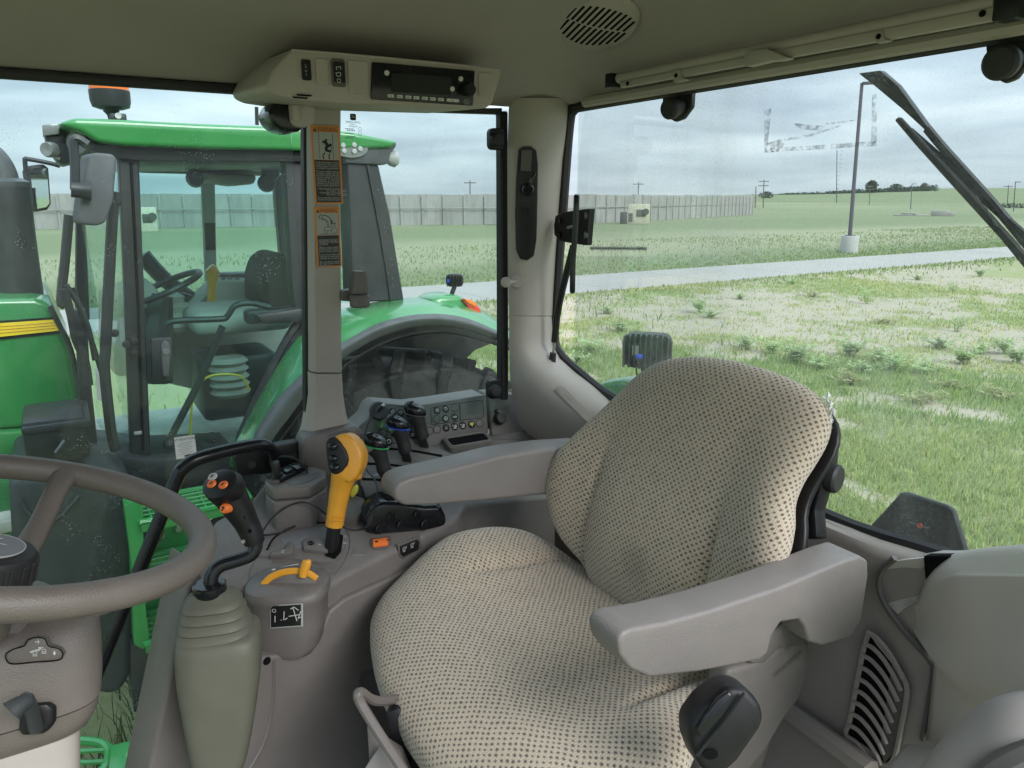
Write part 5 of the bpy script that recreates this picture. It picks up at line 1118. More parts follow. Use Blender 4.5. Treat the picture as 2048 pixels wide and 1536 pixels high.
part('speed_mark', flat(onT(580, 1131, .0065), tx_, ty_, [[(-.02, -.001), (.016, -.001), (.016, .0025)], [(-.034, -.008), (-.028, -.007), (-.03, -.002), (-.036, -.004)]]), 'print_white', th)
# ------------------------------------------------------------------ levers
gl_ = thing('gear_lever', onT(660, 1108), 'orange-yellow gear lever with a black button face and black lower shaft', 'lever')
GD = depth(onT(661, 1105)); k_ = GD/FPX
def gp2(u, v, d=0.0): return atD(u, v, GD+d)
part('shaft', tube([gp2(660, 1112), gp2(664, 1085, -.006), gp2(669, 1048, -.014)], .0145, 14, 3), 'black_plastic', gl_)
part('handle', tube([gp2(u, v, d) for u, v, d in ((669, 1050, -.014), (671, 1036, -.017), (676, 1005, -.022), (683, 970, -.03), (690, 945, -.036), (698, 925, -.04))], [.019, .0188, .0200, .0225, .028, .026], 18, 5), 'yellow_plastic', gl_)
for v in (1032, 1040): part('handle_ridge', tube([gp2(671+18*math.sin(a)-(v-1036)*.2, v+6*math.cos(a)*.3, -.018-.020*math.cos(a)) for a in [2*math.pi*j/20 for j in range(20)]], .0016, 5, 1, closed=True), 'yellow_plastic', gl_)
hd_ = [(664, 878), (676, 869), (692, 867), (708, 878), (720, 896), (725, 914), (722, 936), (712, 956), (698, 968), (682, 962), (668, 950), (656, 930), (652, 900)]
part('head', prism([gp2(u, v, -.062) for u, v in hd_], _f*.052+_r*.004, .020, 5), 'yellow_plastic', gl_, smooth=60)
fc = part('button_face', prism([gp2(u, v, -.068) for u, v in ((651, 884), (657, 876), (668, 873), (680, 884), (692, 902), (697, 918), (694, 932), (684, 944), (671, 950), (660, 946), (656, 935), (652, 910))], _f*.02, .004, 3), 'black_plastic', gl_)
for u, v, r in ((665, 893, .0095), (667, 917, .0085), (670, 935, .0095)): part('thumb_button', lathe([(0, .006), (r*.5, .0055), (r*.85, .003), (r, 0)], gp2(u, v, -.0685), -_f, 20, 1.15, .85, up=_r), 'black_satin', fc)
part('side_trigger', lathe([(0, .012), (.010, .010), (.013, .004), (.013, 0)], gp2(712, 948, -.03), _r-_f*.2, 18), 'yellow_plastic', gl_)
# three hydraulic levers
def hyd():
    t = thing('hydraulic_lever', onT(779, 972), 'black hydraulic lever with a green ringed knob', 'lever', 'hydraulic levers'); D = depth(onT(779, 972)); q = lambda u, v, d=0.0: atD(u, v, D+d)
    part('shaft', box(q(772, 958, -.005), (.021, .014, .075), .002, _r+Vector((0, 0, .25)), _fh, 1), 'black_plastic', t)
    part('grip', tube([q(770, 944, -.008), q(768, 938, -.010), q(764, 922, -.014), q(759, 908, -.018), q(753, 897, -.02)], [.0165, .0175, .0165, .019, .0235], 16, 4), 'black_rubber', t)
    n = 28; rings = []
    for s, dz in ((.86, -.006), (.99, -.001), (1.0, .006), (.97, .012), (.86, .019), (.62, .0235), (.3, .025), (.02, .0255)):
        rings.append([q(753, 889, -.022)+_r*(.0285*s*math.copysign(abs(math.cos(a))**.8, math.cos(a))+dz*-.15)+Vector((0, 0, dz+.006*math.cos(a)*-1))+_fh*(.021*s*math.sin(a)) for a in [2*math.pi*j/n for j in range(n)]])
    part('knob', loft(rings), 'black_satin', t)
    part('ring', tube([q(753, 889, -.022)+_r*(.0282*math.copysign(abs(math.cos(a))**.8, math.cos(a)))+Vector((0, 0, -.003-.006*math.cos(a)))+_fh*(.0208*math.sin(a)) for a in [2*math.pi*j/n for j in range(n)]], .0020, 6, 1, closed=True), 'green_ring', t)
    return t
hy = hyd()
for (u, v), mt, lab in (((820, 931), 'blue_ring', 'black hydraulic lever with a blue ringed knob'), ((854, 902), 'grey_ring', 'black hydraulic lever with a plain grey ringed knob')):
    c = copy_tree(hy, None, onT(u, v)); c['label'] = lab
    for ch_ in c.children:
        if ch_.name.startswith('ring'): ch_.material_slots[0].link = 'OBJECT'; ch_.material_slots[0].material = MAT[mt]
# loader joystick on its gaiter stand
js = thing('joystick_stand', atD(440, 1560, 1.25), 'olive grey moulded joystick stand with a ribbed rubber gaiter', 'joystick stand')
JD = 1.235; kj = JD/FPX
def jring(v, c, hw, dk=.80, ex=.55, dd=0.0):
    cen = atD(c, v, JD+dd); x = (_r*.97+_fh*.24).normalized(); y = Vector((-x.y, x.x, 0))
    return [cen+x*(hw*kj*math.copysign(abs(math.cos(a))**ex, math.cos(a)))+y*(hw*dk*kj*math.copysign(abs(math.sin(a))**ex, math.sin(a))) for a in [2*math.pi*j/40 for j in range(40)]]
bel = []
for v, c, hw in ((1180, 421, 32), (1187, 422, 36), (1193, 424, 48), (1200, 425, 54), (1206, 425, 57), (1210, 425, 53), (1213, 426, 56), (1219, 427, 61), (1224, 427, 63), (1228, 427, 59), (1231, 428, 62), (1237, 428, 66), (1242, 429, 68), (1246, 429, 64), (1249, 430, 67), (1255, 431, 71), (1260, 431, 73), (1264, 432, 68), (1268, 433, 70)):
    bel.append(jring(v, c, hw, .8, .62))
part('gaiter', loft(bel), 'gaiter_rubber', js, smooth=50)
part('stand', loft([jring(*a) for a in ((1256, 436, 66), (1262, 437, 76), (1272, 438, 80), (1290, 439, 81), (1340, 440, 79), (1400, 441, 71), (1460, 441, 62), (1510, 440, 53), (1532, 440, 46), (1542, 440, 38))]), 'gaiter_rubber', js, smooth=50)
jy = thing('joystick', atD(420, 1180, JD), 'black loader joystick with orange and grey thumb buttons on a cranked shaft', 'joystick')
cl_ = part('collar', lathe([(0, .016), (.024, .016), (.0265, .014), (.0265, 0), (.0245, -.003)], atD(420, 1184, JD), (0, 0, 1), 32), 'black_satin', jy)
part('collar_print', flat(atD(421, 1168, JD)+Vector((0, 0, .0032)), _r, _fh, ring2(-.001, -.006, .017, .0012, 10, 150, 290)+ring2(.012, -.010, .003, .001)+ring2(-.014, .010, .003, .001)), 'print_grey', cl_)
part('shaft', tube([atD(u, v, JD+d) for u, v, d in ((421, 1172, 0), (424, 1150, 0), (440, 1132, .004), (470, 1122, .01), (498, 1112, .014), (510, 1098, .016), (512, 1078, .016))], .0115, 14, 5), 'black_satin', jy)
part('grip', tube([atD(u, v, JD+d) for u, v, d in ((509, 1086, .016), (505, 1072, .014), (493, 1046, .010), (478, 1020, .004), (463, 996, -.002), (449, 978, -.008), (437, 966, -.012), (428, 958, -.014))], [.0165, .0185, .0200, .0235, .0265, .0290, .0280, .018], 18, 4), 'black_plastic', jy)
JN = (-_f*.75+Vector((0, 0, .6))-_r*.35).normalized(); jx = (_r-JN*_r.dot(JN)).normalized()
hj = part('head_plate', lathe([(0, .006), (.020, .006), (.030, .002), (.033, -.012), (.026, -.03)], atD(440, 968, JD-.03), JN, 24, 1.05, .85, up=jx), 'black_plastic', jy)
for u, v, mt, r in ((426, 954, 'print_grey', .0088), (424, 968, 'orange_plastic', .0088), (447, 970, 'orange_plastic', .0088)):
    c = onP(u, v, atD(440, 968, JD-.03)+JN*.0065, JN); part('thumb_button', lathe([(0, .003), (r*.8, .003), (r, .001), (r, 0)], c, JN, 18, 1, .8, up=jx), mt, hj)
    part('button_icon', flat(c+JN*.0034, jx, JN.cross(jx), [bar2((-.003, -.001), (.003, .001), .002), bar2((0, -.002), (.001, .003), .0015)]), 'sticker_black', hj)
lb = atD(449, 1017, JD-.030); part('thumb_button', lathe([(0, .004), (.006, .004), (.0075, .002), (.0085, 0), (.0085, -.015)], lb, -_f-_r*.3, 18), 'orange_plastic', jy); part('button_icon', flat(lb-_f*.0045, _r, _u, [bar2((-.003, -.003), (.002, .004), .002), bar2((-.003, .003), (.003, .003), .002)]), 'sticker_black', jy)
for u, v in ((487, 1034), (500, 1062)): part('grip_screw', lathe([(0, .001), (.003, .001), (.0035, 0)], atD(u, v, JD-.012), -_f, 10), 'black_gap', jy)
part('grip_screw', lathe([(0, .002), (.003, .002), (.0035, 0)], atD(487, 1083, JD-.004), -_f, 10), 'steel', jy)
# charging cable
def cpth(L): return [atD(u, v, d) for u, v, d in L]
cbD = depth(hz(552, 938, tz)); q1 = depth(onT(530, 1075)); q2 = depth(onT(720, 1060))
cbl = thing('charging_cable', onT(620, 1040), 'thin black charging cable looping over the console', 'cable')
part('cord', tube(cpth([(553, 922, cbD), (560, 914, cbD-.01), (585, 915, cbD-.02), (606, 930, cbD-.02), (616, 950, cbD-.03), (618, 985, cbD-.05), (615, 1030, cbD-.06), (600, 1046, cbD-.06), (565, 1064, q1-.03), (527, 1070, q1-.02), (526, 1062, q1-.02), (545, 1035, q1-.01), (575, 1013, q1), (604, 1004, q1), (630, 1012, q1), (660, 1035, q1+.02), (688, 1055, q2-.10), (715, 1060, q2-.08), (738, 1048, q2-.10), (748, 1015, q2-.09), (755, 985, q2-.08), (750, 960, q2-.03), (735, 942, q2+.02), (722, 920, q2+.06), (727, 890, q2+.1), (735, 850, q2+.14), (755, 822, q2+.16)]), .0022, 6, 6), 'black_rubber', cbl)
ucD = depth(onB(757, 822)); part('connector', tube(cpth([(753, 823, ucD-.03), (760, 817, ucD-.03), (765, 812, ucD-.03)]), .006, 8, 2), 'black_plastic', cbl); part('connector_tip', tube(cpth([(765, 812, ucD-.03), (769, 809, ucD-.03)]), .0045, 6, 1), 'steel', cbl)
# grab rail on the right-hand door
gr = thing('grab_rail', onX(540, 905, 1.66), 'black bent tubular grab rail across the door glass', 'grab rail')
part('rail', tube([onX(u, v, x) for u, v, x in ((180, 1380, 1.60), (240, 1235, 1.60), (300, 1088, 1.60), (352, 960, 1.60), (368, 935, 1.60), (395, 918, 1.60), (450, 902, 1.61), (505, 891, 1.62), (530, 892, 1.63), (545, 905, 1.655), (548, 925, 1.69))], .0145, 14, 5), 'black_satin', gr)
part('mount', prism([onX(u, v, 1.70) for u, v in ((470, 915), (476, 908), (545, 892), (606, 882), (606, 930), (545, 948), (478, 952), (472, 940))], (.035, 0, 0), .006), 'black_plastic', gr)
for u, v in ((503, 928), (586, 912)): part('mount_bolt', lathe([(0, .006), (.009, .006), (.011, 0)], onX(u, v, 1.70), (-1, 0, 0), 12), 'black_rubber', gr)
# ================================================================== STEERING WHEEL AND COLUMN
WC = V(.963, .077, -.356); wa = .288; Wn = Vector((-.008, -math.sin(wa), math.cos(wa))).normalized(); wx1 = Vector((0, 1, 0)).cross(Wn).normalized(); wy1 = Wn.cross(wx1)
def wr(a, r=.203, h=0.0): return WC+wx1*(r*math.cos(a))+wy1*(r*math.sin(a))+Wn*h
st = thing('steering_wheel', WC-Wn*.06, 'brown three-spoke steering wheel with a black knurled hub cap', 'steering wheel')
part('rim', tube([wr(2*math.pi*k/72) for k in range(72)], .0165, 16, 1, closed=True), 'wheel_rim_skin', st, smooth=60)
def ang_of(u, v):
    p = onP(u, v, WC, Wn)-WC; return math.atan2(p.dot(wy1), p.dot(wx1))
for a in (ang_of(138, 942), ang_of(138, 942)+2.2, ang_of(215, 1195)):
    part('spoke', tube([wr(a, .200, -.002), wr(a, .172, -.012), wr(a, .12, -.045), wr(a, .055, -.072)], [.022, .0145, .0145, .017], 12, 5, flat=.8), 'wheel_rim_skin', st, smooth=60)
HC = WC-Wn*.046+wy1*.016
part('hub', lathe([(.034, -.09), (.036, -.05), (.042, -.030), (.044, -.022)], HC, Wn, 32), 'wheel_rim_skin', st)
hc = part('hub_cap', lathe([(.045, -.026), (.048, -.022), (.048, .008), (.045, .013), (.038, .016), (0, .017)], HC, Wn, 40), 'black_rubber', st)
for k in range(22):
    a = 2*math.pi*k/22; part('knurl', box(wr(a, .048, 0)+(HC-WC)-Wn*.007, (.004, .008, .028), .001, wr(a, 1)-WC, Wn.cross(wr(a, 1)-WC), 1), 'black_rubber', hc)
dsk = part('cap_disc', lathe([(.034, .0165), (.033, .0185), (0, .019)], HC, Wn, 36), 'grey_disc', st)
part('disc_ring', tube([wr(2*math.pi*k/40, .0338, .0178)+(HC-WC) for k in range(40)], .0010, 5, 1, closed=True), 'print_grey', dsk)
part('disc_emblem', flat(wr(0, .006, .0195)+(HC-WC), -wy1, wx1, deer(.040)), 'print_white', dsk)
cl0 = thing('steering_column', V(.97, .10, -1.30), 'grey-brown moulded steering column housing with light switch symbols', 'steering column')
CD = .955; kc = CD/FPX
def cring(v, c, hw, dp, ex=.5):
    cen = atD(c, v, CD); return [cen+Vector((1, 0, 0))*(dp*math.copysign(abs(math.sin(a))**ex, math.sin(a))*-1)+Vector((0, -1, 0))*(hw*kc*math.copysign(abs(math.cos(a))**ex, math.cos(a))) for a in [2*math.pi*j/40 for j in range(40)]]
part('upper_housing', loft([cring(1206, 30, 95, .030), cring(1214, 45, 112, .042), cring(1226, 50, 122, .052), cring(1245, 52, 128, .062), cring(1290, 52, 132, .066), cring(1350, 52, 134, .068), cring(1392, 52, 132, .067)]), 'wheel_rim_skin', cl0, smooth=50)
part('column_neck', tube([atD(10, 1180, CD), atD(5, 1235, CD)], [.05, .068], 24, 1), 'wheel_rim_skin', cl0)
part('lower_housing', loft([cring(1396, 52, 130, .066), cring(1420, 50, 128, .064), cring(1446, 46, 118, .060), cring(1452, 44, 112, .056)]), 'wheel_rim_skin', cl0, smooth=50)
part('column_skirt', loft([cring(1455, 36, 106, .054), cring(1470, 36, 108, .056), cring(1560, 34, 110, .058)]), 'trim_beige', cl0, smooth=50)
part('column_base', tube([atD(34, 1555, CD), V(1.0, .22, -1.05), V(1.0, .34, -1.32)], [.06, .07, .10], 20, 3), 'trim_beige', cl0)
def cface(u, v, l=0.0): return atD(u, v, CD-.0665*.80-l+(u-60)*.00018)
pl_ = [(14, 1322), (12, 1308), (28, 1298), (48, 1292), (56, 1280), (72, 1275), (90, 1278), (97, 1292), (118, 1298), (126, 1308), (118, 1320), (70, 1324), (28, 1328)]
sp_ = part('symbol_panel', prism([cface(u, v, .004) for u, v in pl_], _f*.008, .0015, 2), 'wheel_rim_skin', cl0)
part('panel_groove', tube([cface(u, v, .0042) for u, v in pl_], .0008, 4, 3, closed=True), 'black_gap', sp_)
pc_ = cface(70, 1300, .0058); kk = (CD-.06)/FPX
def cp2(u, v): return ((u-70)*kk, (1300-v)*kk)
I_ = []
for A_ in (((48, 1308), (84, 1296)), ((48, 1308), (78, 1301)), ((70, 1284), (80, 1283)), ((76, 1279), (77, 1288))): I_.append(bar2(cp2(*A_[0]), cp2(*A_[1]), 1.8*kk))
I_.append([cp2(76, 1294), cp2(88, 1294), cp2(78, 1302)])
for u, v in ((49, 1312), (70, 1307), (88, 1302)):
    x, y = cp2(u, v); I_ += ring2(x, y, 3.4*kk, 1.2*kk, 8, 0, 180)
    for k in range(3): I_.append(bar2((x-5*kk, y-(1+2*k)*kk), (x+5*kk, y-(1+2*k)*kk), .9*kk))
for u, v, sg in ((28, 1315, 1), (109, 1306, -1)):
    x, y = cp2(u, v); I_.append([(x-4*kk, y), (x, y+5*kk*sg), (x+4*kk, y)]); I_.append(bar2((x, y), (x, y-4*kk*sg), 3.4*kk))
part('symbol_print', flat(pc_, _r, _u, I_), 'print_white', sp_)
sk_ = thing('column_stalk', cface(60, 1460), 'dark grey stalk switch under the steering column housing', 'stalk switch')
part('pivot_block', prism([cface(u, v, .0) for u, v in ((50, 1420), (58, 1404), (105, 1400), (117, 1410), (116, 1440), (100, 1460), (56, 1464), (48, 1452))], _f*-.012, .004, 2), 'black_plastic', sk_)
part('stem', tube([cface(72, 1456, .012), cface(66, 1430, .03), cface(56, 1404, .045), cface(48, 1400, .05)], [.008, .0075, .008, .009], 12, 4), 'tank_plastic', sk_)
part('knob', tube([cface(54, 1402, .048), cface(36, 1412, .055), cface(22, 1424, .058)], [.0085, .0105, .0135], 16, 3), 'tank_plastic', sk_)
# ================================================================== DRIVER'S SEAT
def pillow(outline, o, ax, ay, an, hf, hb, deform=None, na=168, nr=64, pf=3.0):
    """soft cushion from a star-shaped outline (2-D in ax,ay about o); hf/hb = height of front/back dome. returns MB, uv list"""
    c2 = Vector((sum(p[0] for p in outline)/len(outline), sum(p[1] for p in outline)/len(outline)))
    P = catmull([Vector((p[0], p[1], 0)) for p in outline], 8, True)
    angs = sorted((math.atan2(p.y-c2.y, p.x-c2.x), (p.to_2d()-c2).length) for p in P)
    A = np.array([a for a, r in angs]); Rr = np.array([r for a, r in angs])
    A = np.concatenate([A-2*math.pi, A, A+2*math.pi]); Rr = np.concatenate([Rr]*3)
    th_ = np.linspace(-math.pi, math.pi, na, endpoint=False); rad = np.interp(th_, A, Rr)
    v, uv, f = [], [], []
    ts = [(math.sin(math.pi/2*k/(nr-1)), math.cos(math.pi/2*k/(nr-1))) for k in range(nr)]
    prof = [(math.sin(math.pi/2*min(1, k/(nr*.78)))**.82, None) for k in range(nr)]
    for i in range(na):
        arc = 0; last = None
        for k in range(nr):
            t = k/(nr-1)
            if t < .82:
                q = t/.82; rho = 1-(1-q)**1.35 if q > 0 else 0; rho = min(1, rho); h = hf*(max(0, 1-rho**pf))**(1/2.2)
            else:
                q = (t-.82)/.18; rho = 1-.25*q*q; h = -hb*math.sin(q*math.pi/2)
            x = c2.x+math.cos(th_[i])*rad[i]*rho; y = c2.y+math.sin(th_[i])*rad[i]*rho
            dh = deform(x, y, rho) if deform else 0
            p = o+ax*x+ay*y+an*(h+dh)
            if last is not None: arc += (p-last).length
            last = p; v.append(p); uv.append((arc*math.cos(th_[i]), arc*math.sin(th_[i])))
    for i in range(na):
        j = (i+1) % na
        for k in range(nr-1): f.append((i*nr+k, j*nr+k, j*nr+k+1, i*nr+k+1))
    f.append(tuple(i*nr+nr-1 for i in range(na)))
    m = MB(); m.v = v; m.f = f; m.uv = uv; return m
def pillow_part(name, m, mt, par):
    c = sum(m.v, Vector())/len(m.v); me = bpy.data.meshes.new(name); me.from_pydata([tuple(p-c) for p in m.v], [], m.f)
    ul = me.uv_layers.new(name='UVMap'); idx = [l.vertex_index for l in me.loops]
    ul.data.foreach_set('uv', np.array([m.uv[i] for i in idx]).ravel()); me.shade_smooth(); me.materials.append(MAT[mt])
    bm = bmesh.new(); bm.from_mesh(me); bmesh.ops.recalc_face_normals(bm, faces=bm.faces); bm.to_mesh(me); bm.free()
    o = bpy.data.objects.new(name, me); COL.objects.link(o); o.parent = par; o.location = c-WLOC[par]; WLOC[o] = c; return o
seat = thing('driver_seat', V(.98, -.68, -1.32), 'driver seat in beige cloth woven with brown dots, with two grey armrests', 'seat')
# backrest
BO = V(.97, -.93, -.58); bU = Vector((0, -.15, .52)).normalized(); bXv = Vector((1, 0, 0)); bNn = bU.cross(bXv); bNn = bNn if bNn.y > 0 else -bNn
def onBk(u, v, h=0.0): return onP(u, v, BO+bNn*h, bNn)
bkpx = [(1180, 1135), (1152, 1080), (1140, 1020), (1138, 970), (1148, 928), (1180, 882), (1214, 834), (1246, 786), (1276, 746), (1316, 720), (1370, 711), (1440, 716), (1520, 736), (1588, 765), (1632, 797), (1652, 835), (1652, 880), (1638, 925), (1620, 970), (1612, 1015), (1618, 1070), (1600, 1135), (1510, 1215), (1400, 1250), (1290, 1235), (1200, 1180)]
bk2 = [((onBk(u, v)-BO).dot(bXv), (onBk(u, v)-BO).dot(bU)) for u, v in bkpx]
bw_ = max(abs(p[0]) for p in bk2)
xs_, ys_ = [p[0] for p in bk2], [p[1] for p in bk2]; bcx = (min(xs_)+max(xs_))/2; bhw = (max(xs_)-min(xs_))/2; by0, by1 = min(ys_), max(ys_)
def sstep(a, b, x): t = max(0, min(1, (x-a)/(b-a))); return t*t*(3-2*t)
def bdef(x, y, rho):
    s = (x-bcx)/bhw; t = (y-by0)/(by1-by0)
    wing = .055*sstep(.45, 1.0, abs(s))*(1-sstep(.45, .95, t)*.75)
    lumb = .018*math.exp(-((t-.28)/.22)**2)*(1-sstep(.3, .7, abs(s)))
    tilt = -.02*sstep(.6, 1, t)
    g_ = 0
    if rho < .97:
        g_ = -.014*math.exp(-((abs(s)-.56+.06*t)/.028)**2)*(1-sstep(.42, .62, t))
    return wing+lumb+tilt+g_
bkm = pillow(bk2, BO, bXv, bU, bNn, .045, .05, bdef, pf=5.0)
backrest = pillow_part('backrest', bkm, 'seat_fabric', seat)
# shell behind the backrest
sh2 = [(bcx+(x-bcx)*.97-.004, y*.97-.01) for x, y in bk2]
shm = pillow(sh2, BO-bNn*.05, bXv, bU, bNn, .004, .035, lambda x, y, r: bdef(x, y, r)*.9, 96, 24, 6.0); pillow_part('back_shell', shm, 'black_plastic', seat)
part('shell_cover', prism([onBk(u, v, -.05) for u, v in ((1645, 870), (1660, 880), (1655, 930), (1640, 985), (1630, 1020), (1634, 1076), (1606, 1078), (1606, 1020), (1622, 960))], bNn*-.03, .004), 'black_plastic', seat)
part('lumbar_knob', lathe([(.0, .024), (.020, .024), (.024, .020), (.024, .008), (.012, .006), (.012, -.02)], onBk(1650, 952, -.07), (-.85, -.2, 0), 26), 'black_rubber', seat)
part('knob_rib', box(onBk(1641, 925, -.055), (.02, .02, .055), .004), 'black_plastic', seat)
m = MB()
for i in range(34):
    a = random.random(); u, v = 1649+13*math.sin(a*2.6)+random.uniform(-3, 3), 785+62*a; c = onBk(u, v, -.01-.012*random.random()); s_ = random.uniform(.004, .009)
    q = [Vector((random.uniform(-1, 1), random.uniform(-.5, .5), random.uniform(-1, 1)))*s_ for _ in range(4)]; m.add([c+x for x in q], [(0, 1, 2), (0, 2, 3), (0, 3, 1), (1, 3, 2)])
part('torn_foam', m, 'white_foam', seat, label='torn white foam showing at the edge of the backrest', smooth=0)
# cushion
CO = V(.98, -.62, -.80)
cupx = [(739, 1262), (746, 1226), (776, 1190), (832, 1156), (905, 1128), (985, 1114), (1080, 1122), (1200, 1160), (1330, 1230), (1440, 1310), (1462, 1362), (1445, 1420), (1410, 1500), (1375, 1590), (1300, 1690), (1150, 1740), (1000, 1670), (905, 1570), (822, 1468), (772, 1388), (748, 1325)]
cu2 = [((onZ(u, v, -.80)-CO).x, (onZ(u, v, -.80)-CO).y) for u, v in cupx]
cxs = [p[0] for p in cu2]; cys = [p[1] for p in cu2]; ccx = (min(cxs)+max(cxs))/2; chw = (max(cxs)-min(cxs))/2
def cdef(x, y, rho):
    s = (x-ccx)/chw; t = (y-min(cys))/(max(cys)-min(cys))     # t: 0 rear, 1 front
    bol = .055*sstep(.45, .9, abs(s))*(1-sstep(.45, .8, t)); dip = -.012*math.exp(-((t-.4)/.3)**2)*(1-sstep(.3, .7, abs(s)))
    front = -.020*sstep(.75, 1, t); g_ = 0
    if rho < .97: g_ = -.013*math.exp(-((abs(s)-.60+.05*math.cos(t*3))/.028)**2)*(1-sstep(.42, .6, t))
    return bol+dip+front+g_
cum = pillow(cu2, CO, Vector((1, 0, 0)), Vector((0, 1, 0)), Vector((0, 0, 1)), .062, .07, cdef, pf=4.0)
pillow_part('seat_cushion', cum, 'seat_fabric', seat)
# armrests
ra = [(1236, 1285), (1243, 1268), (1262, 1258), (1330, 1246), (1420, 1222), (1560, 1176), (1690, 1122), (1722, 1112), (1737, 1122), (1738, 1150), (1724, 1240), (1702, 1276), (1645, 1293), (1618, 1285), (1610, 1255), (1598, 1240), (1562, 1246), (1546, 1270), (1536, 1308), (1518, 1322), (1400, 1345), (1300, 1356), (1262, 1340), (1240, 1312)]
part('armrest', prism([onX(u, v, .622) for u, v in ra], (.062, 0, 0), .016, 4), 'arm_plastic', seat, smooth=60)
fa = [(788, 982), (797, 966), (822, 955), (900, 938), (1000, 912), (1100, 897), (1180, 892), (1185, 990), (1090, 990), (960, 1003), (850, 1012), (808, 1012), (790, 1000)]
part('armrest', prism([onX(u, v, 1.255) for u, v in fa], (.075, 0, 0), .018, 4), 'arm_plastic', seat, smooth=60)
part('armrest_pivot', prism([onX(u, v, .665) for u, v in ((1548, 1262), (1580, 1238), (1612, 1250), (1618, 1290), (1560, 1300), (1530, 1330), (1500, 1330))], (.05, 0, 0), .008), 'console_plastic', seat)
ss = part('side_shield', prism([onX(u, v, .668) for u, v in ((1456, 1340), (1500, 1330), (1545, 1305), (1605, 1270), (1622, 1285), (1618, 1360), (1600, 1400), (1570, 1440), (1535, 1500), (1500, 1545), (1440, 1560), (1448, 1400))], (.04, 0, 0), .010, 3), 'console_plastic', seat)
em_ = onX(1580, 1290, .665); part('emblem_ring', flat(em_, XR, YR, ring2(0, 0, .0072, .0012, 20)), 'console_dark', ss); part('emblem_mark', flat(em_, XR, YR, [bar2((-.003, -.004), (.001, .004), .0012), bar2((0, -.005), (.004, .003), .0012), bar2((-.005, -.001), (-.002, .003), .0012)]), 'console_dark', ss)
part('maker_word', text_mb('GRAMMER', onX(1577, 1328, .666), (XR+YR*.32), YR, .0145), 'console_dark', ss)
part('side_shield', prism([onX(u, v, .70) for u, v in ((1400, 1440), (1460, 1385), (1560, 1440), (1520, 1560), (1400, 1600))], (.05, 0, 0), .01), 'console_plastic', seat)
# belt retractor
rt = part('belt_retractor', prism([atD(u, v, .90) for u, v in ((1458, 1374), (1496, 1378), (1524, 1408), (1532, 1440), (1522, 1462), (1478, 1525), (1440, 1560), (1400, 1540), (1382, 1490), (1380, 1452), (1410, 1410))], _f*.05+_r*-.006, .012, 3), 'black_plastic', seat)
part('retractor_cap', prism([atD(u, v, .893) for u, v in ((1436, 1400), (1458, 1384), (1470, 1396), (1446, 1432), (1405, 1476), (1392, 1462), (1412, 1430))], _f*.012, .003), 'black_satin', rt)
part('retractor_rib', tube([atD(u, v, .894) for u, v in ((1488, 1386), (1450, 1440), (1410, 1490), (1394, 1512))], .002, 6, 3), 'black_satin', rt)
part('retractor_hole', lathe([(.009, .001), (.009, 0)], atD(1421, 1508, .8985), -_f, 16, .7, 1), 'black_gap', rt)
# under-seat mechanism
part('suspension', box(V(1.0, -.64, -1.08), (.40, .44, .34), .02), 'black_rubber', seat)
part('seat_pan', box(V(.99, -.62, -.885), (.44, .46, .05), .015), 'black_plastic', seat)
part('slide_cover', prism([atD(u, v, 1.20) for u, v in ((770, 1425), (800, 1415), (905, 1536), (1000, 1640), (880, 1640), (800, 1540), (778, 1490))], _f*.06, .006), 'black_plastic', seat)
for k in range(5): part('cover_slot', prism([atD(u+k*17, v+k*24, 1.195) for u, v in ((800, 1456), (816, 1452), (822, 1460), (806, 1466))], _f*.004), 'black_gap', seat)
part('adjuster_bar', tube([atD(u, v, d) for u, v, d in ((800, 1395, 1.24), (770, 1402, 1.20), (745, 1400, 1.17), (724, 1386, 1.14), (716, 1388, 1.13), (722, 1408, 1.13), (760, 1470, 1.12), (812, 1550, 1.10), (850, 1610, 1.09))], .0078, 10, 5), 'grey_metal_paint', seat)
part('document_pouch', prism([atD(u, v, 1.16) for u, v in ((733, 1450), (742, 1452), (768, 1490), (800, 1510), (830, 1580), (760, 1600), (738, 1530))], _f*.03, .004), 'console_plastic', seat)
part('pouch_flap', prism([atD(u, v, 1.14) for u, v in ((762, 1488), (800, 1530), (830, 1590), (700, 1600), (730, 1536))], _f*.006, .002), 'arm_plastic', seat)
bkl = thing('seat_belt_buckle', onT(1008, 1100), 'small seat belt buckle with red button behind the cushion', 'buckle')
part('buckle', box(atD(1007, 1103, 1.62), (.03, .02, .035), .004, _r, _fh), 'mirror_shell', bkl); part('release_button', box(atD(998, 1110, 1.605), (.016, .006, .012), .002, _r, _fh), 'red_plastic', bkl)
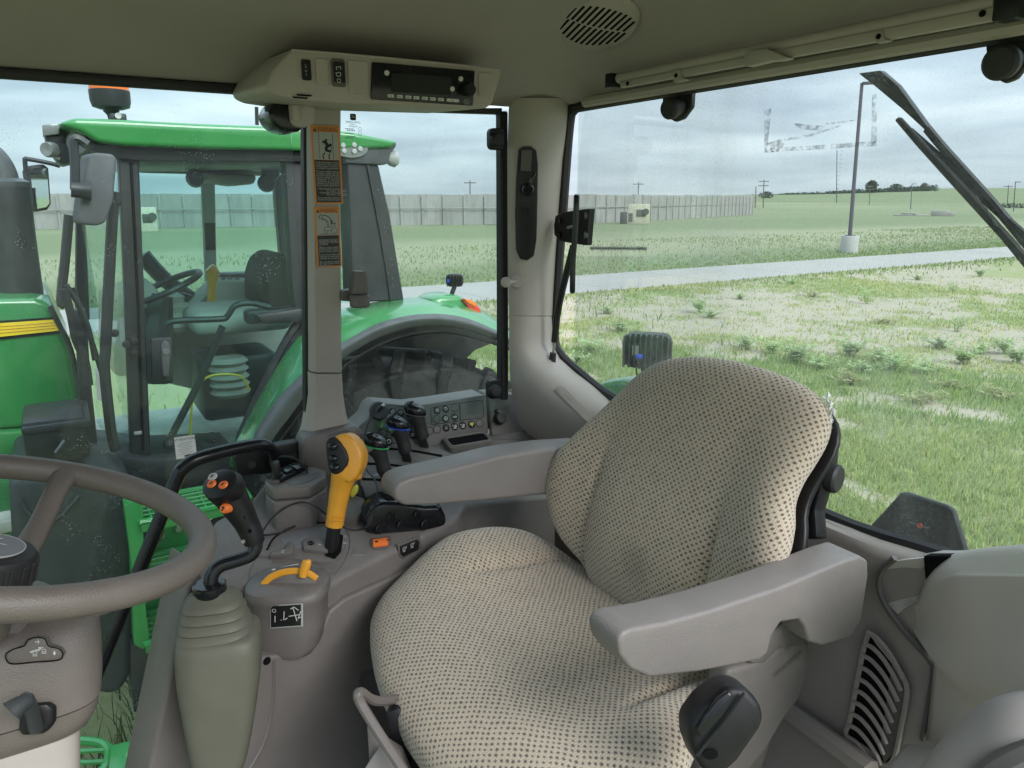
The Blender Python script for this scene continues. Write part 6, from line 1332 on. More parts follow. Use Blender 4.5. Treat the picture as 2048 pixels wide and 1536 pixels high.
# ================================================================== OUR TRACTOR, outside the glass
def glossy_strip(): pass
fd = thing('rear_fender', onY(1225, 780, -1.75), 'bright green rear fender corner outside the rear window', 'fender')
part('panel', prism([onY(u, v, -1.70) for u, v in ((1150, 790), (1205, 760), (1240, 755), (1270, 760), (1300, 790), (1330, 860), (1200, 860))], (.02, -.35, -.02), .03, 3), 'deere_green', fd)
def worklight(label, pts3, rightv, upv, fwd, s, nm='work_light'):
    """finned LED lamp: pts3 = centre; fwd = direction the lens looks"""
    t = thing(nm, pts3-upv*s*.5, label, 'work light'); c = pts3; b = -fwd
    body = part('housing', prism([c+rightv*(a*s)+upv*(q*s) for a, q in rrect(1.0, .72, .2)], fwd*s*.35, s*.06, 2), 'black_plastic', t)
    part('lens', prism([c+fwd*s*.36+rightv*(a*s)+upv*(q*s) for a, q in rrect(.86, .58, .15)], fwd*s*.03), 'lamp_lens', t)
    for k in range(9):
        x = -.44+.11*k; part('cooling_fin', box(c+rightv*(x*s)-fwd*(s*.10)+upv*s*.02, (s*.030, s*.30, s*(.70-.12*abs(x))), s*.010, rightv, fwd, 1), 'tractor_black', t)
    part('label_plate', box(c+rightv*(-.20*s)-fwd*(s*.235)+upv*(.06*s), (s*.13, s*.01, s*.2), 0, rightv, fwd), 'grey_disc', t)
    part('blue_plug', box(c+rightv*(-.12*s)-fwd*(s*.25)-upv*(.06*s), (s*.14, s*.05, s*.09), s*.01, rightv, fwd, 1), 'blue_ring', t)
    part('cable', tube([c+rightv*(-.12*s)-fwd*(s*.25)-upv*(.08*s), c+rightv*(-.16*s)-fwd*(s*.28)-upv*(.35*s), c+rightv*(-.08*s)-fwd*(s*.1)-upv*(.7*s)], s*.018, 6), 'black_rubber', t)
    part('bracket', prism([c+rightv*(a*s)+upv*(q*s) for a, q in ((-.12, -.30), (.14, -.30), (.10, -.5), (-.05, -.86), (-.22, -.86), (-.08, -.5))], fwd*s*.10, s*.01, 1), 'tractor_black', t)
    return t
wl = onY(1293, 703, -1.72); worklight('finned black work light with blue plug on our rear fender', wl, (_r*.96-_fh*.28).normalized(), Vector((0, 0, 1)), (_fh*.96+_r*.28).normalized(), .168)
wp = thing('rear_wiper', onY(1900, 250, -1.25), 'black rear window wiper with arm and slotted blade outside the glass', 'wiper')
WY = -1.262
part('arm', prism([onY(u, v, WY) for u, v in ((1714, 146), (1760, 140), (1795, 170), (1862, 262), (1850, 262), (1800, 216), (1745, 170))], (0, -.016, 0), .004), 'tractor_black', wp)
part('arm_rod', tube([onY(u, v, WY-.005) for u, v in ((1855, 258), (1890, 300), (1980, 400), (2060, 496))], .0075, 8, 2), 'tractor_black', wp)
part('blade', prism([onY(u, v, WY+.012) for u, v in ((1788, 240), (1797, 233), (1850, 290), (1940, 385), (2060, 520), (2060, 552), (2000, 478), (1900, 368), (1830, 290))], (0, -.010, 0), .002, 1), 'black_rubber', wp)
part('blade_frame', tube([onY(u, v, WY-.004) for u, v in ((1820, 262), (1880, 315), (1960, 392), (2040, 462), (2080, 500))], .006, 8, 3), 'black_plastic', wp)
for u, v in ((1952, 396), (1972, 420), (1988, 446)): part('blade_slot', prism([onY(u+a, v+b, WY+.0135) for a, b in ((-4, -8), (4, -2), (8, 8), (0, 4))], (0, .0008, 0)), 'grey_disc', wp)
sm = thing('marker_plate', onY(1835, 1110, -1.42), 'dark trapezoid marker plate standing behind the rear window sill', 'plate')
part('plate', prism([onY(u, v, -1.42) for u, v in ((1725, 1068), (1795, 992), (1800, 985), (1815, 986), (1895, 1012), (1908, 1022), (1935, 1110), (1935, 1125), (1740, 1125))], (0, -.012, 0), .003, 1), 'tractor_black', sm)
part('slot', prism([onY(u, v, -1.4195) for u, v in ((1820, 1043), (1860, 1056), (1859, 1058), (1819, 1046))], (0, .001, 0)), 'grey_disc', sm); part('rivet', lathe([(0, .002), (.005, .002), (.006, 0)], onY(1840, 1051, -1.419), (0, 1, 0), 12), 'red_plastic', sm)
# torn decal left on the outside of the rear pane
def residue_mat():
    m = bpy.data.materials.new('decal_residue'); m.use_nodes = True; nt = m.node_tree; nt.nodes.clear(); co = N(nt, 'ShaderNodeNewGeometry').outputs['Position']
    n1 = N(nt, 'ShaderNodeTexNoise', i_Scale=90.0, i_Detail=5.0, i_Roughness=.6, i_Distortion=.3); Lk(nt, co, n1.inputs['Vector'])
    df = N(nt, 'ShaderNodeBsdfDiffuse'); df.inputs[0].default_value = (.04, .038, .034, 1); tr = N(nt, 'ShaderNodeBsdfTransparent')
    mx = N(nt, 'ShaderNodeMixShader'); Lk(nt, ramp_(nt, n1.outputs[0], [(.40, .0), (.75, .5)]), mx.inputs[0]); Lk(nt, tr.outputs[0], mx.inputs[1]); Lk(nt, df.outputs[0], mx.inputs[2])
    ou = N(nt, 'ShaderNodeOutputMaterial'); Lk(nt, mx.outputs[0], ou.inputs[0]); MAT['decal_residue'] = m
residue_mat(); RZ = RY-.0062
rd = thing('decal_residue', onY(1640, 305, RZ), 'torn rectangular decal residue stuck on the rear window', 'residue')
rk = [0]
def rstrip(P, nm='residue_strip'):
    rk[0] += 1; part(nm, prism([onY(u, v, RZ-.0012*rk[0]) for u, v in P], (0, -.0006, 0)), 'decal_residue', rd, smooth=0)
rstrip(((1528, 222), (1542, 216), (1538, 262), (1534, 300), (1529, 305))); rstrip(((1529, 288), (1560, 278), (1568, 284), (1567, 302), (1530, 306)))
rstrip(((1540, 296), (1640, 290), (1752, 282), (1752, 292), (1640, 299), (1540, 304))); rstrip(((1744, 190), (1753, 188), (1753, 290), (1742, 286))); rstrip(((1566, 278), (1620, 268), (1680, 250), (1680, 253), (1622, 273), (1568, 283)))
rstrip(((1585, 246), (1650, 252), (1640, 262), (1600, 258))); rstrip(((1650, 246), (1700, 240), (1712, 240), (1690, 245), (1655, 250)))
# lower boarding step on our right-hand side
os_ = thing('boarding_step', onX(210, 1520, 1.95), 'bright green boarding step with serrated openings below our door', 'step')
SZ = -1.42
def stp(u, v, h=0.0): return onZ(u, v, SZ+h)
part('frame', tube([stp(u, v) for u, v in ((120, 1486), (165, 1482), (200, 1486), (216, 1498), (216, 1520), (200, 1545), (150, 1570), (100, 1575))], .012, 8, 4), 'green_steel', os_)
for k in range(3): part('tread_bar', tube([stp(110, 1505+22*k), stp(214-k*5, 1500+23*k)], .007, 6, 1), 'green_steel', os_)
part('side_bracket', prism([stp(u, v, .02) for u, v in ((222, 1490), (262, 1480), (256, 1500), (254, 1560), (214, 1560))], (0, 0, -.012), .003), 'green_steel', os_)
# ================================================================== NEIGHBOURING TRACTOR
NX = 3.45
tr = thing('green_tractor', V(4.2, -.4, -H), 'green tractor with glazed cab and big rear wheel parked alongside', 'tractor')
def P(pts, X): return [onX(u, v, X) for u, v in pts]
roof = part('roof', prism(P(((114, 247), (150, 235), (230, 238), (400, 247), (620, 255), (700, 263), (796, 282), (786, 296), (620, 301), (400, 297), (245, 291), (195, 284), (165, 264)), 3.36), (1.75, 0, 0), .035, 4), 'deere_green', tr)
part('roof_frame', prism(P(((165, 266), (195, 286), (245, 293), (400, 299), (620, 303), (785, 298), (772, 330), (700, 326), (606, 324), (280, 322), (240, 318), (180, 300)), 3.42), (1.62, 0, 0), .01, 2), 'tractor_black', tr)
tail = part('roof_tail', prism(P(((690, 282), (796, 284), (792, 296), (783, 304), (778, 328), (762, 330), (690, 326)), 3.38), (.25, 0, 0), .012, 2), 'fender_lip', tr)
part('rear_lamp_plate', lathe([(.085, 0), (.08, .012), (0, .014)], onX(700, 296, 3.378), (-1, 0, 0), 24, 1, .52, up=(0, 1, 0)), 'lamp_lens', tail)
for u, v in ((684, 291), (706, 290), (718, 298), (706, 303), (686, 302)): part('lamp_cell', lathe([(.012, .016), (.010, .020), (0, .021)], onX(u, v, 3.378), (-1, 0, 0), 12), 'lamp_white', tail)
part('rear_lamp', lathe([(.02, -.02), (.035, .0), (.04, .02), (.03, .035), (0, .04)], onX(780, 317, 3.42), (0, -1, 0), 20), 'lamp_white', tail)
fl = part('front_lamp_cluster', prism(P(((86, 252), (110, 245), (160, 262), (172, 296), (158, 322), (122, 331), (100, 300), (90, 275)), 3.60), (.30, 0, 0), .015, 2), 'tractor_black', tr)
for u, v, r in ((166, 287, .05), (106, 300, .03)):
    part('lamp', lathe([(r, 0), (r, .03), (r*.85, .04), (0, .035)], onX(u, v, 3.58), (-.8, .6, 0), 20), 'lamp_lens', fl)
part('lamp_bar', prism(P(((84, 250), (118, 246), (119, 268), (86, 272)), 3.58), (.1, 0, 0), .004), 'lamp_lens', fl)
part('lamp_trim', tube(P(((95, 295), (108, 312), (120, 318)), 3.585), .006, 6), 'lamp_white', fl)
# pillars
def pil(nm, pts, X, t_=.08, m='tractor_black'): return part(nm, prism(P(pts, X), (t_, 0, 0), .006, 1), m, tr)
ap = pil('front_pillar', ((236, 300), (278, 318), (302, 920), (262, 925), (250, 600)), NX)
part('pillar_groove', tube(P(((262, 325), (276, 600), (286, 900)), NX-.004), .006, 5, 2), 'black_gap', ap)
for u, v in ((267, 679), (268, 704), (253, 688), (229, 666)): part('hinge_bolt', lathe([(0, .02), (.014, .018), (.017, .006), (.017, 0)], onX(u, v, NX-.002), (-1, 0, 0), 14), 'tractor_black', ap)
part('pillar_lamp', box(onX(276, 866, NX-.006), (.01, .03, .015), .003), 'lamp_white', ap)
pil('door_pillar', ((569, 322), (604, 324), (614, 612), (592, 640), (582, 560)), NX)
pil('rear_pillar', ((694, 326), (757, 330), (780, 430), (808, 600), (706, 606), (700, 450)), 3.40, .14, 'tractor_black')
part('pillar_crease', tube(P(((735, 330), (762, 470), (782, 600)), 3.395), .008, 5, 2), 'tractor_black', tr)
pil('far_pillar', ((404, 362), (430, 362), (434, 560), (412, 565)), 4.95, .06, 'inner_beige'); pil('far_front_pillar', ((152, 310), (165, 310), (180, 640), (150, 640)), 4.95, .06); pil('far_rear_pillar', ((548, 350), (575, 350), (590, 600), (570, 600)), 4.95)
part('far_pillar_sticker', prism(P(((407, 372), (428, 372), (430, 440), (409, 440)), 4.94), (-.002, 0, 0)), 'sticker_grey', tr)
part('far_pillar_sticker', prism(P(((409, 446), (430, 446), (431, 500), (411, 500)), 4.94), (-.002, 0, 0)), 'sticker_black', tr)
part('inner_roof_console', prism(P(((395, 346), (515, 350), (510, 368), (470, 372), (400, 362)), 4.7), (.25, 0, 0), .02), 'inner_beige', tr)
part('inner_headliner', prism(P(((285, 324), (560, 326), (560, 352), (285, 345)), 4.9), (.1, 0, 0)), 'inner_beige', tr)
for u, v in ((540, 346), (390, 357), (532, 367)): part('inner_latch', lathe([(0, .05), (.04, .05), (.05, .02), (.05, 0)], onX(u, v, 4.6), (-1, 0, 0), 14), 'tractor_black', tr)
# doors and glass
dpts = ((300, 922), (380, 914), (468, 902), (484, 870), (510, 810), (545, 738), (580, 672), (612, 628))
part('door_edge', tube(P(dpts, NX), .024, 8, 3), 'tractor_black', tr)
part('door_edge_trim', tube(P(((470, 912), (492, 878), (520, 812), (556, 740), (592, 676), (618, 640)), NX-.03), .014, 6, 3), 'black_rubber', tr)
pane('door_glass', P(((276, 320), (572, 322), (606, 625), (540, 738), (506, 810), (468, 900), (300, 918)), NX+.02), (.006, 0, 0), 'glass_tractor', tr)
pane('quarter_glass', P(((602, 324), (700, 326), (712, 604), (612, 612)), NX+.02), (.006, 0, 0), 'glass_tractor', tr)
pane('far_glass', P(((155, 330), (580, 340), (600, 640), (155, 700)), 5.02), (.006, 0, 0), 'glass_plain', tr)
wsn = [onX(240, 300, NX+.03), onX(262, 920, NX+.03), onX(200, 930, 4.9), onX(152, 312, 4.9)]
pane('windscreen', wsn, (0, .006, 0), 'glass_tractor', tr)
dh_ = part('door_handle_plate', prism(P(((302, 678), (344, 675), (347, 760), (304, 765)), NX-.01), (.03, 0, 0), .006), 'tractor_black', tr)
part('door_handle', prism(P(((322, 690), (328, 682), (338, 684), (342, 700), (338, 752), (326, 754), (324, 720)), NX-.03), (.03, 0, 0), .006), 'mirror_shell', dh_); part('lock', lathe([(0, .004), (.012, .004), (.014, 0)], onX(332, 703, NX-.031), (-1, 0, 0), 14), 'steel', dh_)
part('door_strut', tube(P(((337, 890), (345, 868), (400, 760), (440, 665), (446, 652)), NX+.05), .016, 8, 3), 'tractor_black', tr)
part('strut_ball', lathe([(0, .03), (.022, .02), (.028, 0), (.022, -.02), (0, -.03)], onX(338, 888, NX+.03), (-1, 0, 0), 12), 'tractor_black', tr)
part('door_handrail', tube(P(((327, 680), (330, 655), (350, 642), (440, 638), (455, 632), (470, 612), (500, 606), (540, 615)), NX+.09), .014, 8, 4), 'tractor_black', tr)
part('front_handrail', tube(P(((234, 384), (232, 404), (226, 420), (218, 560), (211, 700), (209, 740), (222, 860), (232, 900)), 3.30), .020, 8, 4), 'tractor_black', tr)
part('handrail', tube(P(((138, 430), (130, 520), (122, 600), (130, 612)), 3.55), .018, 8, 3), 'tractor_black', tr)
part('wiper_arm', tube(P(((148, 575), (160, 620), (186, 690), (205, 752)), 3.42), .011, 6, 3), 'tractor_black', tr); part('wiper_blade', tube(P(((128, 578), (142, 630), (152, 680), (170, 720), (178, 770)), 3.40), .018, 6, 3), 'black_rubber', tr); part('wiper_link', tube(P(((132, 570), (158, 610), (178, 660), (190, 720)), 3.41), .012, 6, 2), 'tractor_black', tr)
part('corner_post', prism(P(((150, 620), (172, 620), (182, 760), (200, 930), (165, 930), (158, 800)), 3.50), (.1, 0, 0), .01), 'tractor_black', tr)
part('pale_card', prism(P(((190, 735), (208, 740), (214, 806), (196, 800)), 3.56), (.004, 0, 0)), 'paper_white', tr, label='pale blue-white card inside the windscreen corner')
part('sill', prism(P(((160, 900), (300, 918), (480, 908), (470, 960), (300, 985), (150, 960)), 3.40), (.4, 0, 0), .02), 'tractor_black', tr)
# inside the neighbour's cab
part('cab_floor', box(V(4.22, -.55, -1.30), (1.5, 1.9, .05), .01), 'inner_floor', tr)
m = MB()
for i in range(60):
    c = V(random.uniform(3.55, 4.3), random.uniform(-1.1, .1), -1.268); s_ = random.uniform(.01, .05); q = [Vector((random.uniform(-1, 1)*s_, random.uniform(-1, 1)*s_*.5, random.uniform(0, .008))) for _ in range(4)]; m.add([c+x for x in q], [(0, 1, 2), (0, 2, 3)])
o = part('floor_dirt', m, 'bark', tr, smooth=0); o['kind'] = 'stuff'
ins = part('inner_console', prism(P(((440, 560), (600, 560), (610, 640), (600, 760), (430, 790), (300, 760), (310, 690), (360, 640)), 4.55), (.3, 0, 0), .03), 'inner_beige', tr)
part('inner_panel', prism(P(((440, 548), (530, 545), (540, 575), (445, 580)), 4.7), (.15, 0, 0), .02), 'tractor_black', tr)
for u in (450, 463, 478): part('inner_lever', tube(P(((u, 575), (u-4, 556)), 4.6), .014, 6, 1), 'tractor_black', tr)
part('inner_gear_lever', tube(P(((422, 610), (424, 570), (426, 545), (418, 535)), 4.45), [.02, .025, .035, .03], 8, 3), 'yellow_plastic', tr)
part('inner_gaiter', lathe([(.10, 0), (.12, .03), (.09, .05), (.11, .08), (.08, .10), (.09, .13), (.06, .15), (.07, .18), (.03, .2)], onX(350, 660, 4.3), (0, 0, 1), 14), 'inner_beige', tr); part('inner_joystick', tube(P(((350, 618), (356, 606), (370, 598), (374, 588)), 4.3), [.015, .015, .02, .035], 8, 3), 'tractor_black', tr)
part('inner_seat_cushion', box(onX(470, 632, 4.15), (.5, .5, .12), .05, seg=3), 'inner_beige', tr); part('inner_seat_base', box(onX(470, 760, 4.15), (.36, .40, .34), .04), 'tractor_black', tr)
part('inner_backrest', prism(P(((528, 620), (526, 560), (540, 520), (570, 505), (598, 520), (604, 600), (590, 650), (548, 650)), 3.95), (.48, 0, 0), .05, 3), 'tyre_rubber', tr)
part('inner_armrest', box(onX(560, 628, 3.75), (.09, .34, .07), .02), 'tractor_black', tr)
part('inner_suspension', lathe([(.08, 0), (.10, .02), (.08, .04), (.10, .06), (.08, .08), (.10, .10), (.08, .12), (.10, .14), (.08, .16), (.10, .18), (.08, .2)], onX(462, 790, 3.95), (0, 0, 1), 18), 'inner_beige', tr)
part('inner_steering_wheel', tube([onX(330, 575, 4.2)+Vector((.19*math.cos(a), .19*math.sin(a)*.9, -.07*math.sin(a))) for a in [2*math.pi*k/28 for k in range(28)]], .016, 8, 1, closed=True), 'tractor_black', tr); part('inner_column', tube(P(((325, 590), (310, 660), (300, 760)), 4.2), [.05, .09, .11], 10, 3), 'tractor_black', tr)
part('inner_dash', prism(P(((205, 590), (300, 560), (330, 600), (310, 720), (240, 760), (205, 720)), 4.2), (.35, 0, 0), .03), 'inner_beige', tr)
part('inner_beam', tube(P(((285, 510), (330, 560), (400, 610)), 4.8), .045, 8, 2), 'tractor_black', tr)
part('yellow_hose', tube(P(((380, 880), (385, 800), (400, 765), (430, 750), (480, 752), (500, 780)), 3.75), .006, 6, 4), 'deere_yellow', tr)
# hood
hood = part('hood', prism(P(((-1400, 760), (-1400, 690), (-40, 598), (70, 596), (98, 606), (112, 640), (140, 700), (158, 790), (160, 850), (-1400, 947)), 3.72), (.85, 0, 0), .05, 4), 'deere_green', tr)
part('hood_trim', tube(P(((100, 612), (116, 645), (142, 700), (159, 790), (160, 850)), 3.70), .012, 6, 4), 'tractor_black', hood)
part('stripe_border', prism(P(((-1200, 722), (110, 634), (124, 666), (-1200, 806)), 3.716), (-.003, 0, 0)), 'black_plastic', hood)
st_ = part('yellow_stripe', prism(P(((-1190, 727), (107, 639), (118, 661), (-1190, 799)), 3.712), (-.004, 0, 0)), 'deere_yellow', hood)
for k in range(3): part('stripe_line', tube(P(((-1190, 741+17*k), (110, 645+5.5*k)), 3.707), .002, 4, 1), 'yellow_plastic', st_)
part('hood_lower', prism(P(((-1400, 953), (150, 856), (152, 905), (-1400, 1003)), 3.68), (.9, 0, 0), .02), 'deere_green', hood)
part('frame_rail', prism(P(((-1400, 1010), (150, 908), (150, 945), (-1400, 1040)), 3.66), (.9, 0, 0), .02), 'tractor_black', tr)
part('front_frame', prism(P(((-1300, 1060), (40, 960), (60, 1080), (30, 1200), (-1300, 1240)), 3.6), (.8, 0, 0), .03), 'deere_green', tr)
bb = part('battery_box', box(onX(112, 862, 3.25), (.30, .20, .17), .015), 'tractor_black', tr)
part('box_lid', box(onX(112, 828, 3.25)+Vector((0, 0, -.01)), (.33, .22, .03), .01), 'tractor_black', bb)
m = MB()
for i in range(46):
    c = onX(112, 828, 3.25)+Vector((random.uniform(-.14, .14), random.uniform(-.09, .09), .0058)); r = random.uniform(.003, .012); m.add([c+Vector((r*math.cos(k)*1.3, r*math.sin(k), random.uniform(0, .001))) for k in (0, 1.05, 2.1, 3.14, 4.2, 5.2)], [(0, 1, 2, 3, 4, 5)])
o = part('paint_spatter', m, 'paper_white', bb, smooth=0); o['kind'] = 'stuff'
part('box_latch', tube([onX(128, 880, 3.09), onX(118, 895, 3.08), onX(110, 905, 3.08)], .005, 6, 2), 'grey_disc', bb)
# exhaust, mirrors, beacon
ex = part('exhaust_stack', tube([onX(44, 620, 4.0), onX(26, 480, 4.0), onX(14, 372, 4.0)], [.092, .088, .085], 24, 3), 'exhaust_black', tr)
part('exhaust_elbow', tube([onX(9, 374, 4.0), onX(6, 350, 4.0), onX(-6, 325, 4.0), onX(-25, 308, 4.0), onX(-60, 302, 4.0)], [.058, .056, .054, .053, .053], 18, 5), 'fender_lip', ex); part('exhaust_rim', lathe([(.085, -.01), (.09, 0), (.09, .02), (.06, .035)], onX(13, 373, 4.0), (0, 0, 1), 24), 'fender_lip', ex)
mr = part('mirror_housing', prism(P(((176, 312), (190, 305), (226, 308), (235, 318), (228, 400), (212, 445), (195, 452), (160, 448), (158, 430), (166, 370)), 3.15), (.09, .02, 0), .02, 3), 'mirror_shell', tr)
part('mirror_socket', tube(P(((142, 378), (160, 380), (182, 382)), 3.13), [.028, .028, .034], 14, 2), 'tractor_black', mr); part('mirror_arm', tube(P(((150, 380), (150, 330), (147, 285), (155, 278), (175, 290)), 3.14), .016, 8, 3), 'tractor_black', mr)
mf = part('far_mirror', prism(P(((55, 342), (62, 332), (88, 328), (98, 336), (103, 408), (96, 420), (72, 424), (66, 416)), 5.2), (.05, .03, 0), .008, 2), 'tractor_black', tr)
part('mirror_face', prism(P(((60, 345), (66, 337), (87, 333), (94, 340), (99, 406), (93, 414), (74, 418), (70, 412)), 5.195), (-.002, 0, 0)), 'mirror_glass', mf); part('mirror_arm', tube(P(((52, 345), (50, 320), (55, 318), (98, 326), (120, 332)), 5.18), .014, 6, 3), 'tractor_black', mf)
bc = part('beacon', lathe([(.045, 0), (.068, .008), (.074, .03), (.075, .070), (.070, .074)], onX(223, 219, 3.55), (0, 0, 1), 24), 'tractor_black', tr)
part('beacon_lens', lathe([(.072, .070), (.073, .14), (.06, .17), (0, .18)], onX(223, 219, 3.55), (0, 0, 1), 24), 'beacon_orange', bc)
part('beacon_stalk', tube(P(((223, 219), (226, 230), (230, 252), (232, 300)), 3.55), [.034, .022, .020, .026], 10, 3), 'tractor_black', bc); part('beacon_clamp', box(onX(236, 238, 3.53), (.05, .06, .04), .006), 'tractor_black', bc); part('clamp_knob', lathe([(0, .012), (.012, .012), (.012, 0)], onX(236, 232, 3.50), (-1, 0, 0), 12), 'steel', bc)
part('aerial', tube(P(((514, 250), (513, 214)), 4.3), .010, 6, 1), 'tractor_black', tr)
# rear wheel, fender
lo = [(490, 925), (513, 871), (559, 800), (614, 739), (655, 703), (711, 671), (762, 645), (833, 629), (904, 630), (965, 648), (1050, 690)]
li = [(520, 925), (545, 880), (582, 830), (622, 776), (655, 744), (700, 708), (762, 674), (833, 654), (904, 654), (990, 678), (1060, 708)]
up_ = [(455, 925), (468, 890), (492, 841), (542, 749), (578, 690), (628, 640), (686, 617), (762, 602), (840, 594), (929, 600), (1010, 650)]
mid = [(474, 925), (494, 876), (532, 812), (586, 738), (626, 690), (682, 650), (735, 626), (806, 610), (885, 608), (955, 626), (1035, 670)]
fend = part('fender', sheet(fine([P(up_, 3.44), P(mid, 3.20), P(lo, 3.10)], 4), (.0, 0, -.02)), 'deere_green', tr, smooth=60)
part('fender_lip', sheet(fine([P(lo, 3.098), P([((a+c)/2, (b+d)/2-2) for (a, b), (c, d) in zip(lo, li)], 3.075), P(li, 3.10)], 4), (.05, 0, 0)), 'fender_lip', tr, smooth=60)
def ccen(a, b, c):
    ax, ay, bx, by, cx_, cy_ = a.y, a.z, b.y, b.z, c.y, c.z; d = 2*(ax*(by-cy_)+bx*(cy_-ay)+cx_*(ay-by))
    return ((ax*ax+ay*ay)*(by-cy_)+(bx*bx+by*by)*(cy_-ay)+(cx_*cx_+cy_*cy_)*(ay-by))/d, ((ax*ax+ay*ay)*(cx_-bx)+(bx*bx+by*by)*(ax-cx_)+(cx_*cx_+cy_*cy_)*(bx-ax))/d
a_, b_, c_ = onX(605, 825, 3.1), onX(800, 666, 3.1), onX(990, 684, 3.1); wy_, wz_ = ccen(a_, b_, c_); wrad = math.hypot(a_.y-wy_, a_.z-wz_)
TRd = .945; wy_ = -1.42; wz_ = TRd
whl = part('rear_tyre', lathe([(TRd*.55, .02), (TRd*.62, 0), (TRd*.86, .0), (TRd*.955, .04), (TRd*.965, .3), (TRd*.955, .5), (TRd*.86, .54), (TRd*.62, .54), (TRd*.55, .52)], Vector((3.16, wy_, wz_)), (1, 0, 0), 48, cap=False), 'tyre_rubber', tr)
for k in range(22):
    for sd in (0, 1):
        a = 2*math.pi*(k+.5*sd)/22; rr_ = lambda an, r: Vector((0, math.cos(an)*r, math.sin(an)*r)); o0 = Vector((3.16, wy_, wz_))
        x0, x1 = (0.01, .30) if sd == 0 else (.53, .24)
        q0, q1 = o0+Vector((x0, 0, 0))+rr_(a, TRd*.955), o0+Vector((x1, 0, 0))+rr_(a+.16, TRd*.985); part('tyre_lug', box((q0+q1)/2, ((q1-q0).length, .06, .075), .01, (q1-q0), rr_(a+1.57, 1), 1), 'tyre_rubber', whl)
        if sd == 0: q2 = o0+Vector((-.004, 0, 0))+rr_(a-.02, TRd*.90); part('tyre_lug', box(q2, (.03, .055, .14), .008, (1, 0, 0), rr_(a+1.57, 1), 1), 'tyre_rubber', whl)
part('wheel_rim', lathe([(TRd*.56, .04), (TRd*.54, .10), (TRd*.48, .16), (.20, .20), (.18, .12), (0, .12)], Vector((3.16, wy_, wz_)), (1, 0, 0), 40), 'deere_yellow', tr)
part('fender_liner', sheet(fine([P([(a+8, b+8) for a, b in li], 3.12), P([(a+8, b+12) for a, b in li], 3.5)], 4), (0, 0, -.01)), 'tyre_rubber', tr)
part('wheel_well', prism(P(((515, 935), (600, 785), (690, 700), (740, 672), (855, 640), (935, 646), (1000, 680), (950, 700), (934, 716), (950, 800), (1000, 935)), 3.74), (.04, 0, 0)), 'tyre_rubber', tr)
part('rear_mudflap', prism(P(((985, 645), (1060, 670), (1060, 700), (1000, 682)), 3.2), (.3, 0, 0), .01), 'tractor_black', tr)
tl_ = part('tail_lamp', prism(P(((925, 598), (945, 602), (960, 615), (968, 634), (962, 638), (942, 622)), 3.25), (.16, 0, 0), .012, 3), 'tail_red', tr); part('indicator', prism(P(((928, 597), (944, 600), (955, 609), (950, 614), (936, 606)), 3.243), (.02, 0, 0), .004), 'tail_orange', tl_)
part('fender_hump', prism(P(((858, 606), (880, 592), (920, 590), (945, 606), (960, 628), (930, 640), (870, 625)), 3.27), (.2, 0, 0), .03, 3), 'deere_green', tr)
fw = onX(909, 561, 3.35); lt = part('fender_work_light', prism([fw+(_r*a+Vector((0, 0, 1))*b)*.088 for a, b in rrect(1.0, .72, .25)], _fh*.03, .005), 'tractor_black', tr)
for k in range(6): part('cooling_fin', box(fw+_r*(-.036+.0145*k)-_fh*.008, (.003, .024, .056), .001, _r, _fh, 1), 'black_plastic', lt)
part('blue_plug', box(fw-_r*.03-_fh*.018, (.012, .006, .016), .001, _r, _fh, 1), 'blue_ring', lt); part('lamp_stem', tube([fw-Vector((0, 0, .03)), fw-Vector((0, 0, .06))-_r*.012, fw-Vector((0, 0, .095))-_r*.02], .012, 8, 2), 'tractor_black', lt)
part('fender_rail', prism(P(((516, 632), (604, 616), (612, 634), (600, 646), (525, 648)), 3.40), (.08, 0, 0), .01), 'tractor_black', tr)
part('front_tyre', lathe([(.34, .03), (.42, 0), (.58, 0), (.65, .05), (.66, .22), (.65, .39), (.58, .44), (.42, .44), (.34, .41)], Vector((3.15, 1.55, .66)), (1, 0, 0), 40, cap=False), 'tyre_rubber', tr)
part('front_rim', lathe([(.35, .06), (.32, .14), (.15, .18), (0, .18)], Vector((3.15, 1.55, .66)), (1, 0, 0), 32), 'deere_yellow', tr)
part('front_axle', box(Vector((4.1, 1.55, .66)), (1.5, .2, .2), .03), 'tractor_black', tr)
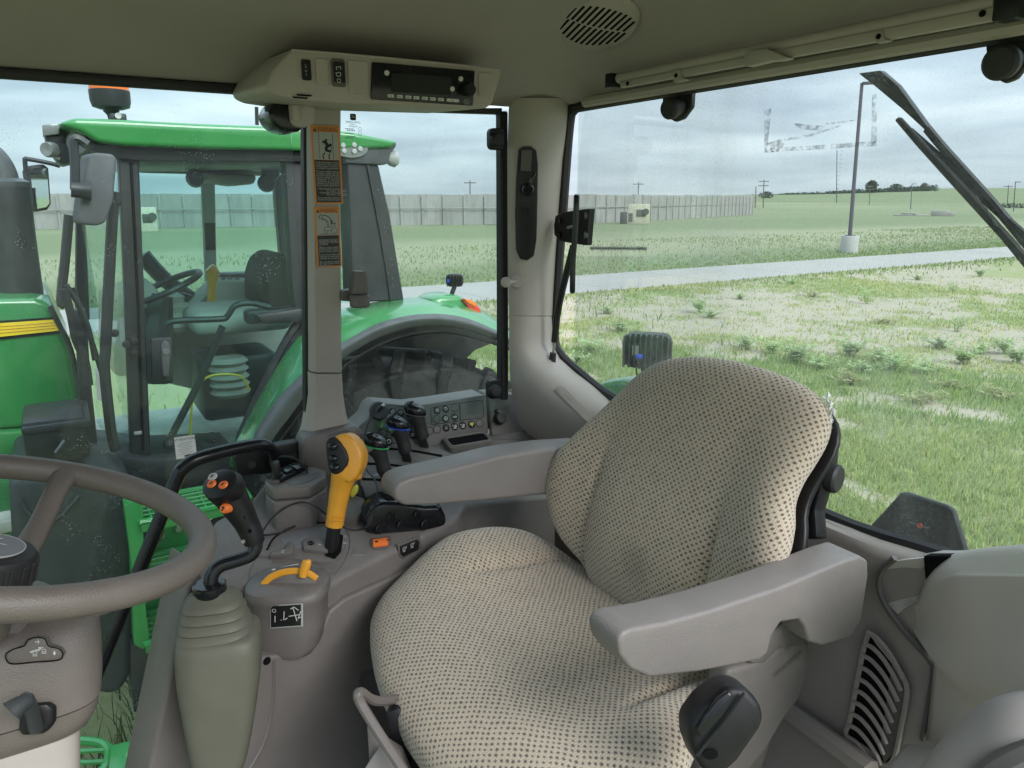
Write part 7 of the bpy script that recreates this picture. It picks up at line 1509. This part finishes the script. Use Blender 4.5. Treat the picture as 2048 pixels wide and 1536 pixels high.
# fuel tank and steps
part('fuel_tank', prism(P(((15, 955), (170, 942), (255, 958), (276, 1010), (270, 1200), (266, 1352), (236, 1396), (190, 1392), (150, 1300), (70, 1190), (25, 1110)), 3.08), (.62, 0, 0), .05, 4), 'tank_plastic', tr)
part('tank_crease', tube(P(((40, 1000), (60, 1030), (110, 1040), (160, 990)), 3.075), .008, 6, 3), 'tank_plastic', tr)
part('side_tank', prism(P(((100, 985), (250, 975), (330, 1000), (330, 1090), (240, 1120), (130, 1080)), 3.20), (.5, 0, 0), .04, 3), 'tank_plastic', tr)
ld = part('step_side', prism(P(((248, 1012), (272, 998), (286, 1008), (290, 1200), (300, 1290), (286, 1300), (268, 1290), (262, 1120)), 3.0), (.25, 0, 0), .006), 'green_steel', tr)
part('step_back', prism(P(((272, 1010), (400, 1000), (400, 1290), (290, 1300)), 3.26), (.02, 0, 0)), 'green_steel', ld)
for u, v in ((322, 1072), (356, 1058), (338, 1110)): part('bolt', lathe([(0, .01), (.012, .01), (.016, 0)], onX(u, v, 3.255), (-1, 0, 0), 10), 'steel', ld)
part('lower_bracket', prism(P(((262, 1290), (300, 1280), (310, 1330), (285, 1432), (268, 1425), (262, 1360)), 3.04), (.2, 0, 0), .006), 'tractor_black', ld)
for k, (u, v) in enumerate(((275, 1046), (282, 1168), (284, 1290), (292, 1412))):
    c = onX(u, v, 3.0); y0, y1 = c.y, c.y-.42
    sp = part('step', tube([Vector((3.0+a, y0+(y1-y0)*b, c.z)) for a, b in ((0, .02), (0, .98), (.03, 1), (.21, 1), (.24, .98), (.24, .02), (.21, 0), (.03, 0))], .014, 8, 1, closed=True), 'green_steel', tr)
    part('step_lip', box(Vector((2.995, (y0+y1)/2, c.z-.015)), (.008, .40, .05), .003), 'green_steel', sp)
    for j in range(4): part('tread_bar', box(Vector((3.05+.045*j, (y0+y1)/2, c.z)), (.010, .40, .02), .003, seg=1), 'green_steel', sp)
    for j in range(4): part('tread_cross', box(Vector((3.12, y0-.05-.10*j, c.z-.002)), (.22, .008, .014), 0, seg=1), 'green_steel', sp)
# spatter
